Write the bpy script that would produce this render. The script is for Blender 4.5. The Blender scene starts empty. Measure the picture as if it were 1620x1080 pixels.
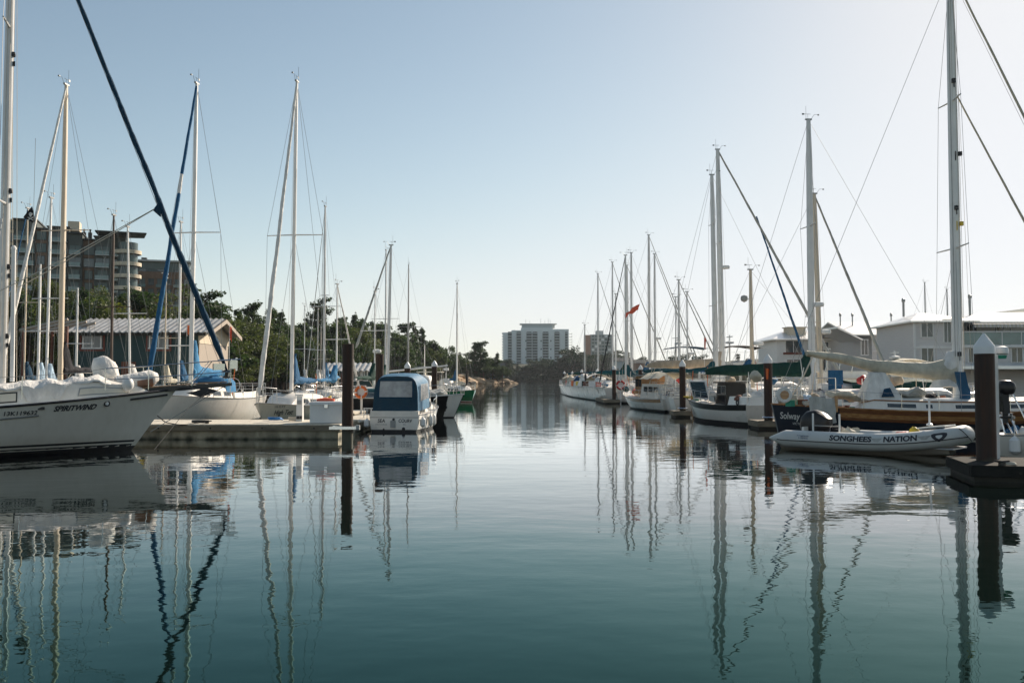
import bpy, math, random
from mathutils import Vector, Matrix, noise
R = math.radians
sc = bpy.context.scene
col = sc.collection
# ------------------------------------------------------------------ camera, sky, sun, exposure
F, HC = 1400.0, 2.2
TH = math.atan(58 / F)
cam = bpy.data.cameras.new('camera'); cam.sensor_width = 36; cam.lens = 36 * F / 1620
cam.clip_end = 20000; cam.clip_start = .1
co = bpy.data.objects.new('camera', cam); col.objects.link(co)
co.location = (0, 0, HC); co.rotation_euler = (math.pi / 2 + TH, 0, 0); sc.camera = co
SUN_AZ, SUN_EL = R(40), R(28.5)
w = bpy.data.worlds.new('World'); sc.world = w; w.use_nodes = True
nt = w.node_tree; bg = nt.nodes['Background']
sky = nt.nodes.new('ShaderNodeTexSky'); sky.sky_type = 'NISHITA'; sky.sun_disc = False
sky.sun_elevation = SUN_EL; sky.sun_rotation = SUN_AZ
sky.air_density = .85; sky.dust_density = .4; sky.ozone_density = 1.6; sky.altitude = 0
# the photograph's white balance and its soft highlight shoulder, applied to the sky's own radiance
STR = .10
sp = nt.nodes.new('ShaderNodeSeparateColor'); cb = nt.nodes.new('ShaderNodeCombineColor'); nt.links.new(sky.outputs[0], sp.inputs[0])
for i_, (gn, lim) in enumerate(((1.26, .55), (1.11, .565), (.87, .595))):
    a_ = nt.nodes.new('ShaderNodeMath'); a_.operation = 'MULTIPLY'; a_.inputs[1].default_value = gn * STR * .97; nt.links.new(sp.outputs[i_], a_.inputs[0])
    b_ = nt.nodes.new('ShaderNodeMath'); b_.operation = 'SMOOTH_MIN'; b_.inputs[1].default_value = lim; b_.inputs[2].default_value = .45; nt.links.new(a_.outputs[0], b_.inputs[0])
    c_ = nt.nodes.new('ShaderNodeMath'); c_.operation = 'MULTIPLY_ADD'; c_.inputs[1].default_value = .08; nt.links.new(a_.outputs[0], c_.inputs[0]); nt.links.new(b_.outputs[0], c_.inputs[2])
    d_ = nt.nodes.new('ShaderNodeMath'); d_.operation = 'DIVIDE'; d_.inputs[1].default_value = STR; nt.links.new(c_.outputs[0], d_.inputs[0]); nt.links.new(d_.outputs[0], cb.inputs[i_])
nt.links.new(cb.outputs[0], bg.inputs[0]); bg.inputs[1].default_value = STR
sl = bpy.data.lights.new('sun', 'SUN'); sl.energy = 5.0; sl.angle = R(.5); sl.color = (1, .87, .72)
so = bpy.data.objects.new('sun', sl); col.objects.link(so)
sv = Vector((math.sin(SUN_AZ) * math.cos(SUN_EL), math.cos(SUN_AZ) * math.cos(SUN_EL), math.sin(SUN_EL)))
so.rotation_euler = sv.to_track_quat('Z', 'Y').to_euler(); so.location = (60, 80, 60)
sc.view_settings.view_transform = 'Standard'; sc.view_settings.look = 'None'
sc.view_settings.exposure = 0.5; sc.view_settings.gamma = 1
sc.cycles.max_bounces = 8; sc.cycles.glossy_bounces = 4; sc.cycles.transmission_bounces = 4
sc.cycles.volume_bounces = 1; sc.cycles.caustics_reflective = False; sc.cycles.caustics_refractive = False

def P(px, py, Y):
    "world point seen at photo pixel px,py when it stands Y metres away"
    u = (px - 810) / F; v = (540 - py) / F
    d = (u, math.cos(TH) - v * math.sin(TH), math.sin(TH) + v * math.cos(TH))
    t = Y / d[1]
    return Vector((d[0] * t, Y, HC + d[2] * t))
def X(px, Y): return (px - 810) / F * Y * 1.0017
def Z(py, Y): return P(810, py, Y).z

# ------------------------------------------------------------------ materials
M = {}
def mat(name, c, rough=.5, metal=0, var=.12, scale=2.0, bump=0, bscale=None, stretch=(1, 1, 1), spec=.5, detail=5, c2=None, coat=0, alpha=None, trans=0, thr=None):
    m = bpy.data.materials.new(name); m.use_nodes = True
    n = m.node_tree.nodes; l = m.node_tree.links; b = n['Principled BSDF']
    tc = n.new('ShaderNodeTexCoord'); mp = n.new('ShaderNodeMapping'); mp.inputs['Scale'].default_value = stretch
    l.new(tc.outputs['Object'], mp.inputs[0])
    no = n.new('ShaderNodeTexNoise'); no.inputs['Scale'].default_value = scale; no.inputs['Detail'].default_value = detail
    no.inputs['Roughness'].default_value = .6
    l.new(mp.outputs[0], no.inputs[0])
    cr = n.new('ShaderNodeValToRGB')
    lo, hi = thr or (.3, .7)
    cr.color_ramp.elements[0].position = lo; cr.color_ramp.elements[1].position = hi
    if c2 is None:
        ca = [x * (1 - var) for x in c]; cb = [min(1, x * (1 + var)) for x in c]
    else: ca, cb = c, c2
    cr.color_ramp.elements[0].color = (*ca, 1); cr.color_ramp.elements[1].color = (*cb, 1)
    l.new(no.outputs[0], cr.inputs[0]); l.new(cr.outputs[0], b.inputs['Base Color'])
    rr = n.new('ShaderNodeMapRange'); rr.inputs['To Min'].default_value = max(.02, rough * .85); rr.inputs['To Max'].default_value = min(1, rough * 1.15)
    l.new(no.outputs[0], rr.inputs[0]); l.new(rr.outputs[0], b.inputs['Roughness'])
    b.inputs['Metallic'].default_value = metal; b.inputs['Specular IOR Level'].default_value = spec
    if coat: b.inputs['Coat Weight'].default_value = coat; b.inputs['Coat Roughness'].default_value = .08
    if alpha is not None: b.inputs['Alpha'].default_value = alpha
    if trans: b.inputs['Transmission Weight'].default_value = trans
    if bump:
        n2 = n.new('ShaderNodeTexNoise'); n2.inputs['Scale'].default_value = bscale or scale * 4; n2.inputs['Detail'].default_value = 4
        l.new(mp.outputs[0], n2.inputs[0])
        bp = n.new('ShaderNodeBump'); bp.inputs['Distance'].default_value = bump; bp.inputs['Strength'].default_value = .8
        l.new(n2.outputs[0], bp.inputs['Height']); l.new(bp.outputs[0], b.inputs['Normal'])
    M[name] = m
    return m
V = lambda *a: a
def tide(name, z0=.28, z1=.02, c=(.022, .026, .015)):
    "dark weed and wet line on a dock side near the water"
    n = M[name].node_tree.nodes; l = M[name].node_tree.links; b = n['Principled BSDF']; src = b.inputs['Base Color'].links[0].from_socket
    tc = n.new('ShaderNodeTexCoord'); sx = n.new('ShaderNodeSeparateXYZ'); l.new(tc.outputs['Object'], sx.inputs[0]); no = n.new('ShaderNodeTexNoise'); no.inputs['Scale'].default_value = 2.2; l.new(tc.outputs['Object'], no.inputs[0])
    ad = n.new('ShaderNodeMath'); ad.operation = 'MULTIPLY_ADD'; ad.inputs[1].default_value = .35; l.new(no.outputs[0], ad.inputs[0]); l.new(sx.outputs['Z'], ad.inputs[2])
    mr = n.new('ShaderNodeMapRange'); mr.inputs['From Min'].default_value = z0 + .17; mr.inputs['From Max'].default_value = z1 + .17; l.new(ad.outputs[0], mr.inputs[0])
    mx = n.new('ShaderNodeMixRGB'); l.new(mr.outputs[0], mx.inputs[0]); l.new(src, mx.inputs[1]); mx.inputs[2].default_value = (*c, 1); l.new(mx.outputs[0], b.inputs['Base Color'])
def gel(name, c, stain=(.30, .25, .16), amt=.5, rough=.28, coat=.25, spec=.5):
    "painted or moulded hull: slight mottling, faint vertical run stains, yellowing towards the waterline"
    m = mat(name, c, rough=rough, var=.05, scale=.8, coat=coat, spec=spec)
    n = m.node_tree.nodes; l = m.node_tree.links; b = n['Principled BSDF']
    src = b.inputs['Base Color'].links[0].from_socket
    tc = n.new('ShaderNodeTexCoord'); sx = n.new('ShaderNodeSeparateXYZ'); l.new(tc.outputs['Object'], sx.inputs[0])
    mr = n.new('ShaderNodeMapRange'); mr.inputs['From Min'].default_value = .62; mr.inputs['From Max'].default_value = .08
    l.new(sx.outputs['Z'], mr.inputs[0])
    mp = n.new('ShaderNodeMapping'); mp.inputs['Scale'].default_value = (5, 5, .45); l.new(tc.outputs['Object'], mp.inputs[0])
    no = n.new('ShaderNodeTexNoise'); no.inputs['Scale'].default_value = 1.4; no.inputs['Detail'].default_value = 6; l.new(mp.outputs[0], no.inputs[0])
    r2 = n.new('ShaderNodeMapRange'); r2.inputs['From Min'].default_value = .42; r2.inputs['From Max'].default_value = .75; r2.inputs['To Min'].default_value = .0; r2.inputs['To Max'].default_value = .35
    l.new(no.outputs[0], r2.inputs[0])
    ad = n.new('ShaderNodeMath'); ad.operation = 'MULTIPLY_ADD'; ad.inputs[1].default_value = .55; l.new(mr.outputs[0], ad.inputs[0]); 
    mu = n.new('ShaderNodeMath'); mu.operation = 'MULTIPLY'; mu.inputs[1].default_value = .5; l.new(r2.outputs[0], mu.inputs[0]); l.new(mu.outputs[0], ad.inputs[2])
    m2 = n.new('ShaderNodeMath'); m2.operation = 'MULTIPLY'; m2.inputs[1].default_value = amt; l.new(ad.outputs[0], m2.inputs[0])
    mx = n.new('ShaderNodeMixRGB'); l.new(m2.outputs[0], mx.inputs[0]); l.new(src, mx.inputs[1]); mx.inputs[2].default_value = (*stain, 1)
    l.new(mx.outputs[0], b.inputs['Base Color'])
    return m
gel('gel_white', (.80, .77, .71)); gel('gel_old', (.70, .665, .60), amt=.65, rough=.38)
gel('gel_cream', (.72, .66, .54)); gel('gel_navy', (.006, .013, .026), stain=(.03, .03, .03), rough=.35, coat=0, spec=.22)
gel('gel_black', (.012, .012, .014), stain=(.06, .06, .05), rough=.3, coat=0, spec=.3); gel('gel_green', (.01, .17, .075), rough=.25, amt=.3)
gel('gel_forest', (.01, .045, .035), rough=.3, amt=.3); gel('gel_blue', (.05, .16, .32), rough=.25, amt=.3)
mat('deck_white', V(.78, .74, .67), .5, var=.1, scale=3); mat('deck_cream', V(.62, .55, .42), .6, var=.12, scale=3)
mat('teak', V(.22, .13, .07), .65, c2=V(.36, .24, .14), stretch=(1, 14, 14), scale=1.2)
mat('varnish', V(.25, .11, .04), .25, c2=V(.46, .25, .10), stretch=(.6, 8, 8), scale=2, coat=.4)
mat('rubber', V(.02, .02, .022), .6); mat('antifoul', V(.015, .014, .014), .7, var=.4, scale=6)
mat('antifoul_red', V(.18, .03, .025), .7); mat('stripe_blue', V(.03, .08, .2), .3); mat('stripe_black', V(.015, .015, .018), .35)
mat('varnish_dark', V(.10, .035, .012), .3, c2=V(.22, .085, .03), stretch=(.6, 8, 8), scale=2, coat=.4); mat('drape_blue', V(.008, .075, .16), .8, var=.2, bump=.03, bscale=4)
mat('glass', V(.02, .03, .035), .06, var=.3, scale=1, spec=.8)
mat('pane', V(.05, .07, .08), .08, var=.5, scale=.7, spec=.8)
mat('alu', V(.72, .71, .69), .38, metal=.08, var=.08, scale=1.5); mat('alu_white', V(.84, .82, .78), .35, var=.06, scale=1.5)
mat('alu_dark', V(.30, .30, .29), .4, metal=.4, var=.1); mat('spar_wood', V(.62, .50, .36), .4, c2=V(.74, .63, .49), stretch=(6, 6, .5))
mat('spar_dark', V(.06, .035, .02), .5, var=.3); mat('steel', V(.62, .62, .62), .22, metal=1, var=.05)
mat('wire', V(.30, .30, .29), .5, metal=.3); mat('rope', V(.52, .48, .40), .9, bump=.004, bscale=60); mat('rope_dark', V(.05, .05, .05), .9)
for nm, c in dict(cv_blue=(.015, .09, .24), cv_sky=(.045, .19, .36), cv_navy=(.010, .045, .085), cv_teal=(.01, .07, .085), cv_green=(.008, .045, .035), cv_tan=(.42, .34, .25),
                  cv_white=(.72, .70, .66), cv_grey=(.42, .42, .39), cv_cream=(.52, .48, .38), cv_black=(.016, .016, .02), cv_sea=(.018, .095, .20), cv_paleblue=(.42, .56, .68)).items():
    mat(nm, c, .85, var=.2, scale=2.5, bump=.07, bscale=4.5, spec=.25, stretch=(1.6, 1, .8))
mat('red', V(.50, .03, .025), .5); mat('orange', V(.75, .16, .03), .6); mat('yellow', V(.70, .48, .04), .5); mat('bright_blue', V(.02, .17, .45), .5)
mat('plastic_white', V(.74, .74, .72), .4, var=.06); mat('plastic_grey', V(.33, .34, .34), .45); mat('black_gloss', V(.008, .008, .01), .32, coat=.1, spec=.3)
mat('flag_red', V(.72, .13, .07), .8); mat('green_ac', V(.02, .26, .17), .6); mat('solar', V(.015, .028, .05), .12, var=.3, scale=8, spec=.8)
mat('rust', V(.014, .010, .008), .8, c2=V(.060, .026, .014), stretch=(5, 5, .35), scale=1.3, bump=.01, bscale=8); tide('rust', .42, .22, (.085, .085, .06))
mat('concrete', V(.13, .12, .085), .9, c2=V(.46, .42, .31), stretch=(1.5, 1.5, .5), scale=1.6, bump=.02, bscale=9)
tide('concrete', .13, -.02)
mat('dock_top', V(.50, .45, .36), .85, c2=V(.70, .64, .53), stretch=(6, 1, 1), scale=1.5, bump=.006, bscale=20)
mat('timber', V(.13, .11, .08), .9, c2=V(.28, .24, .17), stretch=(.7, 4, 4), scale=2, bump=.01); mat('timber_dark', V(.03, .028, .022), .9, var=.5)
mat('ink', V(.02, .022, .03), .6, var=.05); mat('ink_pale', V(.62, .64, .62), .5, var=.05); mat('ink_grey', V(.25, .25, .25), .5, var=.05)
mat('bark', V(.07, .045, .03), .9, c2=V(.16, .10, .07), stretch=(4, 4, .6), bump=.03)
def leaf(name, ca, cb, rough=.6):
    m = mat(name, ca, rough, c2=cb, scale=.45, detail=6, spec=.3)
    n = m.node_tree.nodes; l = m.node_tree.links; b = n['Principled BSDF']; t = n.new('ShaderNodeBsdfTranslucent'); x = n.new('ShaderNodeMixShader'); x.inputs[0].default_value = .38
    g = n.new('ShaderNodeMixRGB'); g.blend_type = 'MULTIPLY'; g.inputs[0].default_value = 1; g.inputs[2].default_value = (1.25, 1.35, .85, 1)
    l.new(b.inputs['Base Color'].links[0].from_socket, g.inputs[1]); l.new(g.outputs[0], t.inputs[0]); l.new(b.outputs[0], x.inputs[1]); l.new(t.outputs[0], x.inputs[2]); l.new(x.outputs[0], n['Material Output'].inputs[0])
    return m
leaf('lf_dark', V(.016, .036, .016), V(.05, .082, .028)); leaf('lf_mid', V(.022, .044, .018), V(.062, .092, .032))
leaf('lf_yellow', V(.07, .095, .018), V(.19, .19, .035)); leaf('lf_far', V(.008, .022, .016), V(.026, .048, .028)); leaf('lf_farlit', V(.03, .05, .025), V(.07, .095, .045)); leaf('lf_olive', V(.04, .06, .02), V(.11, .125, .045))

# ------------------------------------------------------------------ mesh builder
class MB:
    def __init__(s): s.v = []; s.f = []; s.m = []
    def add(s, vs, fs, mi=0):
        o = len(s.v); s.v += [tuple(v) for v in vs]; s.f += [tuple(i + o for i in f) for f in fs]; s.m += [mi] * len(fs); return s
    def box(s, c, d, mi=0, rz=0, rx=0, ry=0, taper=1):
        hx, hy, hz = d[0] / 2, d[1] / 2, d[2] / 2
        vs = []
        mt = Matrix.Rotation(rz, 3, 'Z') @ Matrix.Rotation(ry, 3, 'Y') @ Matrix.Rotation(rx, 3, 'X')
        for z in (-1, 1):
            k = taper if z > 0 else 1
            for x, y in ((-1, -1), (1, -1), (1, 1), (-1, 1)):
                vs.append(mt @ Vector((x * hx * k, y * hy * k, z * hz)) + Vector(c))
        return s.add(vs, [(3, 2, 1, 0), (4, 5, 6, 7), (0, 1, 5, 4), (1, 2, 6, 5), (2, 3, 7, 6), (3, 0, 4, 7)], mi)
    def rings(s, rings, mi=0, close=True, cap=True):
        n = len(rings[0]); vs = [p for r in rings for p in r]; fs = []
        for i in range(len(rings) - 1):
            for j in range(n if close else n - 1):
                k = (j + 1) % n
                fs.append((i * n + j, i * n + k, (i + 1) * n + k, (i + 1) * n + j))
        if cap and close:
            fs.append(tuple(range(n - 1, -1, -1))); b = (len(rings) - 1) * n; fs.append(tuple(range(b, b + n)))
        return s.add(vs, fs, mi)
    def tube(s, pts, r, n=6, mi=0, sq=1.0, cap=True):
        pts = [Vector(p) for p in pts]; N = len(pts); rr = r if isinstance(r, (list, tuple)) else [r] * N
        rg = []; ref = None
        for i, p in enumerate(pts):
            t = (pts[min(i + 1, N - 1)] - pts[max(i - 1, 0)])
            if t.length < 1e-9: t = Vector((0, 0, 1))
            t.normalize()
            if ref is None:
                up = Vector((0, 0, 1)) if abs(t.z) < .9 else Vector((1, 0, 0))
                a = t.cross(up).normalized()
            else:
                a = (ref - t * ref.dot(t)).normalized()
            ref = a; b = t.cross(a)
            rg.append([p + (a * math.cos(2 * math.pi * k / n) * sq + b * math.sin(2 * math.pi * k / n)) * rr[i] for k in range(n)])
        return s.rings(rg, mi, True, cap)
    def lathe(s, c, prof, n=12, mi=0, axis='Z', mt=None):
        rg = []
        for r, h in prof:
            ring = []
            for k in range(n):
                a = 2 * math.pi * k / n; q = Vector((r * math.cos(a), r * math.sin(a), h))
                if axis == 'X': q = Vector((h, r * math.cos(a), r * math.sin(a)))
                if axis == 'Y': q = Vector((r * math.sin(a), h, r * math.cos(a)))
                if mt is not None: q = mt @ q
                ring.append(q + Vector(c))
            rg.append(ring)
        return s.rings(rg, mi)
    def torus(s, c, Rr, r, n=20, m=8, mt=None, mi=0, alt=None):
        rg = []
        for i in range(n + 1):
            a = 2 * math.pi * i / n; ring = []
            for k in range(m):
                b = 2 * math.pi * k / m
                q = Vector(((Rr + r * math.cos(b)) * math.cos(a), r * math.sin(b), (Rr + r * math.cos(b)) * math.sin(a)))
                if mt is not None: q = mt @ q
                ring.append(q + Vector(c))
            rg.append(ring)
        f0 = len(s.f); s.rings(rg, mi, True, False)
        if alt is not None:
            for q in range(f0, len(s.f)):
                if ((q - f0) // m) % (n // 4) < max(1, n // 16): s.m[q] = alt
        return s
    def prism(s, poly, y0, y1, mi=0, axis='Y'):
        "poly of (a,b) extruded; axis Y: a=x b=z ; axis X: a=y b=z ; axis Z: a=x b=y"
        f = {'Y': lambda a, b, t: (a, t, b), 'X': lambda a, b, t: (t, a, b), 'Z': lambda a, b, t: (a, b, t)}[axis]
        n = len(poly)
        return s.rings([[f(a, b, y0) for a, b in poly], [f(a, b, y1) for a, b in poly]], mi)
    def build(s, name, mats, parent=None, smooth=True, loc=None, ang=35):
        me = bpy.data.meshes.new(name); me.from_pydata(s.v, [], s.f)
        if isinstance(mats, str): mats = [mats]
        for q in mats: me.materials.append(M[q])
        if len(mats) > 1: me.polygons.foreach_set('material_index', s.m)
        me.validate(); 
        o = bpy.data.objects.new(name, me); col.objects.link(o)
        if smooth:
            me.polygons.foreach_set('use_smooth', [True] * len(me.polygons))
            try: me.set_sharp_from_angle(angle=R(ang))
            except Exception: pass
        me.update()
        if parent: o.parent = parent
        if loc is not None: o.location = loc
        return o
LABELS = set()
def tag(o, label=None, cat=None, group=None, kind=None):
    if label: o['label'] = label
    if cat: o['category'] = cat
    if group: o['group'] = group
    if kind: o['kind'] = kind
    return o
def empty(name, loc, rz=0, label=None, cat=None, group=None):
    o = bpy.data.objects.new(name, None); col.objects.link(o); o.empty_display_size = .3
    o.location = loc; o.rotation_euler = (0, 0, rz); return tag(o, label, cat, group)
def copy_tree(o, parent=None):
    c = o.copy(); col.objects.link(c); c.parent = parent
    for ch in list(o.children): copy_tree(ch, c)
    return c
FONT = bpy.data.fonts.load('<builtin>') if '<builtin>' in bpy.data.fonts else None
def text_mesh(s, size, shear=0, bold=.0):
    cu = bpy.data.curves.new('lettering', 'FONT'); cu.body = s; cu.size = size; cu.shear = shear; cu.offset = bold; cu.resolution_u = 3
    o = bpy.data.objects.new('lettering', cu); col.objects.link(o)
    dg = bpy.context.evaluated_depsgraph_get(); me = o.evaluated_get(dg).to_mesh()
    vs = [tuple(v.co) for v in me.vertices]; fs = [tuple(p.vertices) for p in me.polygons]
    o.evaluated_get(dg).to_mesh_clear(); bpy.data.objects.remove(o); bpy.data.curves.remove(cu)
    return vs, fs
def put_text(s, size, fn, name, m, parent, width=None, shear=0, bold=.0, refine=None):
    "fn(u, v) -> point; width squeezes the line to that many metres"
    vs, fs = text_mesh(s, size, shear, bold)
    if not vs: return None
    x0 = min(v[0] for v in vs); x1 = max(v[0] for v in vs); k = (width / (x1 - x0)) if width else 1
    import bmesh
    bm = bmesh.new(); bv = [bm.verts.new(v) for v in vs]
    for f in fs:
        try: bm.faces.new([bv[i] for i in f])
        except ValueError: pass
    bmesh.ops.triangulate(bm, faces=bm.faces[:])
    for _ in range(4):
        ed = [q for q in bm.edges if (q.verts[0].co - q.verts[1].co).length > size * .22]
        if not ed: break
        bmesh.ops.subdivide_edges(bm, edges=ed, cuts=1); bmesh.ops.triangulate(bm, faces=[f for f in bm.faces if len(f.verts) > 3])
    bm.verts.index_update(); vs = [tuple(v.co) for v in bm.verts]; fs = [tuple(v.index for v in f.verts) for f in bm.faces]; bm.free()
    mb = MB(); mb.add([fn((v[0] - x0) * k, v[1]) for v in vs], fs)
    return mb.build(name, m, parent, smooth=False)
# ------------------------------------------------------------------ hulls and boat builders
class Hull:
    def __init__(s, L, B, fb, fs, br=1.0, sr=.4, tr=.62, sag=.12, full=2.2, peak=.42, low=-.4, pw=.22):
        s.__dict__.update(L=L, B=B, fb=fb, fs=fs, br=br, sr=sr, tr=tr, sag=sag, full=full, peak=peak, low=low, pw=pw)
    def sheer(s, t): return s.fs + (s.fb - s.fs) * t ** 1.9 - s.sag * math.sin(math.pi * t)
    def wid(s, t):
        if t < s.peak: return s.B / 2 * (s.tr + (1 - s.tr) * math.sin(math.pi / 2 * t / s.peak))
        q = (t - s.peak) / (1 - s.peak); return s.B / 2 * max(0.0, 1 - q ** s.full)
    def S(s, t, z, side=1, off=0):
        sh = s.sheer(t); v = max(0, min(1.2, (z - s.low) / (sh - s.low)))
        q = max(0, (t - s.peak) / (1 - s.peak)); p = s.pw + .6 * q ** 1.5
        y = s.wid(t) * v ** p + (off if t < .995 else 0)
        x = -s.L / 2 + s.L * t - s.br * (1 - v) * max(0, (t - .4) / .6) ** 2 + s.sr * (1 - v) * max(0, (.35 - t) / .35) ** 2
        return Vector((x, side * y, z))
    def tx(s, x): return (x + s.L / 2) / s.L
def hull_mesh(h, root, top='gel_white', boot='stripe_black', bottom='antifoul', strake=None, strake_h=.0, bh=(.05, .14), n=26, stripe=None, stripe_z=.2, name='hull'):
    mb = MB(); ts = [1 - (1 - i / n) ** 1.25 for i in range(n + 1)]
    ts = [i / n if i < n * .5 else t for i, t in zip(range(n + 1), [i / n for i in range(n + 1)])]
    for side in (1, -1):
        rg = []
        for t in ts:
            sh = h.sheer(t); s0 = bh[1]; up = sh - strake_h if strake else sh
            zs = [h.low, -.15, bh[0], bh[1]] + [s0 + (up - s0) * k / 6 for k in range(1, 7)] + ([sh] if strake else [])
            rg.append([h.S(t, z, side) for z in zs])
        if side == -1: rg = [r[::-1] for r in rg]
        k0 = len(mb.f); mb.rings(rg, 0, False, False); nz = len(rg[0])
        for q in range(k0, len(mb.f)):
            j = (q - k0) % (nz - 1)
            if side == -1: j = nz - 2 - j
            mb.m[q] = 2 if j < 2 else 1 if j == 2 else 3 if (strake and j == nz - 2) else 0
        # transom half
        r0 = rg[0] if side == 1 else rg[0][::-1]
        for j in range(nz - 1):
            a, b = r0[j], r0[j + 1]; c = Vector((b.x, 0, b.z)); d = Vector((a.x, 0, a.z))
            mb.add([a, b, c, d] if side == -1 else [d, c, b, a], [(0, 1, 2, 3)], 2 if j < 2 else 1 if j == 2 else 0)
    o = mb.build(name, [top, boot, bottom, strake or top], root, ang=50)
    return o
def deck_mesh(h, root, m='deck_white', rail='alu_dark', drop=.05, name='deck', camber=.05, rail_r=.02):
    mb = MB(); rg = []; n = 22
    for i in range(n + 1):
        t = i / n * .995; z = h.sheer(t) - drop; w = h.S(t, z).y; x = h.S(t, z).x
        rg.append([(x, w * k, z + camber * (1 - k * k)) for k in (-1, -.6, 0, .6, 1)])
    mb.rings(rg, 0, False, False); mb.build(name, m, root)
    for side in (1, -1):
        tb = MB(); tb.tube([h.S(t, h.sheer(t) + .005, side) for t in [i / 24 for i in range(25)]], rail_r, 5, sq=1.2)
        tb.build('toe_rail', rail, root)
class Trunk:
    "low cabin trunk between x0 and x1"
    def __init__(s, h, x0, x1, hh, frac=.62, slope=.9, aft=.15, wmax=9):
        s.h, s.x0, s.x1, s.hh, s.frac, s.slope, s.aft, s.wmax = h, x0, x1, hh, frac, slope, aft, wmax
    def C(s, x, q, side=1, off=0):
        t = s.h.tx(x); zb = s.h.sheer(min(1, t)) - .06; w = min(s.wmax, s.h.wid(t) * s.frac)
        k = min(1, (s.x1 - x) / s.slope + .02) ; k2 = min(1, (x - s.x0) / s.aft + .05) if s.aft else 1
        hh = s.hh * min(k ** .6, k2)
        # q 0..1 up the side, 1..2 across the roof
        if q <= 1: y, z = w * (1 - .10 * q), hh * .82 * q
        else:
            a = q - 1; y, z = w * (.90 * (1 - a ** 1.6)), hh * (.82 + .26 * math.sin(a * math.pi / 2))
        return Vector((x, side * (y + off), zb + z))
def trunk_mesh(c, root, m='deck_white', name='cabin', n=12):
    mb = MB(); rg = []
    for i in range(n + 1):
        x = c.x0 + (c.x1 - c.x0) * i / n
        qs = [0, .5, .92, 1.06, 1.25, 1.5, 1.75]
        rg.append([c.C(x, q, -1) for q in qs] + [c.C(x, 2, 1)] + [c.C(x, q, 1) for q in qs[::-1]])
    mb.rings(rg, 0, True, True); return mb.build(name, m, root, ang=40)
def trunk_window(c, xa, xb, qa, qb, side, root, m='glass', frame='alu_dark', skew=0, name='cabin_window'):
    fr = MB(); pn = MB()
    def patch(mb, xa, xb, qa, qb, off, off0):
        N = 4
        g = [[c.C(xa + (xb - xa) * i / N + skew * (qa if j == 0 else qb), (qa, qb)[j], side, o_) for j in (0, 1)] for o_ in (off0, off) for i in range(N + 1)]
        mb.rings([[g[i][0], g[i][1], g[i + N + 1][1], g[i + N + 1][0]] for i in range(N + 1)], 0, True, True)
    e = .035
    patch(fr, xa - e, xb + e, qa - .07, qb + .07, .012, -.01); f = fr.build(name, frame, root, smooth=False)
    patch(pn, xa, xb, qa, qb, .018, .0); pn.build('pane', m, f, smooth=False)
    return f
def hull_text(h, s, t0, z0, size, side, root, m='ink', width=None, slope=0, shear=0, bold=0, name='lettering'):
    d = -1 if side == 1 else 1
    def fn(u, v):
        return h.S(t0 + d * u / h.L, z0 + slope * u + v, side, .012)
    return put_text(s, size, fn, name, m, root, width, shear, bold)
def wobble(p, k, a): 
    q = noise.noise_vector(Vector(p) * k); return Vector(p) + q * a
def furl(root, a, b, r, m, name='furled_jib', seed=0, n=46, wrap=.18, m2=None, band=None):
    a, b = Vector(a), Vector(b); pts = []; rr = []
    for i in range(n + 1):
        f = i / n; p = a.lerp(b, f)
        p += noise.noise_vector(Vector((seed, f * 9, 1))) * r * .25
        pts.append(p); rr.append(r * (1.0 - .55 * f) * (1 + wrap * (((f * 17 + seed) % 1) - .5) + .08 * noise.noise(Vector((f * 40, seed, 0)))) * min(1, .35 + f * 14))
    mb = MB(); mb.tube(pts, rr, 8)
    if band:
        for q in range(len(mb.f) - 2):
            if band[0] < (q // 8) / n < band[1]: mb.m[q] = 1
    o = mb.build(name, [m, m2 or m], root, ang=70)
    return o
def sail_cover(root, x0, x1, z, m, hgt=.36, wid=.15, collar=1.0, seed=0, sag=0, name='sail_cover', rise=0):
    "canvas over a flaked mainsail on its boom, x0 at the mast, x1 at the aft end"
    mb = MB(); rg = []; n = 16; K = 12
    for i in range(n + 1):
        f = i / n; x = x0 + (x1 - x0) * f
        hh = hgt * (1 - .5 * f) * (1 + .10 * noise.noise(Vector((f * 7, seed, 0)))) * (1.0 if i < n else .6)
        ww = wid * (1 - .25 * f) * (1.0 if i < n else .6); zc = z + hh * .28 - sag * math.sin(math.pi * f) + rise * f
        ring = []
        for k in range(K):
            a = 2 * math.pi * k / K
            q = Vector((x, ww * math.cos(a) * (1 - .25 * math.sin(a)), zc + hh * .5 * math.sin(a)))
            q += noise.noise_vector(Vector((x * 1.7 + seed, k * 1.3, seed))) * .055
            ring.append(q)
        rg.append(ring)
    mb.rings(rg)
    if collar:
        rg = []
        for i in range(8):
            f = i / 7; dz = hgt * .2 + collar * f; dx = (1 - f) ** 1.1 * .75
            sgn = -1 if x1 < x0 else 1
            ring = []
            for k in range(K):
                a = 2 * math.pi * k / K
                q = Vector((x0 - sgn * .10 + sgn * (dx / 2 + .12) + math.cos(a) * (.14 + dx / 2), math.sin(a) * (.17 - .03 * f), z + dz))
                q += noise.noise_vector(Vector((dz * 3 + seed, k * 1.5, seed + 3))) * .06
                ring.append(q)
            rg.append(ring)
        mb.rings(rg)
    return mb.build(name, m, root, ang=60)
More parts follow.
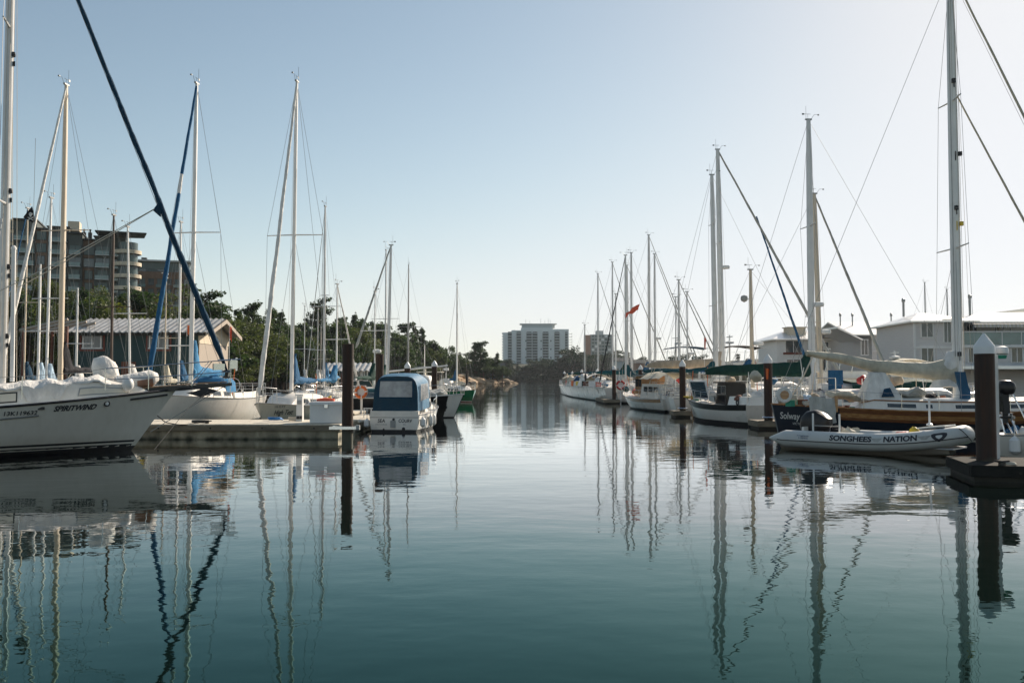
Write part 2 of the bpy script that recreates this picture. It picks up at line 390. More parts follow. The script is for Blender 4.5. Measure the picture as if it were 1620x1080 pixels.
def rig(root, h, xm, zt, r=.085, zb=None, spread=((.5, 1.0),), matm='alu', stays=True, wr=.006, foretack=None, aftx=None, sdroop=0, radar=None, head=True, rake=0, steps=False, frac=1.0, ssq=.75):
    "mast with its spreaders, masthead gear, shrouds and stays; returns the mast"
    t = h.tx(xm); zd = h.sheer(t) if zb is None else zb
    dx = -math.tan(rake) * (zt - zd)
    A = Vector((xm, 0, zd - .15)); T = Vector((xm + dx, 0, zt))
    mb = MB(); mb.tube([A, A.lerp(T, .5), A.lerp(T, .85), T], [r, r, r * .85, r * .62], 10, sq=ssq)
    mast = mb.build('mast', matm, root)
    if head:
        q = MB(); q.box(T + Vector((0, 0, .03)), (.34, .10, .07)); q.tube([T + Vector((-.12, .03, .05)), T + Vector((-.12, .03, .75))], .008, 4)
        q.tube([T + Vector((.14, -.03, .05)), T + Vector((.30, -.03, .28)), T + Vector((.52, -.03, .28))], .009, 4); q.lathe(T + Vector((.52, -.03, .24)), [(.05, 0), (.05, .05), (.01, .07)], 6)
        q.tube([T + Vector((-.30, -.04, .30)), T + Vector((.10, -.04, .30))], .010, 4); q.box(T + Vector((-.30, -.04, .30)), (.12, .01, .09)); q.tube([T + Vector((-.05, -.04, .05)), T + Vector((-.05, -.04, .30))], .008, 4)
        q.build('masthead_gear', 'alu_dark', mast)
    tips = []
    for fr, hw in spread:
        p = A.lerp(T, fr); tips.append((p, hw))
        for sd in (1, -1):
            q = MB(); q.tube([p + Vector((0, 0, 0)), p + Vector((-.12, sd * hw, -sdroop))], [.035, .022], 6, sq=1.4); q.build('spreader', matm, mast)
    if stays:
        cw = h.wid(t) * .93
        for sd in (1, -1):
            q = MB(); path = [(T + Vector((0, 0, -.05)))]
            for p, hw in tips[::-1]: path.append(p + Vector((-.12, sd * hw, -sdroop)))
            path.append(Vector((xm - .1, sd * cw, h.sheer(t)))); q.tube(path, wr, 4); q.build('cap_shroud', 'wire', root)
            if tips:
                q = MB(); q.tube([tips[0][0], (xm - .7, sd * cw, h.sheer(h.tx(xm - .7)))], wr, 4); q.build('lower_shroud', 'wire', root)
        ax = -h.L / 2 + .15 if aftx is None else aftx
        if aftx is not False:
            q = MB(); q.tube([T, (ax, 0, h.sheer(0) + .1)], wr, 4); q.build('backstay', 'wire', root)
        if foretack is None: foretack = Vector((h.L / 2 - .1, 0, h.fb + .05))
        q = MB(); q.tube([A.lerp(T, frac), foretack], wr, 4); q.build('forestay', 'wire', root)
    for j_ in range(3 if wr >= .007 else 1 if stays else 0):
        q = MB(); o_ = (.12, -.10, .05)[j_] + r; y_ = (-.06, .07, .14)[j_]; k_ = (1.0, .96, .72)[j_]; p_ = A.lerp(T, k_); q.tube([p_ + Vector((o_ * .3, y_ * .5, 0)), p_.lerp(A, .5) + Vector((o_, y_, 0)), A + Vector((o_ * 1.6, y_ * 1.5, .3))], wr * .8, 4); q.build('halyard', 'rope', root)
    if radar:
        p = A.lerp(T, radar); q = MB(); q.lathe(p + Vector((.38, 0, 0)), [(.10, -.12), (.28, -.10), (.31, 0), (.28, .10), (.08, .14)], 14); q.tube([p, p + Vector((.30, 0, -.14))], .03, 5)
        q.build('radar_dome', 'plastic_white', mast)
    if steps:
        for k in range(6):
            pass
    return mast, T
def boom(root, xm, z, L, r=.06, m='alu_white', rise=.0):
    mb = MB(); mb.tube([(xm - .12, 0, z), (xm - L, 0, z + rise)], r, 8); mb.box((xm - .1, 0, z), (.14, .07, .1)); return mb.build('boom', m, root)
def rails(root, h, t0=.06, t1=.93, hgt=.6, n=8, pulpit=True, pushpit=True, r=.012, m='steel'):
    for sd in (1, -1):
        mb = MB(); pts = []
        for i in range(n + 1):
            t = t0 + (t1 - t0) * i / n; p = h.S(t, h.sheer(t), sd, -.06); q = p + Vector((0, 0, hgt)); mb.tube([p, q], r, 5); pts.append(q)
        mb.tube(pts, .006, 4); mb.tube([p - Vector((0, 0, hgt * .48)) for p in pts], .005, 4)
        mb.build('lifeline', m, root)
    if pulpit:
        mb = MB(); z = h.fb + hgt + .05
        pts = [h.S(t, h.sheer(t), 1, -.05) for t in (t1 - .02, .985)]; 
        path = [Vector((pts[0].x, pts[0].y, z - .05)), Vector((pts[1].x, .12, z)), Vector((h.L / 2 + .05, 0, z)), Vector((pts[1].x, -.12, z)), Vector((pts[0].x, -pts[0].y, z - .05))]
        mb.tube(path, r * 1.2, 6); mb.tube([p - Vector((.02, 0, .3)) for p in path], r, 5)
        for p in path: mb.tube([p, (p.x - .05, p.y, h.fb - .02)], r * 1.1, 5)
        mb.build('pulpit', m, root)
    if pushpit:
        mb = MB(); z = h.fs + hgt + .03; a = h.S(.0, h.fs, 1, -.06); b = h.S(t0 + .02, h.sheer(t0), 1, -.06)
        path = [Vector((b.x, b.y, z)), Vector((a.x + .05, a.y, z)), Vector((a.x + .05, -a.y, z)), Vector((b.x, -b.y, z))]
        mb.tube(path, r * 1.2, 6); mb.tube([p - Vector((0, 0, .3)) for p in path], r, 5)
        for p in path + [Vector((a.x + .05, a.y * .3, z)), Vector((a.x + .05, -a.y * .3, z))]: mb.tube([p, (p.x, p.y, h.fs - .03)], r * 1.1, 5)
        mb.build('pushpit', m, root)
def dodger(root, x, w, z, hgt, m='cv_navy', ln=1.1):
    "spray hood: arched canvas over the companionway with a clear front panel"
    mb = MB(); rg = []
    for i, (fx, fh, fw) in enumerate(((0, 1.0, 1), (.35, 1.0, 1), (.7, .82, .97), (1, .08, .92))):
        ring = []
        for k in range(9):
            a = math.pi * k / 8; c_, s_ = math.cos(a), math.sin(a)
            ring.append((x + ln * fx, w * fw * math.copysign(abs(c_) ** .55, c_), z + hgt * fh * s_ ** .5))
        rg.append(ring)
    mb.rings(rg, 0, False, False)
    o = mb.build('spray_hood', m, root, ang=60)
    pm = MB(); 
    for sd in (-1, 0, 1):
        a = rg[2]; b = rg[3]; i0, i1 = {(-1): (1, 3), 0: (3, 5), 1: (5, 7)}[sd]
        v = [Vector(a[i0]).lerp(Vector(b[i0]), .15), Vector(a[i1]).lerp(Vector(b[i1]), .15), Vector(a[i1]).lerp(Vector(b[i1]), .85), Vector(a[i0]).lerp(Vector(b[i0]), .85)]
        c = sum(v, Vector()) / 4; v = [c + (q - c) * .85 + Vector((.02, 0, .02)) for q in v]; pm.add(v, [(0, 1, 2, 3)])
    pm.build('window', 'glass', o, smooth=False)
    return o
def bundle(name, c, d, m, seed=0, parent=None, k=3.0, amp=.16, n=10, kk=14):
    "crumpled canvas or bag, origin at its base"
    mb = MB(); rg = []
    for i in range(n + 1):
        f = i / n; s = math.sin(math.pi * min(1, max(.04, f * .97 + .0))) ** .5
        z = d[2] * f; ring = []
        for j in range(kk):
            a = 2 * math.pi * j / kk
            q = Vector((math.cos(a) * d[0] / 2 * s, math.sin(a) * d[1] / 2 * s, z))
            q += noise.noise_vector(q * k / max(d[0], d[1], .3) + Vector((seed, seed * 2, 0))) * amp * max(d[0], d[1]) * (1 if f > .05 else .3)
            ring.append(q)
        rg.append(ring)
    mb.rings(rg); return mb.build(name, m, parent, loc=c, ang=70)
def fender(root, p, h=.5, r=.11, m='plastic_white'):
    mb = MB(); mb.lathe(p, [(.02, h / 2 + .05), (r * .6, h / 2), (r, h * .35), (r, -h * .35), (r * .6, -h / 2), (.02, -h / 2 - .03)], 10)
    mb.tube([Vector(p) + Vector((0, 0, h / 2 + .04)), Vector(p) + Vector((0, 0, h / 2 + .45))], .012, 4)
    return mb.build('fender', m, root)
def outboard(parent, loc, rz=0, tilt=0, s=1.0, m='black_gloss', label=None):
    "outboard motor: cowl, leg, cavitation plate, skeg and propeller; parent None makes it a thing"
    r = empty('outboard_motor', loc, rz); 
    if parent: r.parent = parent
    if label: tag(r, label, 'outboard motor')
    mt = Matrix.Rotation(tilt, 3, 'Y')
    def T(p): return mt @ (Vector(p) * s)
    mb = MB(); prof = [(0, .18, .13, .0), (.08, .24, .165, -.01), (.22, .27, .18, -.02), (.36, .25, .17, .0), (.45, .17, .13, .03), (.48, .06, .06, .04)]
    rg = []
    for z, a, b, o in prof:
        rg.append([T((o - .08 + a * math.copysign(abs(math.cos(q)) ** .6, math.cos(q)), b * math.copysign(abs(math.sin(q)) ** .6, math.sin(q)), z)) for q in [2 * math.pi * k / 14 for k in range(14)]])
    mb.rings(rg); mb.build('cowl', m, r)
    mb = MB(); mb.rings([[T((x + o, y, z)) for x, y in ((-.13, -.05), (.08, -.05), (.08, .05), (-.13, .05))] for z, o in ((0, 0), (-.35, -.02), (-.62, -.03))]); mb.build('leg', 'plastic_grey' if m != 'black_gloss' else 'rubber', r, smooth=False)
    mb = MB(); mb.box(T((-.08, 0, -.62)), (.36 * s, .18 * s, .02 * s), ry=tilt); mb.lathe(T((-.04, 0, -.76)), [(.01, -.22 * s), (.05 * s, -.12 * s), (.05 * s, .10 * s), (.02, .2 * s)], 10, axis='X', mt=mt)
    mb.rings([[T((x, y, z)) for x, y in ((-.12, -.012), (.06, -.012), (.06, .012), (-.12, .012))] for z in (-.6, -.95)]); mb.build('gearcase', 'rubber', r)
    mb = MB()
    for k in range(3):
        a = 2 * math.pi * k / 3; mb.box(T((-.24, math.cos(a) * .08, -.76 + math.sin(a) * .08)), (.03 * s, .11 * s, .09 * s), rx=a, rz=.5)
    mb.build('propeller', 'alu_dark', r)
    mb = MB(); mb.box(T((.12, 0, -.1)), (.08 * s, .22 * s, .28 * s), ry=tilt); mb.tube([T((.1, 0, .05)), T((.5, 0, .16))], .02 * s, 6); mb.build('clamp_bracket', 'rubber', r)
    return r
def boat_root(name, label, cat, px, Y, head, xm, group=None, dx=0):
    "a boat whose mast foot (local xm) stands at photo column px, Y metres off; head in degrees (0 = bow to the right)"
    a = R(head); m = Vector((X(px, Y), Y, 0)); off = Vector((math.cos(a) * xm, math.sin(a) * xm, 0))
    return empty(name, m - off, a, label, cat, group)

def clutter(root, x0, x1, y, z, n, seed=0, big=.4):
    "odds and ends lying about a deck: crates, buckets, poles, bundles"
    rnd = random.Random(seed * 31 + 7); C_ = ['cv_white', 'cv_tan', 'cv_cream', 'plastic_white', 'cv_sea', 'rubber', 'cv_grey', 'wood_red', 'flag_red', 'green_ac', 'yellow', 'cv_black', 'cv_paleblue', 'varnish']
    for k in range(n):
        x = x0 + (x1 - x0) * (k + rnd.random()) / n; yy = y * rnd.uniform(-1, 1); s = big * rnd.uniform(.5, 1.15); m = rnd.choice(C_); t = rnd.random()
        if t < .35: q = MB(); q.box((x, yy, z + s * .35), (s, s * .7, s * .7), rz=rnd.uniform(0, 3), taper=.95); q.box((x, yy, z + s * .72), (s * 1.05, s * .74, s * .07), rz=0 if k % 2 else .1); q.build('deck_crate', m, root, smooth=False)
        elif t < .7: bundle('deck_bundle', (x, yy, z), (s * 1.2, s, s * .8), m, k + seed, root, amp=.22)
        elif t < .85: q = MB(); q.lathe((x, yy, z), [(s * .28, 0), (s * .34, s * .6), (s * .30, s * .62)], 10); q.build('bucket', m, root)
        else: q = MB(); q.tube([(x, yy, z), (x + rnd.uniform(-.3, .3), yy, z + rnd.uniform(1.0, 1.9))], .018, 5); q.build('boat_hook', rnd.choice(['alu_white', 'spar_wood', 'orange']), root)
# ------------------------------------------------------------------ water
def water_mat():
    m = bpy.data.materials.new('water'); m.use_nodes = True; n = m.node_tree.nodes; l = m.node_tree.links; b = n['Principled BSDF']
    b.inputs['Base Color'].default_value = (.006, .030, .034, 1); b.inputs['Roughness'].default_value = .015; b.inputs['IOR'].default_value = 1.34
    tc = n.new('ShaderNodeTexCoord'); prev = None
    def layer(scale, st, dist, strength, detail, rotz=0, mask=None):
        nonlocal prev
        mp = n.new('ShaderNodeMapping'); mp.inputs['Scale'].default_value = st; mp.inputs['Rotation'].default_value = (0, 0, rotz); l.new(tc.outputs['Object'], mp.inputs[0])
        t = n.new('ShaderNodeTexNoise'); t.inputs['Scale'].default_value = scale; t.inputs['Detail'].default_value = detail; t.inputs['Roughness'].default_value = .5; l.new(mp.outputs[0], t.inputs[0])
        bp = n.new('ShaderNodeBump'); bp.inputs['Distance'].default_value = dist; bp.inputs['Strength'].default_value = strength
        l.new(t.outputs[0], bp.inputs['Height'])
        if prev: l.new(prev.outputs[0], bp.inputs['Normal'])
        if mask: l.new(mask, bp.inputs['Strength'])
        prev = bp
    # breeze reaches the open channel far off: ripple strength grows with distance up the fairway, in long patches
    sx = n.new('ShaderNodeSeparateXYZ'); l.new(tc.outputs['Object'], sx.inputs[0])
    mr = n.new('ShaderNodeMapRange'); mr.inputs['From Min'].default_value = 60; mr.inputs['From Max'].default_value = 420; mr.inputs['To Min'].default_value = .12; mr.inputs['To Max'].default_value = 1
    l.new(sx.outputs['Y'], mr.inputs[0])
    pm = n.new('ShaderNodeMapping'); pm.inputs['Scale'].default_value = (.012, .05, 1); l.new(tc.outputs['Object'], pm.inputs[0])
    pn = n.new('ShaderNodeTexNoise'); pn.inputs['Scale'].default_value = 1; pn.inputs['Detail'].default_value = 3; l.new(pm.outputs[0], pn.inputs[0])
    pr = n.new('ShaderNodeMapRange'); pr.inputs['From Min'].default_value = .38; pr.inputs['From Max'].default_value = .66; pr.inputs['To Min'].default_value = .35; pr.inputs['To Max'].default_value = 1.0; l.new(pn.outputs[0], pr.inputs[0])
    mu = n.new('ShaderNodeMath'); mu.operation = 'MULTIPLY'; l.new(mr.outputs[0], mu.inputs[0]); l.new(pr.outputs[0], mu.inputs[1])
    layer(.55, (1, 1.3, 1), .009, 1.0, 2, .3)
    layer(2.8, (1, 1.2, 1), .0018, 1.0, 2.5, -.5)
    layer(1.1, (.5, 1.6, 1), .05, 1.0, 3, 0, mu.outputs[0])
    # a murky green body under a mirror whose strength follows a steepened Fresnel curve
    df = n.new('ShaderNodeBsdfDiffuse'); df.inputs[0].default_value = (.0035, .0085, .0065, 1); gl = n.new('ShaderNodeBsdfGlossy'); gl.inputs['Roughness'].default_value = .012; gl.inputs[0].default_value = (.92, .97, .99, 1)
    fr = n.new('ShaderNodeFresnel'); fr.inputs[0].default_value = 1.33; l.new(prev.outputs[0], fr.inputs['Normal']); l.new(prev.outputs[0], gl.inputs['Normal'])
    pw = n.new('ShaderNodeMath'); pw.operation = 'POWER'; pw.inputs[1].default_value = 1.55; l.new(fr.outputs[0], pw.inputs[0])
    ml = n.new('ShaderNodeMath'); ml.operation = 'MULTIPLY'; ml.inputs[1].default_value = 2.05; ml.use_clamp = True; l.new(pw.outputs[0], ml.inputs[0])
    # teal painted into steep-angle reflections; at grazing angles the mirror is neutral
    tn = n.new('ShaderNodeMapRange'); tn.inputs['From Min'].default_value = .08; tn.inputs['From Max'].default_value = .5; l.new(ml.outputs[0], tn.inputs[0])
    tm = n.new('ShaderNodeMixRGB'); tm.inputs[1].default_value = (.40, .88, .84, 1); tm.inputs[2].default_value = (.95, .97, .98, 1); l.new(tn.outputs[0], tm.inputs[0]); l.new(tm.outputs[0], gl.inputs[0])
    mx = n.new('ShaderNodeMixShader'); l.new(ml.outputs[0], mx.inputs[0]); l.new(df.outputs[0], mx.inputs[1]); l.new(gl.outputs[0], mx.inputs[2]); l.new(mx.outputs[0], n['Material Output'].inputs[0]); n.remove(b)
    return m
M['water'] = water_mat()
wm = MB(); wm.add([(-2350, -60, 0), (2450, -60, 0), (2450, 2450, 0), (-2350, 2450, 0)], [(0, 1, 2, 3)])
tag(wm.build('water', 'water', smooth=False), kind='structure')

# ------------------------------------------------------------------ land
def mk_ground():
    m = mat('ground', V(.012, .022, .012), .95, c2=V(.045, .05, .024), scale=.06, bump=.4, bscale=.5, detail=8)
    return m
mk_ground()
mat('rock', V(.16, .12, .08), .9, c2=V(.60, .40, .23), scale=.22, bump=.5, bscale=.7, detail=9)
LAND = [  # polygon, ramp slope, max height
    ([(-420, 40), (-150, 84), (-75, 96), (-52, 120), (-42, 165), (-30, 250), (-13, 330), (-4, 352), (-10, 372), (-60, 420), (-420, 560)], .32, 13.0),
    ([(-600, 548), (-200, 548), (-20, 552), (40, 556), (75, 520), (90, 430), (110, 330), (150, 300), (700, 280), (1500, 900), (900, 2400), (-900, 2400)], .22, 12.0),
]
def sdist(x, y, poly):
    ins = False; d = 1e9; n = len(poly)
    for i in range(n):
        x1, y1 = poly[i]; x2, y2 = poly[(i + 1) % n]
        if (y1 > y) != (y2 > y) and x < (x2 - x1) * (y - y1) / (y2 - y1) + x1: ins = not ins
        dx, dy = x2 - x1, y2 - y1; t = max(0, min(1, ((x - x1) * dx + (y - y1) * dy) / (dx * dx + dy * dy)))
        d = min(d, math.hypot(x - x1 - t * dx, y - y1 - t * dy))
    return d if ins else -d
def ground_h(x, y):
    best = -3.0
    for k, (poly, sl_, mx) in enumerate(LAND):
        d = sdist(x, y, poly); nz = noise.noise(Vector((x * .05, y * .05, k))) * 1.6 + noise.noise(Vector((x * .2, y * .2, 3))) * .5
        if k == 0 and y > 250: mx = 13 - (y - 250) / 100 * 9
        if d > 0: h = min(mx, d * sl_ + .6) + nz * min(1, d / 8)
        else: h = max(-3, d * .5)
        best = max(best, h)
    return best
def land_mesh():
    for nm, x0, x1, y0, y1, nx, ny, mt in (('shore_terrain', -420, 2, 40, 440, 150, 110, 'ground'), ('far_shore_terrain', -600, 700, 270, 1200, 150, 90, 'ground')):
        mb = MB(); vs = []; fs = []
        for j in range(ny + 1):
            for i in range(nx + 1):
                x = x0 + (x1 - x0) * i / nx; y = y0 + (y1 - y0) * j / ny
                h = ground_h(x, y)
                if nm == 'far_shore_terrain' and sdist(x, y, LAND[1][0]) < -30: h = -3
                vs.append((x, y, h))
        for j in range(ny):
            for i in range(nx):
                a = j * (nx + 1) + i
                if max(vs[a][2], vs[a + 1][2], vs[a + nx + 1][2], vs[a + nx + 2][2]) > -2.5: fs.append((a, a + 1, a + nx + 2, a + nx + 1))
        mb.add(vs, fs); tag(mb.build(nm, mt), kind='structure')
land_mesh()
def rock(seed, s):
    import bmesh
    bm = bmesh.new(); bmesh.ops.create_icosphere(bm, subdivisions=3, radius=1)
    for v in bm.verts:
        q = v.co.copy(); d = 1 + .45 * noise.noise(q * 1.3 + Vector((seed, 0, 0))) + .18 * noise.noise(q * 3.5 + Vector((seed, 9, 0)))
        v.co = Vector((q.x * s[0], q.y * s[1], q.z * s[2])) * d
    me = bpy.data.meshes.new('rock'); bm.to_mesh(me); bm.free(); me.materials.append(M['rock']); return me
random.seed(5)
rocks = [rock(i * 3.7, s) for i, s in enumerate(((3.4, 2.2, 1.1), (2.2, 1.8, .9), (4.6, 2.6, 1.5)))]
for i in range(34):
    f = i / 33; px = 716 + 92 * f + random.uniform(-4, 4); Y = 318 + 34 * f + random.uniform(-7, 7)
    o = bpy.data.objects.new('rock', rocks[i % 3]); col.objects.link(o)
    x = X(px, Y); o.location = (x, Y, max(0.1, min(3.2 * (1 - f), ground_h(x, Y)) * random.uniform(.5, 1))); k = random.uniform(.6, 1.25) * (1.1 - .4 * f); o.scale = (k, k, k * random.uniform(.8, 1.5)); o.rotation_euler = (0, 0, random.uniform(0, 6))
    tag(o, 'tan boulder among the sunlit rocks on the headland point left of the pale tower block', 'rock', 'sunlit boulders along the headland point')

# ------------------------------------------------------------------ trees
def leaves(pts_r, n, size, seed, flat=.5):
    rnd = random.Random(seed); vs = []; fs = []
    tot = sum(r ** 2 for _, r in pts_r)
    for c, r in pts_r:
        k = max(6, int(n * r * r / tot))
        for _ in range(k):
            u = Vector((rnd.gauss(0, 1), rnd.gauss(0, 1), rnd.gauss(0, 1) * flat)); u = u / max(.3, u.length) * r * (.35 + .65 * rnd.random() ** .5)
            u.z *= flat + .25
            p = c + u; s = size * rnd.uniform(.6, 1.4)
            a = Vector((rnd.gauss(0, 1), rnd.gauss(0, 1), rnd.gauss(0, .6))).normalized(); b = a.cross(Vector((rnd.gauss(0, 1), rnd.gauss(0, 1), rnd.gauss(0, 1)))).normalized()
            o = len(vs); vs += [p - a * s, p + b * s * .6, p + a * s, p - b * s * .6]; fs.append((o, o + 1, o + 2, o + 3))
    return vs, fs
def tree_proto(kind, seed, lf, n=2600):
    "unit trees about 10 m tall; origin at the foot"
    rnd = random.Random(seed); root = empty(kind, (0, 0, -50)); cl = []; tb = MB()
    if kind == 'conifer_tree':
        H_ = 10; tb.tube([(0, 0, 0), (.1, 0, 4), (.05, .1, 7.5), (0, 0, 10)], [.22, .16, .08, .02], 7)
        z = 1.8
        while z < 9.7:
            rr = (1 - z / 10.3) * 2.5 * rnd.uniform(.7, 1.15) + .15
            m_ = 5 if z < 7 else 4
            for k in range(m_):
                if rnd.random() < .12: continue
                a = rnd.uniform(0, 6.28); L = rr * rnd.uniform(.65, 1.2)
                zz = z + rnd.uniform(-.3, .3); tip = Vector((math.cos(a) * L, math.sin(a) * L, zz + rnd.uniform(-.35, .35)))
                tb.tube([(0, 0, z), tip], [.05, .015], 4)
                for q in (.35, .62, .88): cl.append((Vector((0, 0, zz)).lerp(tip, q) + Vector((rnd.uniform(-.15, .15), rnd.uniform(-.15, .15), rnd.uniform(-.15, .2))), (.30 + .22 * L * .5) * (1.2 - q * .5)))
            z += rnd.uniform(.42, .68)
        cl.append((Vector((0, 0, 9.75)), .18)); vs, fs = leaves(cl, n, .12, seed, .62)
    elif kind == 'pine_tree':   # wind-shaped, open flat plates
        lean = rnd.uniform(-.9, .9); tb.tube([(0, 0, 0), (lean * .2, 0, 3), (lean * .7, .2, 6.2), (lean, .1, 9)], [.26, .2, .13, .04], 7)
        for k in range(19):
            z = 2.6 + 6.8 * (k / 18) + rnd.uniform(-.3, .3); a = rnd.uniform(0, 6.28); L = (2.6 - .27 * (z - 3.4)) * rnd.uniform(.5, 1.1)
            b = Vector((lean * z / 9, 0, z - .5)); tip = Vector((b.x + math.cos(a) * L, math.sin(a) * L, z + .25)); tb.tube([b, b.lerp(tip, .5) + Vector((0, 0, .15)), tip], [.09, .05, .02], 5)
            for q in (.5, .75, 1.0):
                for _ in range(2): cl.append((b.lerp(tip, q) + Vector((rnd.uniform(-.5, .5), rnd.uniform(-.5, .5), .15 + rnd.uniform(-.1, .25))), rnd.uniform(.35, .75)))
        vs, fs = leaves(cl, n, .13, seed, .5)
    else:                        # broadleaf
        tb.tube([(0, 0, 0), (.1, 0, 1.5), (0, .1, 3.4), (.1, 0, 5.5)], [.3, .24, .18, .08], 7)
        for k in range(17):
            a = rnd.uniform(0, 6.28); e = rnd.uniform(-.15, 1.35); L = rnd.uniform(2.2, 4.1)
            b = Vector((0, .05, rnd.uniform(2.2, 4.8))); tip = b + Vector((math.cos(a) * math.cos(e) * L, math.sin(a) * math.cos(e) * L, math.sin(e) * L))
            tb.tube([b, b.lerp(tip, .5) + Vector((0, 0, .2)), tip], [.11, .06, .02], 5)
            for _ in range(4): cl.append((b.lerp(tip, rnd.uniform(.55, 1.05)) + Vector((rnd.gauss(0, .45), rnd.gauss(0, .45), rnd.gauss(0, .35))), rnd.uniform(.45, 1.0)))
        vs, fs = leaves(cl, n, .16, seed, .7)
    tb.build('trunk', 'bark', root); c = MB(); c.add(vs, fs); c.build('crown', lf, root, smooth=False)
    return root
protos = {k: [] for k in ('con', 'pin', 'dec', 'yel', 'fcon', 'fdec', 'oli')}
for i in range(3): protos['con'].append(tree_proto('conifer_tree', 10 + i, 'lf_dark', 7000))
for i in range(3): protos['pin'].append(tree_proto('pine_tree', 20 + i, 'lf_dark', 6500))
for i in range(3): protos['dec'].append(tree_proto('broadleaf_tree', 30 + i, 'lf_mid', 8500))
for i in range(2): protos['yel'].append(tree_proto('broadleaf_tree', 40 + i, 'lf_yellow', 6000))
for i in range(2): protos['oli'].append(tree_proto('broadleaf_tree', 45 + i, 'lf_olive', 5200))
for i in range(2): protos['fcon'].append(tree_proto('conifer_tree', 50 + i, 'lf_far', 4200))
for i in range(3): protos['fdec'].append(tree_proto('broadleaf_tree', 60 + i, 'lf_far', 5600))
trnd = random.Random(77)
def tree(kind, px, Y, top, label, group=None, wide=1.0, sink=0):
    "a tree at photo column px, Y m away, whose top reaches photo row top"
    x = X(px, Y); g = max(ground_h(x, Y) - .3, .2) - sink; hgt = max(2.5, Z(top, Y) - g)
    r = copy_tree(trnd.choice(protos[kind])); s = hgt / (10.0 if kind in ('con', 'fcon') else 9.6 if kind == 'pin' else 8.6)
    r.location = (x, Y, g); r.rotation_euler = (0, 0, trnd.uniform(0, 6.28)); ww = min(s, 2.2) * wide * trnd.uniform(.9, 1.1); r.scale = (ww, ww, s)
    return tag(r, label, 'tree', group)
LH = 'trees covering the shore behind the left marina'
names = dict(con='dark pointed conifer in the wooded shore behind the left moorings', pin='dark flat-topped pine in the wooded shore behind the left moorings', dec='rounded green tree in the wooded shore behind the left moorings', oli='olive green bushy tree in the wooded shore behind the left moorings', yel='yellow-green bushy tree below the hillside apartments')
GR = {k: names[k].split(' in ')[0].split(' below ')[0].replace('tree', 'trees') + ' group, left shore' for k in names}
# skyline trees: (kind, px, top row)
sky_l = [('dec', 348, 505), ('con', 338, 492), ('dec', 362, 500), ('con', 378, 486), ('con', 392, 496), ('pin', 406, 484), ('dec', 420, 498), ('con', 434, 488), ('con', 446, 488), ('dec', 458, 505), ('dec', 476, 500), ('pin', 497, 478), ('con', 504, 480), ('dec', 520, 512),
         ('dec', 538, 515), ('pin', 548, 506), ('con', 562, 492), ('con', 574, 502), ('con', 590, 506), ('con', 603, 512), ('dec', 618, 520), ('dec', 632, 522), ('pin', 646, 515), ('con', 657, 514), ('con', 668, 516), ('dec', 684, 530), ('dec', 694, 541), ('con', 706, 548), ('dec', 716, 552)]
for i, (k, px, top) in enumerate(sky_l):
    Y = 140 + (px - 340) * .42 + trnd.uniform(-6, 6)
    if px > 600: Y = 215 + (px - 600) * .8
    tree(k, px, Y, top, names[k], GR[k])
for i in range(96):
    px = trnd.uniform(335, 700); Y = 122 + max(0, px - 340) * .32 + trnd.uniform(0, 14)
    if px > 560: Y = 190 + (px - 560) * .75 + trnd.uniform(0, 14)
    k = trnd.choice(['dec', 'dec', 'oli', 'oli', 'con', 'con', 'dec'])
    base = 508 + max(0, px - 520) * .2
    tree(k, px, Y, base + trnd.uniform(-2, 34), names[k], GR[k], wide=1.15)
for i, (px, Y, top) in enumerate([(152, 112, 466), (172, 108, 478), (134, 118, 490), (196, 116, 492), (270, 126, 468), (262, 120, 486), (118, 112, 505), (214, 122, 476), (300, 128, 500)]):
    tree('yel' if i % 3 == 0 else 'oli', px, Y, top, names['yel' if i % 3 == 0 else 'oli'], GR['yel' if i % 3 == 0 else 'oli'], wide=1.1)
for i in range(46):
    px = trnd.uniform(-40, 335); Y = trnd.uniform(110, 165); k = trnd.choice(['dec', 'oli', 'dec', 'con', 'pin'])
    top = (436 if px < 150 else 446 if px < 210 else 470) + trnd.uniform(0, 48)
    tree(k, px, Y, top, names[k], GR[k], wide=1.1)
for k, px, top, lab in (('pin', 752, 546, 'leaning dark pine on the rocky headland, taller left one of the pair'), ('pin', 760, 543, 'tall ragged pine standing highest on the rocky headland'), ('dec', 744, 562, None), ('dec', 772, 560, None), ('con', 787, 556, 'slim dark conifer at the right end of the headland'), ('dec', 780, 572, None), ('dec', 734, 566, None), ('dec', 765, 570, None), ('dec', 795, 575, None), ('con', 728, 556, None), ('dec', 755, 574, None), ('oli', 740, 574, None), ('dec', 722, 562, None)):
    tree(k, px, 338 + trnd.uniform(-3, 8), top, lab or 'dark bushy tree on the rocky headland', None if lab else 'bushy headland trees', wide=1.2)
for i in range(60):
    px = 735 + 240 * (i / 59) + trnd.uniform(-4, 4); Y = trnd.uniform(560, 600)
    k = 'fcon' if trnd.random() < .25 else 'fdec'; top = 573 + trnd.uniform(-8, 9)
    if px < 790: top += 4
    if px > 905: top = 562 + trnd.uniform(-10, 14)
    tree(k, px, Y, top, 'dark far tree on the bank below the pale tower block', 'dark trees along the far bank', wide=1.9)
for px, top in ((899, 546), (912, 550), (905, 560), (983, 562), (952, 572), (935, 576)):
    tree('fdec', px, 545, top, 'rounded far tree beside the small brown and grey tower', 'trees beside the small tower', wide=1.6)
for i in range(52):
    px = 985 + 640 * (i / 51) + trnd.uniform(-6, 6); Y = 322 + trnd.uniform(0, 30) if px > 1120 else 440 + trnd.uniform(0, 30)
    k = 'fcon' if trnd.random() < .25 else 'fdec'
    tree(k, px, Y, 567 + trnd.uniform(-9, 10), 'distant tree on the right shore behind the masts', 'distant trees behind the right marina', wide=1.7)
tree('fcon', 994, 430, 556, 'pointed conifer topping the distant trees right of the small tower')
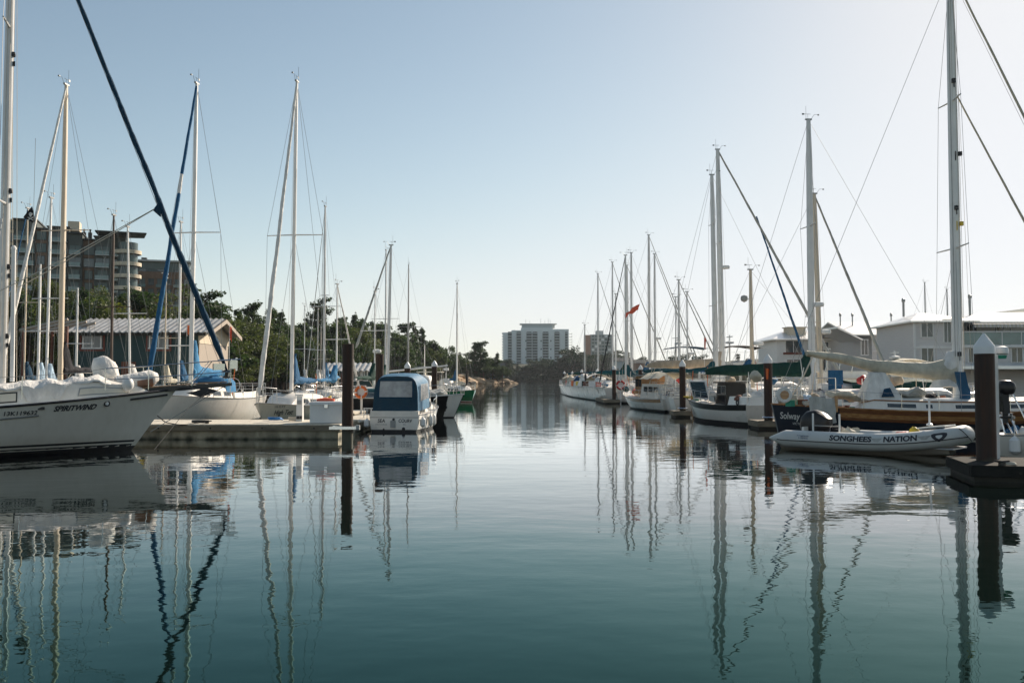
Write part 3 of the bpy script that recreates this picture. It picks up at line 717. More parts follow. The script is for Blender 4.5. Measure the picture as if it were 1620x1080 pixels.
for k in protos:
    for r in protos[k]:
        for ch in list(r.children): bpy.data.objects.remove(ch)
        bpy.data.objects.remove(r)
# undergrowth on the slopes
def scrub(name, fn, n, size, m, seed):
    rnd = random.Random(seed); cl = []
    for _ in range(n):
        p = fn(rnd)
        if p is not None: cl.append((p, rnd.uniform(.8, 1.9)))
    vs, fs = leaves(cl, n * 26, size, seed, .6); mb = MB(); mb.add(vs, fs); tag(mb.build(name, m, smooth=False), kind='stuff', label=None)
def fa(r):
    px = r.uniform(-30, 730); Y = (100 + r.uniform(4, 40)) if px < 420 else (110 + (px - 400) * .62 + r.uniform(0, 30)); x = X(px, Y); g = ground_h(x, Y)
    return Vector((x, Y, g + .4)) if g > .3 and not (px > 715) else None
scrub('undergrowth', fa, 700, .38, 'lf_mid', 3)
def fb(r):
    px = r.uniform(730, 985); Y = r.uniform(551, 575); x = X(px, Y); g = ground_h(x, Y); return Vector((x, Y, g + r.uniform(.5, 2.5))) if g > -.5 else None
scrub('bank_scrub', fb, 900, .7, 'lf_far', 4)
def fcx(r):
    px = r.uniform(985, 1640); Y = r.uniform(300, 325) if px > 1140 else r.uniform(380, 430); x = X(px, Y); g = ground_h(x, Y); return Vector((x, Y, g + r.uniform(.5, 2))) if g > -.5 else None
scrub('shore_scrub', fcx, 260, .7, 'lf_far', 5)

# ------------------------------------------------------------------ buildings
mat('b_white', V(.80, .82, .80), .7, var=.06, scale=.1); mat('b_grey', V(.30, .32, .33), .7, var=.06); mat('b_brown', V(.30, .17, .12), .85, var=.15, scale=.3)
mat('b_brick', V(.11, .065, .04), .9, c2=V(.20, .125, .08), scale=.6); mat('b_teal', V(.055, .095, .095), .3, var=.15, scale=.4); mat('b_frame', V(.07, .085, .08), .8, var=.2); mat('b_cream', V(.62, .53, .40), .8)
mat('b_slab', V(.52, .54, .53), .8); mat('b_dark', V(.025, .032, .033), .6); mat('b_glassrail', V(.12, .20, .20), .15, var=.3, scale=.5, spec=.8)
mat('siding_teal', V(.025, .055, .055), .75, var=.12, stretch=(.3, .3, 5), scale=3, bump=.01, bscale=3); mat('siding_tan', V(.40, .34, .28), .8, var=.1, stretch=(5, 5, .2), scale=3, bump=.02, bscale=3)
mat('siding_grey', V(.62, .60, .58), .75, var=.06, stretch=(.3, .3, 6), scale=3); mat('roof_metal', V(.62, .61, .58), .42, metal=.4, var=.12, scale=.8, c2=V(.42, .40, .37), stretch=(.4, 2, 2))
mat('roof_white', V(.86, .84, .81), .38, metal=.55, var=.05, scale=1.2, bump=.01, bscale=2); mat('roof_green', V(.02, .07, .055), .6); mat('trim_white', V(.74, .73, .70), .5, var=.04); mat('trim_red', V(.17, .05, .035), .7); mat('wood_red', V(.16, .06, .035), .8, var=.2)
mat('awning_stripe', V(.62, .58, .55), .8)
def wins(root, rows, m='pane', frame='trim_white', fr=.06, name='window', pane=True, proto={}):
    "rows: list of (x, z, w, h, y, rz) on a facade; one window object each, meshes shared by size"
    for x, z, w_, h_, y, rz in rows:
        key = (round(w_, 2), round(h_, 2), m, frame, fr)
        if key not in proto:
            a = MB(); 
            for dx, dz, ww, hh in ((0, h_ / 2, w_ + fr * 2, fr), (0, -h_ / 2, w_ + fr * 2, fr), (-w_ / 2, 0, fr, h_ - fr), (w_ / 2, 0, fr, h_ - fr), (0, 0, fr * .8, h_ - fr)): a.box((dx, -.02, dz), (ww, .10, hh))
            f = a.build(name, frame, None, smooth=False); g = MB(); g.box((0, 0, 0), (w_, .06, h_)); p = g.build('pane', m, None, smooth=False)
            proto[key] = (f.data, p.data); bpy.data.objects.remove(f); bpy.data.objects.remove(p)
        fd, pd = proto[key]
        f = bpy.data.objects.new(name, fd); col.objects.link(f); f.parent = root; f.location = (x, y, z); f.rotation_euler = (0, 0, rz)
        if pane: p = bpy.data.objects.new('pane', pd); col.objects.link(p); p.parent = f
def tower(name, px0, px1, top, Y, label, depth, segs, floors, wallm, zb=8, rz=0):
    pass
# pale slab tower block at the head of the inlet
def pale_tower():
    Y = 640; zb = 9.0; x0, x1 = X(796, Y), X(903, Y); top = Z(521, Y); W = x1 - x0; cx = (x0 + x1) / 2
    r = empty('apartment_tower', (cx, Y, zb), 0, 'wide pale concrete apartment tower with balconies across the inlet', 'building'); H_ = top - zb; D = 16
    steps = [(-W / 2, -W / 2 + 6, -2.2), (-W / 2 + 6, -W / 2 + 13, -.6), (-W / 2 + 13, W / 2 - 13, 1.2), (W / 2 - 13, W / 2 - 1.5, .2)]
    mb = MB()
    for a, b, dz in steps: mb.box(((a + b) / 2, D / 2, (H_ + dz) / 2), (b - a, D, H_ + dz))
    mb.build('wall', 'b_white', r, smooth=False)
    mb = MB(); mb.box((1, D / 2, H_ + 1.2 + 1.4), (24, 10, 2.8)); mb.build('penthouse', 'b_slab', r, smooth=False)
    mb = MB(); mb.box((1, D / 2, H_ + 4.15), (27, 12, .5)); mb.build('roof_slab', 'b_slab', r, smooth=False)
    for k, (dx, h_) in enumerate(((-8, 3.5), (-5, 2.4), (3, 4), (6, 2.8), (8.5, 4.4), (10, 3))):
        q = MB(); q.tube([(dx, D / 2, H_ + 4.4), (dx, D / 2, H_ + 4.4 + h_)], .12, 4); q.build('antenna', 'b_slab', r)
    nf = 13; fh = (H_ - 2.5) / nf
    cols = [(-W / 2 + 4.8, 2.6), (-W / 2 + 11.3, 3.0), (-W / 2 + 18.8, 3.6), (-1.5, 3.4), (6.2, 4.0), (W / 2 - 10, 3.4), (W / 2 - 3.2, 1.8)]
    bw = {}
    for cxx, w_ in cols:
        q = MB(); q.box((cxx, .02, (H_ - 2) / 2 + .6), (w_ * 1.08, .10, H_ - 3)); q.build('recess_shade_strip', 'b_dark', r, smooth=False)  # flat dark strip stands in for the shade behind each balcony stack
    for f in range(nf):
        z = 1.2 + f * fh + fh * .5
        for cxx, w_ in cols:
            wins(r, [(cxx, z, w_ * .92, fh * .62, -.08, 0)], 'b_dark', 'b_slab', .10, pane=True)
            key = w_
            if key not in bw:
                a = MB(); a.box((0, -.7, 0), (w_ * 1.05, 1.3, .16)); a.box((0, -1.32, .42), (w_ * 1.05, .07, .62)); o = a.build('balcony', 'b_slab', None, smooth=False); bw[key] = o.data; bpy.data.objects.remove(o)
            o = bpy.data.objects.new('balcony', bw[key]); col.objects.link(o); o.parent = r; o.location = (cxx, -.05, z - fh * .42)
    q = MB()  # blank pilasters between the balcony stacks
    for cxx in (-W / 2 + 8, -W / 2 + 15, 1.4, 11.5, W / 2 - 6.5): q.box((cxx, -.35, (H_ - .5) / 2), (1.6, .6, H_ - .5))
    q.build('pilaster', 'b_white', r, smooth=False)
    for f in range(nf):   # rounded end balconies stick out to the right
        a = MB(); a.prism([(W / 2 - 1.6, 2), (W / 2 + 1.2, 2.6), (W / 2 + 1.2, 8), (W / 2 - 1.6, 8)], 1.2 + f * fh, 1.2 + f * fh + .2, axis='Z'); a.prism([(W / 2 + 1.1, 2.6), (W / 2 + 1.2, 2.6), (W / 2 + 1.2, 8), (W / 2 + 1.1, 8)], 1.4 + f * fh, 2.3 + f * fh, axis='Z')
        a.prism([(-W / 2 - .9, 1), (-W / 2 - .01, 1), (-W / 2 - .01, 7), (-W / 2 - .9, 7)], 1.2 + f * fh, 2.1 + f * fh, axis='Z'); a.build('end_balcony', 'b_white', r, smooth=False)
    for i, (dx, w_) in enumerate(((3.0, .8), (10, .8), (13, .8), (-8, .8))):
        for f in (1, 3, 4, 6, 8, 9, 11): wins(r, [(dx, 1.2 + f * fh + fh * .5, w_, 1.0, -.03, 0)], 'b_dark', 'b_slab', .06) if len(r.children) < 400 and f in (3, 6, 9) else None
pale_tower()
def small_tower():
    Y = 700; zb = 9; x0, x1 = X(926, Y), X(969, Y); top = Z(529, Y); W = x1 - x0; r = empty('apartment_block', ((x0 + x1) / 2, Y, zb), 0, 'small grey-green tower with a brown left wall behind the far masts', 'building'); H_ = top - zb
    mb = MB(); mb.box((2, 7, H_ / 2), (W - 4, 14, H_)); mb.build('wall', 'b_grey', r, smooth=False)
    mb = MB(); mb.box((-W / 2 + 2, 6.6, H_ / 2 - .2), (4.2, 14, H_ - .4)); mb.build('brick_wall', 'b_brown', r, smooth=False)
    mb = MB(); mb.box((1, 7, H_ + 1.6), (6, 6, 3.2)); mb.build('plant_room', 'b_slab', r, smooth=False)
    nf = 10; fh = (H_ - 1) / nf
    for f in range(nf):
        for k in range(6): wins(r, [(-W / 2 + 6 + k * 2.6, 1 + f * fh + fh / 2, 2.1, fh * .62, -.03, 0)], 'b_teal' if (f * 7 + k * 3) % 5 else 'b_white', 'b_slab', .1)
        a = MB(); a.box((2.2, -.5, 1 + f * fh + .1), (W - 5.5, .9, .18)); a.build('balcony', 'b_slab', r, smooth=False)
small_tower()
def hillside_flats():
    # stepped apartment building, long wing running left, round glazed corner at its right end
    Y = 215; zb = 11.0; r = empty('hillside_apartments', (X(106, Y), Y, zb), R(19), 'big dark glass and brick apartment building on the left hillside', 'building')
    def xx(px): return (px - 110) / F * Y
    segs = [(-14, 32, 346, 'b_cream', 5), (32, 64, 352, 'b_teal', .2), (64, 80, 366, 'b_brick', -.7), (80, 110, 361, 'b_teal', .5), (110, 130, 370, 'b_teal', -.3), (130, 148, 378, 'b_brick', .9), (148, 172, 374, 'b_teal', -.5), (172, 192, 371, 'b_teal', .8)]
    base = 480
    for i, (a, b, t, m, dy) in enumerate(segs):
        x0, x1 = xx(a), xx(b); H_ = Z(t, Y) - zb; q = MB(); q.box(((x0 + x1) / 2, 6 + dy, H_ / 2), (x1 - x0 - .01, 12, H_))
        q.build('wall', 'b_brick' if m == 'b_brick' else 'b_frame' if m == 'b_teal' else m, r, smooth=False)
        if m != 'b_cream':
            q = MB(); q.box(((x0 + x1) / 2, 5.6 + dy, H_ + .2), (x1 - x0 + .5, 12.9, .3)); q.build('roof', 'b_dark', r, smooth=False)
        nf = int(H_ / 3.0); n = max(1, int((x1 - x0) / 2.6))
        for f in range(nf):
            for k in range(n):
                x = x0 + (x1 - x0) * (k + .5) / n
                if m == 'b_brick' and k % 2: continue
                top_ = f >= nf - 2
                wins(r, [(x, 1.6 + f * 3.0, (x1 - x0) / n * (.86 if top_ or k % 2 else .62), 2.1, dy - .02, 0)], 'b_teal' if (f + k) % 3 else 'pane', 'b_dark', .1)
            if m == 'b_teal':
                q = MB(); q.box(((x0 + x1) / 2, dy - .7, .35 + f * 3.0), (x1 - x0 - .6, 1.3, .18)); q.box(((x0 + x1) / 2, dy - 1.33, .9 + f * 3.0), (x1 - x0 - .6, .05, .9), 1); q.build('balcony', ['b_slab', 'b_glassrail'], r, smooth=False)
    q = MB(); q.box((xx(114), 5, Z(362, Y) - zb + 1.2), (2.6, 4, 2.4)); q.build('lift_tower', 'b_cream', r, smooth=False)
    for k, px in enumerate((128, 137)): 
        q = MB(); q.box((xx(px), 5, Z(372, Y) - zb + .9), (.9, .9, 1.4)); q.lathe((xx(px), 5, Z(372, Y) - zb + 1.6), [(.2, 0), (.2, .5), (.35, .7), (.05, .9)], 8); q.build('roof_vent', 'b_dark', r)
    # curved corner bays
    cx = xx(196); 
    for f in range(8):
        H0 = f * 3.0 + 1.0; rr = 3.3 - (.0 if f > 2 else .3)
        q = MB(); q.lathe((cx, .6, H0), [(rr, 0), (rr, .9), (rr - .12, .92), (rr - .12, 0)], 20); q.build('curved_balcony', 'b_cream', r, smooth=True)
        q = MB(); q.lathe((cx, .8, H0 + .9), [(rr - .9, 0), (rr - .9, 2.0)], 20); q.build('curved_glazing', 'b_teal', r)
    q = MB(); q.prism([(cx - 7, -4.2), (cx + 4.6, -3.6), (cx + 3.6, 4), (cx - 7, 6)], Z(371, Y) - zb + .5, Z(371, Y) - zb + .8, axis='Z'); q.build('canopy_roof', 'b_dark', r, smooth=False)
    # second, lower block
    Y2 = 262; r2 = empty('brick_flats', (X(252, Y2), Y2, zb), R(15), 'brick and glass apartment block with a flat grey roof right of the hillside building', 'building')
    W = (300 - 208) / F * Y2; H_ = Z(414, Y2) - zb
    q = MB(); q.box((0, 6, (H_ - 3) / 2), (W, 12, H_ - 3)); q.build('wall', 'b_brick', r2, smooth=False)
    q = MB(); q.box((.6, 6.4, H_ - 1.49), (W - 2.2, 11, 3)); q.build('upper_storey', 'b_teal', r2, smooth=False)
    q = MB(); q.box((.8, 6, H_ + .25), (W - 1, 13.4, .45)); q.build('roof', 'b_slab', r2, smooth=False)
    q = MB(); q.box((-W / 2 + 3.5, 5, H_ + .95), (1.5, 1.5, 1.4)); q.build('chimney', 'b_dark', r2, smooth=False)
    nf = int((H_ - 3) / 3)
    for f in range(nf + 1):
        for k in range(7):
            wins(r2, [(-W / 2 + W * (k + .5) / 7, 1.7 + f * 3.0, 1.5 if f < nf else 2.0, 1.9, -.03 if f < nf else .86, 0)], 'b_teal' if (k + f) % 2 else 'pane', 'b_dark', .08)
    for k in (1, 3, 5):
        for f in range(nf): q = MB(); q.box((-W / 2 + W * (k + .5) / 7, -.6, .5 + f * 3), (2.0, 1.1, .9)); q.build('balcony', 'b_glassrail', r2, smooth=False)
hillside_flats()

def corrugated(root, x0, x1, y0, z0, y1, z1, m='roof_metal', pitch=.42, amp=.06, name='roof'):
    "corrugated sheet sloping from the eave (y0,z0) to the ridge (y1,z1)"
    mb = MB(); n = int((x1 - x0) / pitch * 4); ra = []; rb = []
    for i in range(n + 1):
        x = x0 + (x1 - x0) * i / n; d = amp * math.sin(2 * math.pi * i / 4); ra.append((x, y0, z0 + d)); rb.append((x, y1, z1 + d))
    lo = [(x, y, z - .05) for x, y, z in ra]; lb = [(x, y, z - .05) for x, y, z in rb]
    mb.rings([lo, ra, rb, lb, lo], 0, False, False); return mb.build(name, m, root, ang=60)
def float_house(Y, pxa, pxb, eave, ridge, depth, label, wall, over=.5, wins_=(), base=None):
    x0, x1 = X(pxa, Y), X(pxb, Y); ze = Z(eave, Y); zr = Z(ridge, Y + depth / 2); cx = (x0 + x1) / 2; W = x1 - x0
    r = empty('floating_home', (cx, Y, 0), 0, label, 'house')
    q = MB(); q.box((0, depth / 2, .25), (W + 1.6, depth + 1.8, .7)); q.build('float', 'timber_dark', r, smooth=False)
    q = MB(); q.prism([(0, .6), (0, ze), (depth / 2, zr - .12), (depth, ze), (depth, .6)], -W / 2, W / 2 - .02, axis='X'); q.build('wall', wall, r, smooth=False)
    corrugated(r, -W / 2 - .5, W / 2 + over, -.45, ze - .1, depth / 2, zr + .05); corrugated(r, -W / 2 - .5, W / 2 + over, depth + .45, ze - .1, depth / 2, zr + .05)
    return r, cx, ze, zr
r, cx, ze, zr = float_house(62, 118, 314, 523, 505, 6.4, 'long dark teal floating house with a corrugated metal roof and red-framed windows', 'siding_teal', over=.9)
W2 = (X(314, 62) - X(118, 62)) / 2
g = MB(); g.prism([(.05, .7), (.05, ze - .9), (6.35, ze - .9), (6.35, .7)], W2 + .01, W2 + .06, axis='X'); g.build('gable_boards', 'siding_tan', r, smooth=False)
g = MB(); g.prism([(.02, ze - .88), (.02, ze - .12), (3.2, zr - .2), (6.38, ze - .12), (6.38, ze - .88)], W2 + .0, W2 + .09, axis='X'); g.build('gable_panel', 'b_cream', r, smooth=False)
g = MB()
for ya, za, yb, zb_ in ((-.5, ze - .16, 3.2, zr - .02), (6.9, ze - .16, 3.2, zr - .02)): g.prism([(ya, za), (yb, zb_), (yb, zb_ - .28), (ya, za - .28)], W2 + .9, W2 + .97, axis='X')
g.build('barge_board', 'siding_tan', r, smooth=False)
g = MB(); g.box((0, -.48, ze - .26), (W2 * 2 + 1.3, .06, .2)); g.build('fascia', 'timber_dark', r, smooth=False)
for px in (147, 252): 
    wins(r, [(X(px, 62) - cx, Z(540, 62), 1.25, .95, -.03, 0)], 'pane', 'trim_white', .10)
    g = MB(); x = X(px, 62) - cx; z = Z(540, 62)
    for dx, dz, a, b in ((0, .62, 1.75, .12), (0, -.62, 1.75, .12), (-.82, 0, .12, 1.12), (.82, 0, .12, 1.12)): g.box((x + dx, -.03, z + dz), (a, .10, b))
    g.build('window_surround', 'trim_red', r, smooth=False)
g = MB(); g.box((X(205, 62) - cx, -.04, 2.2), (1.0, .08, 2.3)); g.build('door', 'wood_red', r, smooth=False)
# open timber porch frame at its left end
rp = empty('porch_frame', (X(84, 60), 60, 0), 0, 'open sunlit timber rafters over the porch left of the teal floating house', 'porch')
for k in range(4):
    g = MB(); a = Vector((-1.7, -1 + k * 1.3, Z(524, 60))); g.tube([a, a + Vector((3.2, 0, .75))], .11, 4); g.build('rafter', 'siding_tan', rp, smooth=False)
for x in (-1.5, 1.4):
    for y in (-.9, 2.8): g = MB(); g.box((x, y, (Z(524, 60) + .4) / 2), (.15, .15, Z(524, 60) + .2)); g.build('post', 'wood_red', rp, smooth=False)
g = MB(); g.box((0, 1, .3), (3.6, 4.6, .6)); g.build('float', 'timber_dark', rp, smooth=False)
r, cx, ze, zr = float_house(70, 522, 590, 584, 575, 3.4, 'small dark teal floating hut with a corrugated roof behind the tall rusty pile', 'siding_teal', over=.3)
wins(r, [(X(565, 70) - cx, Z(594, 70), .9, .8, -.03, 0), (X(577, 70) - cx, Z(594, 70), .5, .8, -.03, 0)], 'pane', 'trim_white', .07)
g = MB(); g.box((X(548, 70) - cx, -.04, 1.7), (.8, .08, 1.8)); g.build('door', 'wood_red', r, smooth=False)

# right-hand floating homes
def gable(r, x0, x1, y0, y1, ze, zr, m, over=.5, along='X', t=.14, name='roof'):
    q = MB()
    if along == 'X':
        ym = (y0 + y1) / 2; q.prism([(y0 - over, ze), (ym, zr), (y1 + over, ze), (y1 + over, ze - t), (ym, zr - t), (y0 - over, ze - t)], x0 - over, x1 + over, axis='X')
    else:
        xm = (x0 + x1) / 2; q.prism([(x0 - over, ze), (xm, zr), (x1 + over, ze), (x1 + over, ze - t), (xm, zr - t), (x0 - over, ze - t)], y0 - over, y1 + over, axis='Y')
    return q.build(name, m, r, smooth=False)
def hip(r, x0, x1, y0, y1, ze, zr, m, over=.5, ridge=.35, name='roof'):
    x0 -= over; x1 += over; y0 -= over; y1 += over; cx = (x0 + x1) / 2; cy = (y0 + y1) / 2; d = (x1 - x0) * ridge / 2
    q = MB(); v = [(x0, y0, ze), (x1, y0, ze), (x1, y1, ze), (x0, y1, ze), (cx - d, cy, zr), (cx + d, cy, zr)] + [(x, y, ze - .12) for x, y in ((x0, y0), (x1, y0), (x1, y1), (x0, y1))]
    q.add(v, [(0, 1, 5, 4), (1, 2, 5), (2, 3, 4, 5), (3, 0, 4), (0, 6, 7, 1), (1, 7, 8, 2), (2, 8, 9, 3), (3, 9, 6, 0), (9, 8, 7, 6)]); return q.build(name, m, r, smooth=False)
def grey_house():
    Y = 72; x0 = X(1446, Y); W = 16; r = empty('floating_home', (x0, Y, 0), R(-4), 'two-storey grey floating house with white roof, glass balcony and striped awning', 'house')
    ze = Z(510, Y); fl = Z(549, Y)
    q = MB(); q.box((W / 2, 4.5, .2), (W + 1, 11, .7)); q.build('float', 'timber_dark', r, smooth=False)
    q = MB(); q.box((W / 2, 4.5, (fl + .5) / 2), (W, 9, fl - .5)); q.build('lower_wall', 'siding_grey', r, smooth=False)
    q = MB(); q.box((1.8, 4.5, (fl + ze) / 2), (3.6, 9, ze - fl)); q.box((3.6 + (W - 3.61) / 2, 6.2, (fl + ze) / 2), (W - 3.62, 5.6, ze - fl - .02)); q.build('upper_wall', 'siding_grey', r, smooth=False)
    hip(r, 0, 4.6, 0, 9, ze + .12, Z(489, Y), 'roof_white', .45, .1); hip(r, 4.6, W, 1.6, 9, ze + .15, Z(488, Y), 'roof_white', .35, .5, name='main_roof')
    q = MB()
    for x in (0.0, 3.6): q.box((x, -.04, (fl + ze) / 2), (.16, .14, ze - fl - .05))
    for z in (fl - .02, 3.0, fl * .62): q.box((W / 2, -.05, z), (W + .1, .12, .16))
    for x in (.0, 3.55, 6.3, 9.5, 12.6): q.box((x, -.07, fl / 2 + .3), (.14, .12, fl - .9))
    q.build('corner_trim', 'trim_white', r, smooth=False)
    q = MB(); q.box((3.6 + (W - 3.6) / 2, .9, fl + .06), (W - 3.6, 2.7, .2)); q.build('balcony_floor', 'trim_white', r, smooth=False)
    q = MB(); q.box((3.6 + (W - 3.6) / 2, -.42, fl + 1.22), (W - 3.5, .08, .08))
    for k in range(9): q.box((3.7 + k * 1.5, -.42, fl + .65), (.06, .06, 1.1))
    q.build('railing', 'trim_white', r, smooth=False)
    q = MB(); q.box((3.6 + (W - 3.6) / 2, -.42, fl + .66), (W - 3.7, .02, .95)); q.build('glass_panel', 'b_glassrail', r, smooth=False)
    # awning with scalloped edge
    q = MB(); n = 30; a0, a1 = 5.0, 9.6; za = ze - .05
    for i in range(n):
        xa = a0 + (a1 - a0) * i / n; xb = a0 + (a1 - a0) * (i + 1) / n; mi = i % 2
        q.add([(xa, 2.6, za + .25), (xb, 2.6, za + .25), (xb, .6, za - .05), (xa, .6, za - .05), (xb, .58, za - .30), ((xa + xb) / 2, .58, za - .38), (xa, .58, za - .30)], [(0, 1, 2, 3), (3, 2, 4, 5, 6)], mi)
    q.build('awning', ['awning_stripe', 'cv_cream'], r, smooth=False)
    for x, z, a, b, y in ((1.0, Z(522, Y), .95, 1.2, -.03), (1.0, Z(560, Y), 1.0, 1.3, -.03), (4.6, Z(562, Y), .8, 1.2, -.03), (6.0, fl + 1.1, .9, 2.0, 3.37), (8.6, fl + 1.1, 1.2, 2.0, 3.37), (11.4, fl + 1.2, 1.4, 1.7, 3.37), (14, fl + 1.2, 1.4, 1.7, 3.37), (8.0, Z(562, Y), .9, 1.2, -.03), (2.6, fl + 1.3, .6, 1.9, -.03)):
        wins(r, [(x, z, a, b, y, 0)], 'pane', 'trim_white', .08)
    for k, (x, h_) in enumerate(((1.0, .7), (6.6, 1.0))): q = MB(); q.lathe((x, 5, ze + .8), [(.1, 0), (.1, h_ + .6), (.16, h_ + .6), (.16, h_ + .85), (.02, h_ + .95)], 8); q.build('vent_pipe', 'alu_dark', r)
    q = MB(); q.box((7, -1.6, 3.25), (14, 2.9, .10), rx=.10); q.box((7, -3.0, 3.02), (14, .1, .22)); q.build('porch_roof', 'roof_white', r, smooth=False)
grey_house()
def grey_shed():
    Y = 92; x0, x1 = X(1318, Y), X(1448, Y); r = empty('boat_shed', (x0, Y, 0), 0, 'low grey boat shed with a broad pale metal roof left of the grey house', 'building'); W = x1 - x0
    ze = Z(531, Y); q = MB(); q.box((W / 2, 6, .3), (W + 1, 13, .7)); q.build('float', 'timber_dark', r, smooth=False)
    q = MB(); q.box((W / 2 + 2, 6, (ze + .6) / 2), (W - 4, 12, ze - .6)); q.build('wall', 'siding_grey', r, smooth=False)
    gable(r, 2.0, W, 0, 12, ze + .15, Z(509, Y + 6), 'roof_white', .4)
    q = MB(); q.prism([(0, ze + .9), (2.6, ze - .4), (2.6, ze - .55), (0, ze + .7)], -1.2, 5, axis='Y'); q.build('lean_to_roof', 'roof_white', r, smooth=False)
    q = MB(); q.box((W / 2 + 2, -.06, ze - 1.6), (W - 4, .1, .14)); q.box((W / 2 + 2, -.06, 1.9), (W - 4, .1, .14)); q.build('batten', 'trim_white', r, smooth=False)
    q = MB(); q.box((W / 2 + 2, -.05, 1.15), (W - 4.2, .1, 1.2)); q.build('roller_door', 'b_white', r, smooth=False)
    for k, px in enumerate((1352, 1372, 1436)): q = MB(); x = X(px, Y) - x0; q.lathe((x, 4, ze + .8), [(.07, 0), (.07, 1.5), (.13, 1.5), (.13, 1.8), (.02, 1.9)], 8); q.build('vent_pipe', 'alu_dark', r)
    wins(r, [(3.2, ze - 1.2, .7, 1.6, -.03, 0)], 'pane', 'trim_white', .08)
grey_shed()
def white_house():
    Y = 104; x0, x1 = X(1229, Y), X(1329, Y); r = empty('floating_home', (x0, Y, 0), 0, 'white floating house with a hipped pale roof and box vent behind the green boom cover', 'house'); W = x1 - x0
    ze = Z(538, Y); q = MB(); q.box((W / 2, 4, .3), (W + 1, 9, .7)); q.build('float', 'timber_dark', r, smooth=False)
    q = MB(); q.box((W / 2, 4, (ze + .6) / 2), (W, 8, ze - .6)); q.build('wall', 'trim_white', r, smooth=False)
    hip(r, 0, W, 0, 8, ze + .12, Z(524, Y + 4), 'roof_white', .7, .4)
    q = MB(); q.box((2.9, 2.6, Z(523, Y)), (2.1, 1.8, .9)); q.box((2.9, 2.6, Z(523, Y) + .5), (2.4, 2.1, .12)); q.build('roof_vent', 'b_cream', r, smooth=False)
    for x, z, a, b in ((1.9, Z(550, Y), 1.9, 1.7), (5.4, Z(550, Y), 1.2, 1.4), (1.9, Z(577, Y), 1.6, 1.3), (4.9, Z(577, Y), 1.6, 1.3)): wins(r, [(x, z, a, b, -.03, 0)], 'pane', 'trim_white', .09)
    q = MB(); q.box((1.9, -.08, Z(559, Y)), (2.4, .12, .25)); q.box((1.9, -.08, Z(586, Y)), (2.0, .12, .2)); q.build('window_box', 'trim_red', r, smooth=False)
white_house()
def green_house():
    Y = 98; x0 = X(1606, Y); r = empty('floating_home', (x0, Y, 0), 0, 'house with a steep dark green gable roof at the right edge', 'house')
    ze = Z(502, Y); q = MB(); q.prism([(0, .5), (0, ze), (2.6, Z(488, Y)), (5.2, ze), (5.2, .5)], 0, 8, axis='Y'); q.build('wall', 'b_blue' if 'b_blue' in M else 'siding_blue', r, smooth=False)
    gable(r, 0, 5.2, 0, 8, ze + .1, Z(485, Y), 'roof_green', .5, along='Y', t=.35)
    q = MB(); q.prism([(1.3, ze + .2), (2.6, ze + 1.1), (3.9, ze + .2)], -.08, .0, axis='Y'); q.build('gable_trim', 'trim_white', r, smooth=False)
    wins(r, [(1.6, Z(535, Y), 1.2, 1.5, -.03, 0)], 'pane', 'trim_white', .09)
mat('siding_blue', V(.16, .24, .34), .7); green_house()
# low distant buildings among the trees on the right shore
for i, (px, w_, top, c) in enumerate(((985, 9, 566, 'b_slab'), (1008, 12, 569, 'b_brown'), (1046, 16, 570, 'b_slab'), (1205, 10, 568, 'b_cream'))):
    Y = 420 if px < 1120 else 318; x = X(px, Y); g = max(ground_h(x, Y), .5) - .5; H_ = Z(top, Y) - g - 1.6
    r = empty('distant_house', (x, Y - 3, g), 0, ('pale flat-fronted far house right of the small tower', 'brownish far house low behind the red flag masts', 'wide pale far house behind the tallest of the distant masts', 'cream far house behind the motor yacht')[i], 'house')
    q = MB(); q.box((0, 4, H_ / 2), (w_, 8, H_)); q.build('wall', c, r, smooth=False); gable(r, -w_ / 2, w_ / 2, 0, 8, H_, H_ + 1.7, 'b_dark', .5)
    for k in range(3): wins(r, [(-w_ / 3 + k * w_ / 3, H_ * .62, 1.4, 1.3, -.03, 0)], 'pane', 'trim_white', .1)
r = empty('shore_house', (X(138, 338) * 0 + X(783, 342), 346, 2.2), 0, 'small grey-blue house half hidden in the headland trees', 'house')
q = MB(); q.box((0, 3, 2), (7, 6, 4)); q.build('wall', 'siding_blue', r, smooth=False); gable(r, -3.5, 3.5, 0, 6, 4, 6, 'b_dark', .4); wins(r, [(-1.5, 2.2, 1.2, 1.2, -.03, 0), (1.5, 2.2, 1.2, 1.2, -.03, 0)], 'pane', 'trim_white', .1)

mat('timber_wet', V(.012, .013, .012), .95, c2=V(.032, .032, .028), spec=.1, stretch=(.7, 4, 4), scale=2, bump=.01)
# ------------------------------------------------------------------ docks, piles, dock furniture
def float_dock(name, x0, x1, y0, y1, top, label, side='concrete', fz=-.3, cat='dock', rz=0, whaler='timber', top_m='dock_top'):
    cx, cy = (x0 + x1) / 2, (y0 + y1) / 2; r = empty(name, (cx, cy, 0), rz, label, cat); W, D = x1 - x0, y1 - y0
    q = MB(); q.box((0, 0, (top - .22 + fz) / 2), (W - .16, D - .16, top - .22 - fz)); q.build('float_body', side, r, smooth=False)
    q = MB()
    for sy in (-1, 1): q.box((0, sy * (D / 2 - .04), top - .15), (W, .10, .2))
    for sx in (-1, 1): q.box((sx * (W / 2 - .04), 0, top - .152), (.10, D - .2, .2))
    q.build('waler', whaler, r, smooth=False)
    q = MB(); n = max(2, int(W / 2.4))
    for k in range(n): q.box((-W / 2 + W * (k + .5) / n, 0, top - .03), (W / n - .02, D - .02, .05))
    q.build('deck_boards', top_m, r, smooth=False)
    q = MB(); nb = int(W / 1.8)
    for k in range(nb): q.lathe((-W / 2 + W * (k + .5) / nb, -D / 2 - .012, top - .15), [(.03, -.02), (.03, .0), (.015, .02)], 6, axis='Y')
    q.build('bolt', 'timber_dark', r)
    return r
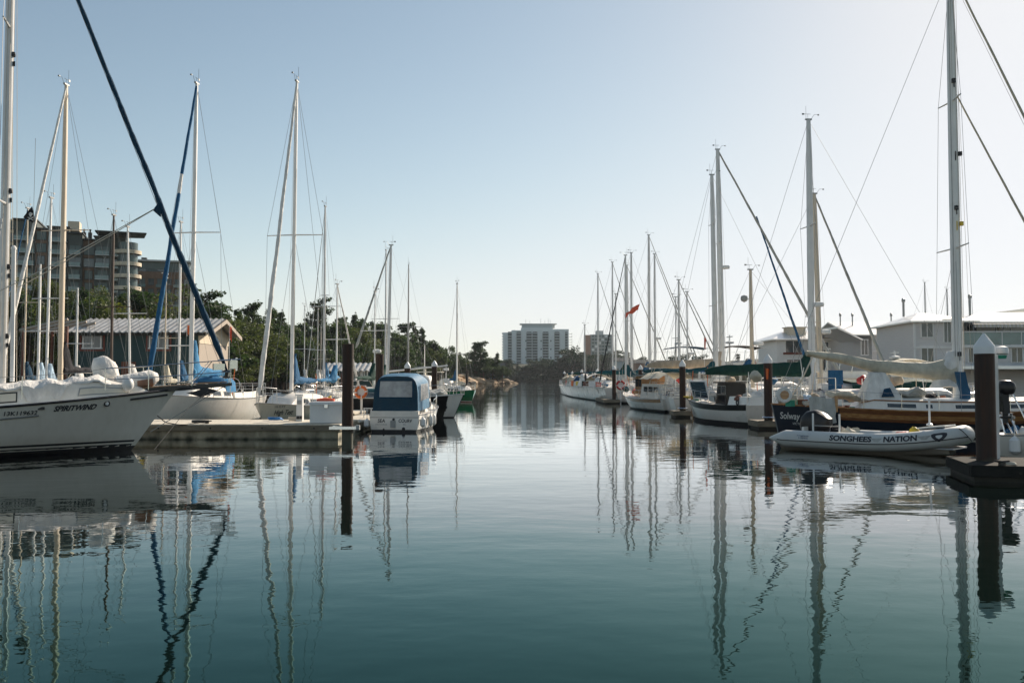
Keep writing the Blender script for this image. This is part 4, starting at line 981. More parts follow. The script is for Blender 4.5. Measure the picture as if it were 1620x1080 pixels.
D1 = float_dock('floating_dock', -34, X(540, 31.9), 31.8, 35.4, .56, 'stained concrete floating dock with pale deck on the left, running behind the big white bow')
float_dock('floating_dock', -36, -11.5, 58, 60, .5, 'floating walkway in front of the teal floating house', cat='dock')
D2 = float_dock('floating_dock', X(560, 42) , X(602, 42), 36.5, 44, .42, 'small light dock with a white rack left of the blue-topped cruiser')
float_dock('finger_dock', -9.6, -7.9, 44.5, 86, .45, 'long dark walkway running away behind the blue-topped cruiser')
DR = float_dock('floating_dock', 0, 9.5, 0, 2.3, .36, 'dark floating dock at the foot of the big brown pile on the right', side='timber_dark', whaler='timber_wet', top_m='timber_wet')
DR.rotation_euler = (0, 0, R(-14)); DR.location = Vector((X(1531, 18.9), 18.9, 0)) + Matrix.Rotation(R(-14), 3, 'Z') @ Vector((4.75, 1.15, 0))
float_dock('finger_dock', X(1194, 38.5), X(1236, 38.5), 38.2, 39.8, .36, 'short dark finger float by the pile left of the outboard motor', side='timber_dark', top_m='timber')
float_dock('finger_dock', X(1064, 50), X(1092, 50), 49.7, 51.2, .36, 'short float end by the pile between the two white hulls', side='timber_dark', top_m='timber')
float_dock('finger_dock', 7.9, 9.3, 76, 84, .36, 'far short float beside the red life ring', side='timber_dark', top_m='timber')
float_dock('main_walkway', 14.5, 17, 44, 130, .45, 'long walkway hidden behind the right-hand boats', side='timber_dark', top_m='timber')
def pile(px, Y, top, r, label, cap=True, zb=-1.5, ring=False):
    x = X(px, Y); zt = Z(top, Y); root = empty('mooring_pile', (x, Y, 0), 0, label, 'pile')
    ch = r * 1.45 if cap else 0; q = MB(); rg = [(r, zb), (r, -.2), (r * 1.0, .5)] + [(r, .5 + (zt - ch - .5) * k / 6) for k in range(1, 7)]
    q.lathe((0, 0, 0), rg, 22); q.build('shaft', 'rust', root, ang=30)
    if cap:
        q = MB(); q.lathe((0, 0, zt - ch), [(r * 1.06, -r * .75), (r * 1.06, 0), (r * 1.03, .02), (.02, ch)], 22); q.build('cap', 'plastic_white', root, ang=25)
    else:
        q = MB(); q.lathe((0, 0, zt), [(r * .98, 0), (r * .7, .004), (.01, .002)], 22); q.build('end_plate', 'rust', root)
    if ring: q = MB(); q.torus((0, 0, ring), r + .06, .05, 22, 6, mt=Matrix.Rotation(math.pi / 2, 3, 'X')); q.build('pile_hoop', 'steel', root)
    return root
pile(1556, 19.9, 527, .21, 'thickest brown pile with a pale cone cap at the right foreground')
pile(551, 31.0, 544, .195, 'tall bare rusty pile at the end of the left dock', cap=False)
pile(601, 44, 560, .20, 'bare reddish pile behind the left side of the blue canopy', cap=False, ring=.6)
pile(645, 53, 572, .18, 'capped pile rising just behind the blue canopy roof'); pile(687.5, 60, 570, .19, 'capped rusty pile right of the blue canopy')
pile(739, 118, 586, .18, 'small distant brown pile by the headland rocks', cap=False)
pile(1214, 38.5, 560, .18, 'capped brown pile behind the black outboard motor', ring=.5); pile(1079, 50.2, 569, .175, 'capped dark pile between the two white hulls', ring=.5)
pile(971, 77, 578, .17, 'dark capped pile left of the far red life ring'); pile(944.5, 96, 583, .17, 'third capped pile from the left in the far right-hand row'); pile(920, 108, 584, .17, 'second capped pile from the left, red-brown, in the far right-hand row')
pile(905, 122, 587, .17, 'short capped pile nearest the leftmost pile of the far right-hand row'); pile(892.5, 132, 587, .17, 'leftmost and farthest capped pile of the right-hand row'); pile(1013, 82, 577, .2, 'capped pile in front of the teal boom covers')
# hoop bracket at the tall pile
g = empty('pile_bracket', (X(551, 31), 31.0, .48), 0, 'pale steel bracket holding the tall pile to the dock end', 'bracket')
q = MB(); q.box((-.1, -.30, 0), (.95, .07, .10)); q.box((-.1, .30, 0), (.95, .07, .10)); q.box((.33, 0, 0), (.07, .53, .10)); q.build('hoop', 'steel', g, smooth=False); q = MB(); q.box((.42, -.30, .02), (.12, .16, .16)); q.build('roller', 'plastic_grey', g)
# dock box
def dock_box(px0, px1, Y, label, h=.82, w=.8, m='plastic_white', z=.56, name='dock_box'):
    x0, x1 = X(px0, Y), X(px1, Y); r = empty(name, ((x0 + x1) / 2, Y + w / 2, z), 0, label, 'box'); L = x1 - x0
    q = MB(); q.box((0, 0, h / 2 - .04), (L * .96, w * .94, h - .1)); q.build('bin', m, r, smooth=False)
    q = MB(); q.box((0, 0, h - .06), (L, w, .09), taper=.97); q.box((0, 0, h - .005), (L * .9, w * .86, .03), taper=.9); q.build('lid', m, r, smooth=False)
    q = MB(); q.box((0, -w / 2 - .005, h - .16), (.12, .02, .12)); q.build('latch', 'steel', r, smooth=False)
    return r
dock_box(490, 544, 32.3, 'pale grey fibreglass dock box at the right end of the left dock', h=.78, w=1.25)
r = empty('folded_tarp', (X(515, 32.7), 32.8, 1.34), 0, 'rust red folded tarp lying on the dock box lid', 'tarp'); q = MB(); q.tube([(-.32, 0, .05), (0, .02, .07), (.33, 0, .05)], [.05, .075, .05], 8, sq=1.4); q.build('cloth', 'flag_red', r)
# power pedestal
r = empty('power_pedestal', (X(476, 34), 34, .56), 0, 'slim white power pedestal standing on the left dock', 'pedestal')
q = MB(); q.box((0, 0, .48), (.24, .24, .96), taper=.9); q.box((0, 0, 1.0), (.28, .28, .06)); q.build('post', 'plastic_white', r, smooth=False)
q = MB(); q.box((-.05, -.13, .14), (.10, .04, .12)); q.box((.06, -.13, .14), (.09, .04, .12)); q.build('socket', 'rubber', r, smooth=False); q = MB(); q.box((0, -.126, .72), (.14, .02, .14)); q.build('meter', 'plastic_grey', r, smooth=False)
# hoses and ropes lying on the dock
def coil(name, loc, m, label, cat, R_=.22, turns=5, rad=.02, seed=0):
    pts = []
    for i in range(turns * 16):
        a = i / 16 * 2 * math.pi; q = R_ * (.8 + .2 * math.sin(i * .37 + seed)); pts.append((loc[0] + math.cos(a) * q * 1.3, loc[1] + math.sin(a) * q, loc[2] + rad + (i / 16) * rad * .8))
    mb = MB(); mb.tube(pts, rad, 5); return tag(mb.build(name, m), label, cat)
coil('hose_coil', (X(438, 34.6), 34.6, .56), 'bright_blue', 'blue hose coiled on the dock under the wavy black lettering', 'hose', .24, 4, .025)
coil('hose_coil', (X(466, 34.2), 34.2, .56), 'spar_wood', 'yellowish hose heaped beside the power pedestal', 'hose', .2, 6, .022, 2)
coil('mooring_line', (X(322, 32.6), 32.6, .56), 'rope_dark', 'dark mooring line coiled near the left dock edge', 'rope', .28, 4, .022, 5)
mb = MB(); pts = []
for i in range(26): f = i / 25; pts.append(Vector((X(245 + 78 * f, 31.6), 31.6 + 1.0 * f, .60 - .18 * math.sin(math.pi * f) * (1 - f) + 0)))
pts = [P(245, 654, 31.5), P(262, 668, 31.6), P(285, 672, 31.7), P(300, 671, 31.85)] + [Vector((X(322, 32.4), 32.4, .60))]; mb.tube(pts, .018, 5); tag(mb.build('mooring_line', 'rope_dark'), 'dark line drooping over the dock edge below the bowsprit', 'rope')
r = empty('dock_cleat', (X(330, 32.2), 32.2, .56), 0, 'steel cleat on the left dock beside the coiled dark line', 'cleat'); q = MB(); q.tube([(-.16, 0, .09), (0, 0, .075), (.16, 0, .09)], [.02, .03, .02], 6); q.box((0, 0, .035), (.12, .07, .07)); q.build('horn', 'timber_dark', r)
# white rack on the small dock, life ring, small lamp
r = empty('white_rack', (X(588, 40), 40, .42), 0, 'low white tubular rack on the small dock left of the cruiser', 'rack')
for z in (.15, .42): q = MB(); q.tube([(-.32, 0, z), (.3, 0, z)], .025, 6); q.build('rail', 'plastic_white', r)
for x in (-.32, 0, .3): q = MB(); q.tube([(x, 0, 0), (x, 0, .45)], .025, 6); q.build('upright', 'plastic_white', r)
def life_ring(px, py, Y, label, m='red', rad=.33, stand=True, rz=0, m2='plastic_white'):
    p = P(px, py, Y); r = empty('life_ring', p, rz, label, 'life ring')
    q = MB(); q.torus((0, 0, 0), rad, rad * .26, 28, 9, alt=1); q.build('ring', [m, m2], r)
    q = MB()
    q.torus((0, 0, 0), rad * 1.32, .012, 20, 5); q.build('grab_line', 'rope', r)
    if stand:
        s = empty('ring_stand', (p.x, p.y + .12, 0), 0, 'post carrying the ' + label.split(' hung')[0], 'post'); q = MB(); q.box((0, 0, p.z / 2 + .1), (.09, .09, p.z + .5)); q.build('post', 'trim_white', s, smooth=False)
        q = MB(); q.box((0, -.03, p.z + .1), (.5, .05, .5)); q.build('back_board', 'trim_white', s, smooth=False)
life_ring(571, 620, 46, 'orange-red life ring hung by the hut left of the cruiser', 'orange', .27, True)
life_ring(982, 609, 76, 'red and white life ring hung beside the far dark pile', 'red', .33, True)
# dock lamp behind the big pile
r = empty('dock_lamp', (X(1574, 20.3), 20.3, .36), 0, 'white drum-shaped dock lamp on a slim post behind the big pile', 'lamp')
zt = Z(557, 21) - .43; q = MB(); q.box((0, 0, zt / 2), (.07, .07, zt)); q.build('post', 'plastic_white', r, smooth=False)
q = MB(); q.lathe((.14, 0, zt + .02), [(.10, -.02), (.14, 0), (.15, .09), (.12, .15), (.03, .17)], 16); q.build('lamp_head', 'plastic_white', r); q = MB(); q.lathe((.14, 0, zt - .10), [(.09, 0), (.115, .08)], 16); q.build('lens', 'green_ac', r)
# distant overhead cable with small markers
q = MB(); pts = [P(1030 + 60 * i, 557 + .3 * math.sin(i), 240) for i in range(11)]; q.tube(pts, .025, 4)
for i in range(60): p = pts[0].lerp(pts[-1], i / 59); q.lathe(p, [(.02, -.08), (.09, 0), (.02, .08)], 5)
tag(q.build('overhead_cable', 'alu_dark'), 'thin beaded cable crossing the sky low behind the right masts', 'cable')
# ------------------------------------------------------------------ boats
def sloop(label, px, Y, head, L, B, fb, fs, top, xm=.6, r=.085, matm='alu', hull=None, deck='deck_white', boot='stripe_black', topm='gel_white', spread=((.5, 1.0),), cover='cv_blue', bl=4.0, bz=None, jib=None, jr=.085, dod=None,
          rake=.0, windows=3, trunk=True, rail=True, lod=0, radar=None, coll=1.0, strake=None, strake_h=0, group=None, cat='sailboat', name='sailboat', wr=.006, jfrac=1.0, jm2=None, band=None, tackx=.1, head_=True, seed=None, frac=1.0, bottom='antifoul', chgt=.36, tr=.62, crise=0, boomm='alu_white', aft=None, tackz=.35, stays=True):
    xml = (xm - .5) * L
    root = boat_root(name, label, cat, px, Y, head, xml, group)
    h = hull or Hull(L, B, fb, fs, tr=tr); seed = seed if seed is not None else (px * 7 % 31)
    hull_mesh(h, root, topm, boot, bottom, strake, strake_h, n=26 if lod == 0 else 14)
    deck_mesh(h, root, deck, 'alu_dark' if not strake else 'varnish')
    c = None
    if trunk:
        c = Trunk(h, -L * .12, L * .27, .42 + .02 * L, .60, .9); trunk_mesh(c, root, deck)
        if windows:
            for sd in (1, -1):
                for k in range(windows):
                    xa = -L * .08 + k * L * .30 / windows; trunk_window(c, xa, xa + L * .30 / windows * .66, .38, .72, sd, root)
        q = MB(); hx = L * .18; q.box((hx, 0, c.C(hx, 2).z + .05), (.5, .5, .07)); q.build('hatch', 'glass', root, smooth=False)
        # cockpit coamings
        for sd in (1, -1):
            q = MB(); q.rings([[(x, sd * (w_ + dx_), z) for dx_, z in ((-.1, h.sheer(h.tx(x)) - .04), (.06, h.sheer(h.tx(x)) - .04), (.0, h.sheer(h.tx(x)) + .26), (-.08, h.sheer(h.tx(x)) + .26))] for x, w_ in ((-L * .12, B * .29), (-L * .3, B * .28), (-L * .45, B * .22))]); q.build('coaming', deck, root, smooth=False)
        q = MB(); q.lathe((-L * .32, 0, fs + .05), [(.05, -.1), (.05, .5)], 6); q.torus((-L * .32 - .1, 0, fs + .55), .36, .018, 20, 5, mt=Matrix.Rotation(math.pi / 2, 3, 'Z')); q.build('steering_wheel', 'steel', root)
        for sd in (1, -1): q = MB(); q.lathe((-L * .22, sd * B * .28, h.sheer(.3) + .24), [(.07, 0), (.05, .08), (.06, .14), (.02, .15)], 10); q.build('winch', 'steel', root)
    zd = h.sheer(xm) + (c.hh if c and -L * .12 < xml < L * .27 else 0)
    zt = Z(top, root.matrix_basis.translation.y + math.sin(R(head)) * xml)
    mast, T = rig(root, h, xml, zt, r, zd - .1, spread, matm, wr=wr, radar=radar, rake=rake, head=head_, foretack=Vector((L / 2 - tackx, 0, fb + .1)), frac=frac, aftx=aft, stays=stays)
    bz_ = bz if bz is not None else zd + .75
    if bl:
        boom(root, xml, bz_, bl, m=boomm, rise=crise)
        if cover: sail_cover(root, xml - .12, xml - bl * .97, bz_, cover, chgt, .15, coll, seed, rise=crise)
        q = MB(); q.tube([(xml - .1, 0, zd + .1), (xml - .9, 0, bz_ - .03)], .02, 4); q.build('boom_vang', 'rope', root)
        q = MB(); q.tube([(xml - bl * .9, 0, bz_ - .03 + crise), (xml - bl * .95, 0, fs + .3)], .018, 4); q.tube([(xml - bl * .86, .05, bz_ - .03 + crise), (xml - bl * .95, .05, fs + .3)], .018, 4); q.build('mainsheet', 'rope', root)
    if jib: furl(root, (L / 2 - tackx, 0, fb + tackz), Vector((xml - math.tan(rake) * (zt - zd), 0, zt)).lerp(Vector((L / 2 - tackx, 0, fb + tackz)), 1 - jfrac), jr, jib, seed=seed, m2=jm2, band=band)
    if dod: dodger(root, -L * .13, B * .30, h.sheer(.35) + .30, .75, dod)
    if rail: rails(root, h, n=7 if lod == 0 else 4)
    return root, h, c
LHEAD = -96
# --- big white sloop in the left foreground (bow to the right, slightly away)
hS = Hull(13.0, 3.9, 1.86, 1.25, br=1.55, sr=.5, tr=.6, sag=.10, full=2.3, peak=.45, pw=.26)
xmS = 6.5 - 4.75
S = boat_root('sailboat', 'large white sailing yacht lettered SPIRITWIND, its bow filling the left foreground', 'sailboat', 4, 25.4, 28, xmS)
hull_mesh(hS, S, 'gel_old', 'stripe_black', 'antifoul', None, 0, bh=(.15, .155), n=40)
def band(h, root, z0f, z1f, t0, t1, m, name, side=-1, off=.006, n=30, both=False):
    for sd in ((1, -1) if both else (side,)):
        q = MB(); rg = [[h.S(t0 + (t1 - t0) * i / n, z0f(t0 + (t1 - t0) * i / n), sd, off), h.S(t0 + (t1 - t0) * i / n, z1f(t0 + (t1 - t0) * i / n), sd, off)] for i in range(n + 1)]
        q.rings(rg if sd == -1 else [r_[::-1] for r_ in rg], 0, False, False); q.build(name, m, root)
band(hS, S, lambda t: -.1, lambda t: .22, 0, .985, 'stripe_black', 'boot_top', both=True, off=.004)
band(hS, S, lambda t: .235, lambda t: .262, 0, .985, 'gel_white', 'pinstripe', both=True)
band(hS, S, lambda t: .275, lambda t: .335, 0, .985, 'stripe_black', 'cove_stripe', both=True)
deck_mesh(hS, S, 'deck_white', 'stripe_black', rail_r=.035)
for z_, t0, t1 in ((-.33, .0, .715),):
    for sd in (1, -1):
        q = MB(); q.tube([hS.S(t0 + (t1 - t0) * i / 20, hS.sheer(t0 + (t1 - t0) * i / 20) + z_, sd, .012) for i in range(21)], .026, 5); q.build('rub_strake', 'alu_dark', S)
hull_text(hS, 'SPIRITWIND', .742, hS.sheer(.74) - .25, .21, -1, S, 'ink', width=1.14, slope=.035, shear=.14, bold=.008)
hull_text(hS, '13K119632', .648, hS.sheer(.64) - .24, .16, -1, S, 'ink', width=.82, slope=.02, bold=.003)
for t, a, b in ((.716, .17, .085),): 
    q = MB(); p = hS.S(t, hS.sheer(t) - .13, -1, .004); q.box(p, (a, .02, b), rz=.05); q.build('hull_port', 'rubber', S, smooth=False)
q = MB(); p = hS.S(.850, hS.sheer(.850) - .19, -1, .012); q.torus(p, .07, .022, 18, 6, mt=Matrix.Rotation(.35, 3, 'Z')); q.build('hawse_ring', 'rubber', S); q = MB(); q.lathe(p, [(.05, -.005), (.05, .012), (.01, .02)], 14, axis='Y'); q.build('hawse_plate', 'plastic_white', S)
q = MB(); q.tube([hS.S(t_, hS.sheer(t_) - .15, -1, .012) for t_ in (.90, .93, .96, .985)], .035, 6, sq=1.0); q.build('bow_chock', 'rubber', S, smooth=False)
# bowsprit with bobstay and platform
q = MB(); zb = hS.fb; q.rings([[(x, y * w_, zz) for y, zz in ((-1, z0), (1, z0), (1, z1), (-1, z1))] for x, w_, z0, z1 in ((5.4, .22, zb - .12, zb + .02), (6.6, .2, zb - .05, zb + .10), (8.15, .12, zb + .10, zb + .20))]); q.build('bowsprit', 'stripe_black', S, smooth=False)
q = MB(); q.rings([[(x, y * w_, zz) for y, zz in ((-1, z0), (1, z0), (1, z0 + .03), (-1, z0 + .03))] for x, w_, z0 in ((5.5, .25, zb + .03), (6.7, .23, zb + .12), (8.0, .14, zb + .21))]); q.build('sprit_deck', 'teak', S, smooth=False)
q = MB(); q.tube([(7.95, 0, zb + .1), (5.75, 0, .55)], .012, 5); q.build('bobstay', 'wire', S)
q = MB(); p0 = Vector((7.6, -.1, zb + .1)); q.tube([p0, p0 + Vector((-.9, -.8, -.7)), (5.6, -2.6, .2)], .010, 4)
q.build('dock_line', 'rope_dark', S)
q = MB()   # anchor stowed on the sprit
q.tube([(6.5, -.22, zb + .02), (7.4, -.24, zb + .02)], .03, 6); q.prism([(7.3, zb + .05), (7.7, zb - .05), (7.2, zb - .26), (6.75, zb - .12), (7.05, zb - .06)], -.30, -.2); q.build('anchor', 'rubber', S, smooth=False)
# pulpit on the sprit: long low rails, drum furler at its end
q = MB()
for sd in (-1, 1):
    q.tube([(4.4, sd * 1.15, zb + .62), (5.6, sd * .8, zb + .70), (6.9, sd * .45, zb + .82), (8.1, sd * .16, zb + .92)], .016, 6); q.tube([(4.4, sd * 1.15, zb + .30), (6.0, sd * .62, zb + .38), (8.1, sd * .16, zb + .55)], .013, 5)
    for x, y, za, zc in ((4.4, 1.15, 0, .62), (5.6, .8, 0, .70), (6.9, .30, .1, .82), (8.1, .14, .18, .92)): q.tube([(x, sd * y, zb + za), (x, sd * y, zb + zc)], .014, 5)
    q.tube([(6.9, sd * .30, zb + .1), (7.5, sd * .3, zb + .87)], .012, 5)
q.tube([(8.1, -.16, zb + .92), (8.2, 0, zb + .93), (8.1, .16, zb + .92)], .016, 6); q.build('pulpit', 'steel', S)
# furler drum and turning gear
tack = Vector((8.0, 0, zb + .28)); zmh = 17.9
q = MB(); q.lathe(tack + Vector((0, 0, .05)), [(.05, 0), (.13, .02), (.13, .06), (.06, .08), (.06, .18), (.13, .20), (.13, .24), (.05, .28)], 14); q.build('furler_drum', 'black_gloss', S)
q = MB(); q.box(tack + Vector((-.25, .0, .42)), (.34, .22, .20)); q.box(tack + Vector((.18, -.05, .50)), (.22, .18, .28)); q.tube([tack + Vector((-.3, -.1, .62)), tack + Vector((.4, -.1, .66))], .03, 6); q.tube([tack + Vector((.3, 0, .3)), tack + Vector((.3, 0, .72))], .035, 6); q.build('sprit_gear', 'steel', S, smooth=False)
zd0 = 1.75
mastS, TS = rig(S, hS, xmS, zmh, .125, 1.9, spread=((.34, 1.2), (.66, 1.15)), matm='alu', wr=.008, foretack=Vector((7.98, 0, zb + .3)), frac=1.0, sdroop=.12, ssq=.8)
furl(S, tack + Vector((0, 0, .3)), (xmS + .1, 0, zmh - .1), .098, 'cv_navy', seed=3, n=90, wrap=.22)
clew = (tack + Vector((0, 0, .3))).lerp(Vector((xmS + .1, 0, zmh - .1)), .325)
q = MB(); q.add([clew + Vector(v) for v in ((-.05, -.05, .35), (-.28, -.07, -.02), (-.05, -.05, -.22), (-.05, .05, .35), (-.28, .07, -.02), (-.05, .05, -.22))], [(0, 1, 2), (5, 4, 3), (0, 3, 4, 1), (1, 4, 5, 2), (2, 5, 3, 0)]); q.build('sail_clew', 'cv_navy', S, smooth=False)
for sd in (-1, 1):
    q = MB(); a = clew + Vector((-.25, sd * .06, 0)); b = Vector((-3.2, sd * 1.7, 1.9)); q.tube([a.lerp(b, k / 8) - Vector((0, 0, .30 * math.sin(math.pi * k / 8))) for k in range(9)], .013, 5); q.build('jib_sheet', 'rope', S)
q = MB(); q.tube([(xmS + .28, -.18, 2.1), (xmS + .24, -.14, 5.9)], .062, 10); q.lathe((xmS + .24, -.14, 5.9), [(.07, 0), (.07, .06), (.03, .12)], 8); q.build('spinnaker_pole', 'alu_white', S)
for k, z_ in enumerate((3.4, 5.4, 7.6, 11.6)):
    q = MB(); q.lathe((xmS + .12, -.05, z_), [(.05, -.06), (.06, 0), (.04, .08)], 8); q.box((xmS + .14, -.02, z_ - .25), (.05, .1, .12)); q.build('mast_fitting', 'rubber', mastS)
for dx, dy in ((.05, -.14), (-.05, -.14), (.14, .03), (0, .14)):
    q = MB(); q.tube([(xmS + dx, dy, 2.2), (xmS + dx * .8, dy * .7, zmh - .3)], .007, 4); q.build('halyard', 'rope', S)
q = MB(); q.tube([(xmS + .05, -1.15 * .6, 11.7), (xmS + .1, -.75, 2.1)], .006, 4); q.build('flag_halyard', 'wire', S)
cS = Trunk(hS, -2.6, 5.75, .62, .66, 1.6, wmax=1.32); trunk_mesh(cS, S, 'deck_white', n=22)
trunk_window(cS, 3.7, 5.0, .40, .72, -1, S, 'gel_cream', 'plastic_grey', skew=.1); trunk_window(cS, 3.6, 4.9, .42, .74, 1, S, 'glass', 'alu_dark')
trunk_window(cS, .9, 2.15, .36, .78, -1, S, 'gel_cream', 'rubber'); trunk_window(cS, -1.6, -.3, .36, .78, -1, S, 'glass', 'rubber')
q = MB(); rg = []     # loose canvas thrown over the coach roof
for i in range(19):
    x = 1.6 + 3.0 * i / 18; rg.append([wobble(cS.C(x, qq, sd, .03) + Vector((0, 0, .035 + .03 * math.sin(i * 1.7))), 2.4, .09) for qq, sd in (((.25 if 2.3 < x < 3.4 else .92), -1), ((.6 if 2.3 < x < 3.4 else .96), -1), (1.05, -1), (1.3, -1), (1.6, -1), (1.9, -1), (1.7, 1), (1.3, 1), (1.0, 1), (.6, 1))])
q.rings(rg, 0, False, False); q.build('canvas_cover', 'cv_white', S)
q = MB(); q.tube([(2.3, -1.35, 1.62), (2.3, -1.35, 2.25)], .015, 5); q.build('stanchion', 'steel', S)
q = MB(); q.tube([(2.3, -1.35, 2.25), (3.7, -1.15, 2.35), (4.4, -1.15, zb + .62)], .007, 4); q.tube([(2.3, -1.35, 2.25), (-2, -1.7, 2.0)], .007, 4); q.build('lifeline', 'wire', S)
boom(S, xmS, 3.1, 5.2, .09); 
sail_cover(S, xmS - .2, xmS - 5, 3.1, 'cv_navy', .42, .18, 1.2, 1)
# bagged headsail and rolled sail on the foredeck
b1 = bundle('sail_bag', (4.7, .25, 1.95), (.72, .5, .98), 'cv_white', 4, S, amp=.10); b1.rotation_euler = (0, -.45, 0)
q = MB(); q.tube([wobble((4.75, -.15, 2.02), 3, .06), (5.3, -.05, 2.12), (5.75, -.02, 2.2), (5.95, 0, 2.24)], [.22, .24, .26, .12], 12)
for k in range(len(q.f)): q.m[k] = 1 if 11 < k < 20 else 0
q.build('rolled_sail', ['cv_white', 'b_brown'], S, ang=70)
bb = bundle('white_hatch_box', (5.05, -.55, 1.8), (.34, .3, .42), 'plastic_white', 9, S, amp=.03)
bundle('blue_tarp', (4.3, .4, 1.8), (.8, .6, .22), 'cv_sea', 2, S)

# --- boats moored bow-in behind the left dock
B1, hB, cB = sloop('white sloop with a thick cream mast and furled white jib behind the big white bow', 97, 40.5, LHEAD, 11, 3.4, 1.3, 1.0, 135, xm=.60, r=.145, matm='spar_wood', spread=((.53, 1.15),), cover='cv_black', bl=4.2, jib='cv_white', jr=.10, rake=.0, coll=1.3, seed=2, bz=2.5, wr=.008)
B2, _, _ = sloop('small sloop with pale mast and pale blue boom cover, left of the thick cream mast', 75, 46, LHEAD, 8, 2.6, 1.0, .8, 313, xm=.6, r=.085, matm='alu_white', cover='cv_paleblue', bl=3, jib=None, rake=.01, bz=1.9)
B3, _, _ = sloop('low white ketch with a short stub mast near the left edge', 62, 50, LHEAD, 8.5, 2.7, 1.0, .8, 418, xm=.42, r=.09, matm='alu_white', cover='cv_paleblue', bl=2.4, bz=2.0, head_=False)
sloop('small boat with slim mast and long blue furled sail near the left edge', 40, 52, LHEAD, 8, 2.6, 1.0, .8, 330, xm=.6, r=.06, matm='spar_wood', cover='cv_navy', bl=3, jib='cv_sea', jr=.06, lod=1)
B4, _, _ = sloop('wooden-masted cutter with a dark mast in front of the teal floating house', 177, 47, LHEAD, 8.5, 2.7, 1.0, .8, 341, xm=.6, r=.085, matm='spar_dark', cover='cv_cream', bl=3.2, topm='gel_cream', bz=2.0)
sloop('small sloop with a slanting pale mast right of the dark wooden mast', 208, 50, LHEAD, 7.5, 2.4, .9, .75, 362, xm=.6, r=.075, matm='alu_white', cover='cv_white', bl=2.8, rake=-.06, lod=1, bz=1.9)
sloop('day sailer with very short grey mast before the teal house roof', 122, 54, LHEAD, 6.5, 2.2, .8, .65, 455, xm=.6, r=.08, matm='alu', cover='cv_white', bl=2.4, lod=1, head_=False)
B5, _, _ = sloop('white sloop with bright blue boom cover and blue-and-white furled jib behind the left dock', 303, 40.8, LHEAD, 10.5, 3.5, 1.55, 1.3, 131, xm=.62, r=.125, matm='alu_white', spread=((.51, 1.25),), cover='cv_sky', bl=4.1, jib='cv_sea', jm2='cv_white', band=(.60, .66), jr=.12, rake=.012, coll=1.5, chgt=.55, seed=5, bz=2.35, dod='cv_sky', wr=.008)
q = MB(); p = hB
sloop('slim-masted sloop just left of the blue-and-white furled jib mast', 284, 48, LHEAD, 8, 2.6, 1.0, .8, 352, xm=.6, r=.08, matm='alu_white', cover='cv_sea', bl=3, bz=2.1, spread=((.30, .8),), lod=1)
sloop('small sloop with a thin tan mast hoisting a little orange flag', 262, 56, LHEAD, 7, 2.3, .85, .7, 440, xm=.6, r=.05, matm='spar_wood', cover='cv_cream', bl=2.6, lod=1)
B6, h6, c6 = sloop('cream sloop lettered in wavy script, its furled white jib near the dock box', 462, 41, LHEAD, 10, 3.2, 1.16, .95, 126, xm=.61, r=.115, matm='alu_white', spread=((.51, 1.35),), cover='cv_sea', bl=3.6, jib='cv_white', jr=.12, rake=.022, coll=1.25, chgt=.42, seed=8, bz=2.0, wr=.008, topm='gel_cream')
hull_text(h6, 'High Test', .93, .62, .30, 1, B6, 'ink', width=1.15, shear=.4, bold=.004); hull_text(h6, '10.GTF', .925, .93, .13, 1, B6, 'ink', width=.55)
q = MB(); rg = []
for i in range(13):
    f = i / 12; x = 4.4 - 4.2 * f; s = math.sin(math.pi * (.08 + .84 * f)) ** .6
    rg.append([wobble((x, .3 + .72 * s * math.cos(a), 1.18 + max(0, .62 * s * math.sin(a)) + (.0 if math.sin(a) > 0 else -.05)), 1.9, .09) for a in [2 * math.pi * k / 14 for k in range(14)]])
dg = empty('inflatable_dinghy', (0, 0, 0)); dg.parent = B6; q.build('canvas_cover', 'cv_white', dg, ang=70)
# covered dinghy rides on the foredeck; wind generator pole aft
sloop('sloop with a bright blue boom cover and short spreaders right of the tall white mast', 513, 60, LHEAD, 9.5, 3.0, 1.15, .95, 327, xm=.6, r=.10, matm='alu', spread=((.46, 1.1), (.52, .3)), cover='cv_sky', bl=3.6, bz=2.2, wr=.007, jib='cv_grey', jr=.035, seed=4)
sloop('small sloop with pale furled jib beside its mast, left of the tall rusty pile', 533, 60, 70, 8, 2.6, 1.0, .8, 450, xm=.6, r=.07, matm='alu_white', cover='cv_sky', bl=2.6, bz=2.0, jib='cv_white', jr=.08, lod=1)
for px, top, Y, lab in ((482, 485, 84, 'far small sloop with a stubby bare mast below the tallest tree'), (503, 489, 88, 'far small sloop whose thin mast stands left of the double spreaders'), (508, 518, 92, 'far small boat with a wooden stub mast among the trees')):
    sloop(lab, px, Y, LHEAD, 7, 2.3, .85, .7, top, r=.05, matm='alu_white' if px != 508 else 'spar_wood', cover='cv_white', bl=2.4, lod=1)
sloop('sloop carrying a white radar dome halfway up its slim mast behind the blue canopy', 593, 60, 75, 8.5, 2.7, 1.0, .85, 462, r=.055, matm='alu_white', cover='cv_green', bl=3, radar=.42, lod=1, spread=((.62, 1.0),))
sloop('sloop with a tall slim mast and lamps on its spreaders behind the blue canopy', 610, 81, 80, 10, 3.1, 1.2, 1.0, 396, r=.10, matm='alu', cover='cv_green', bl=3.6, lod=1, spread=((.5, 1.35),))
BX, _, _ = sloop('sloop whose furled grey jib slants down to the left behind the blue canopy', 613, 66, 196, 8, 2.7, 1.2, 1.0, 388, xm=.45, r=.115, matm='alu', cover=None, bl=4.6, bz=2.7, crise=.45, jib='cv_grey', jr=.10, rake=.022, lod=1, spread=(), tackz=3.2, tackx=2.05)
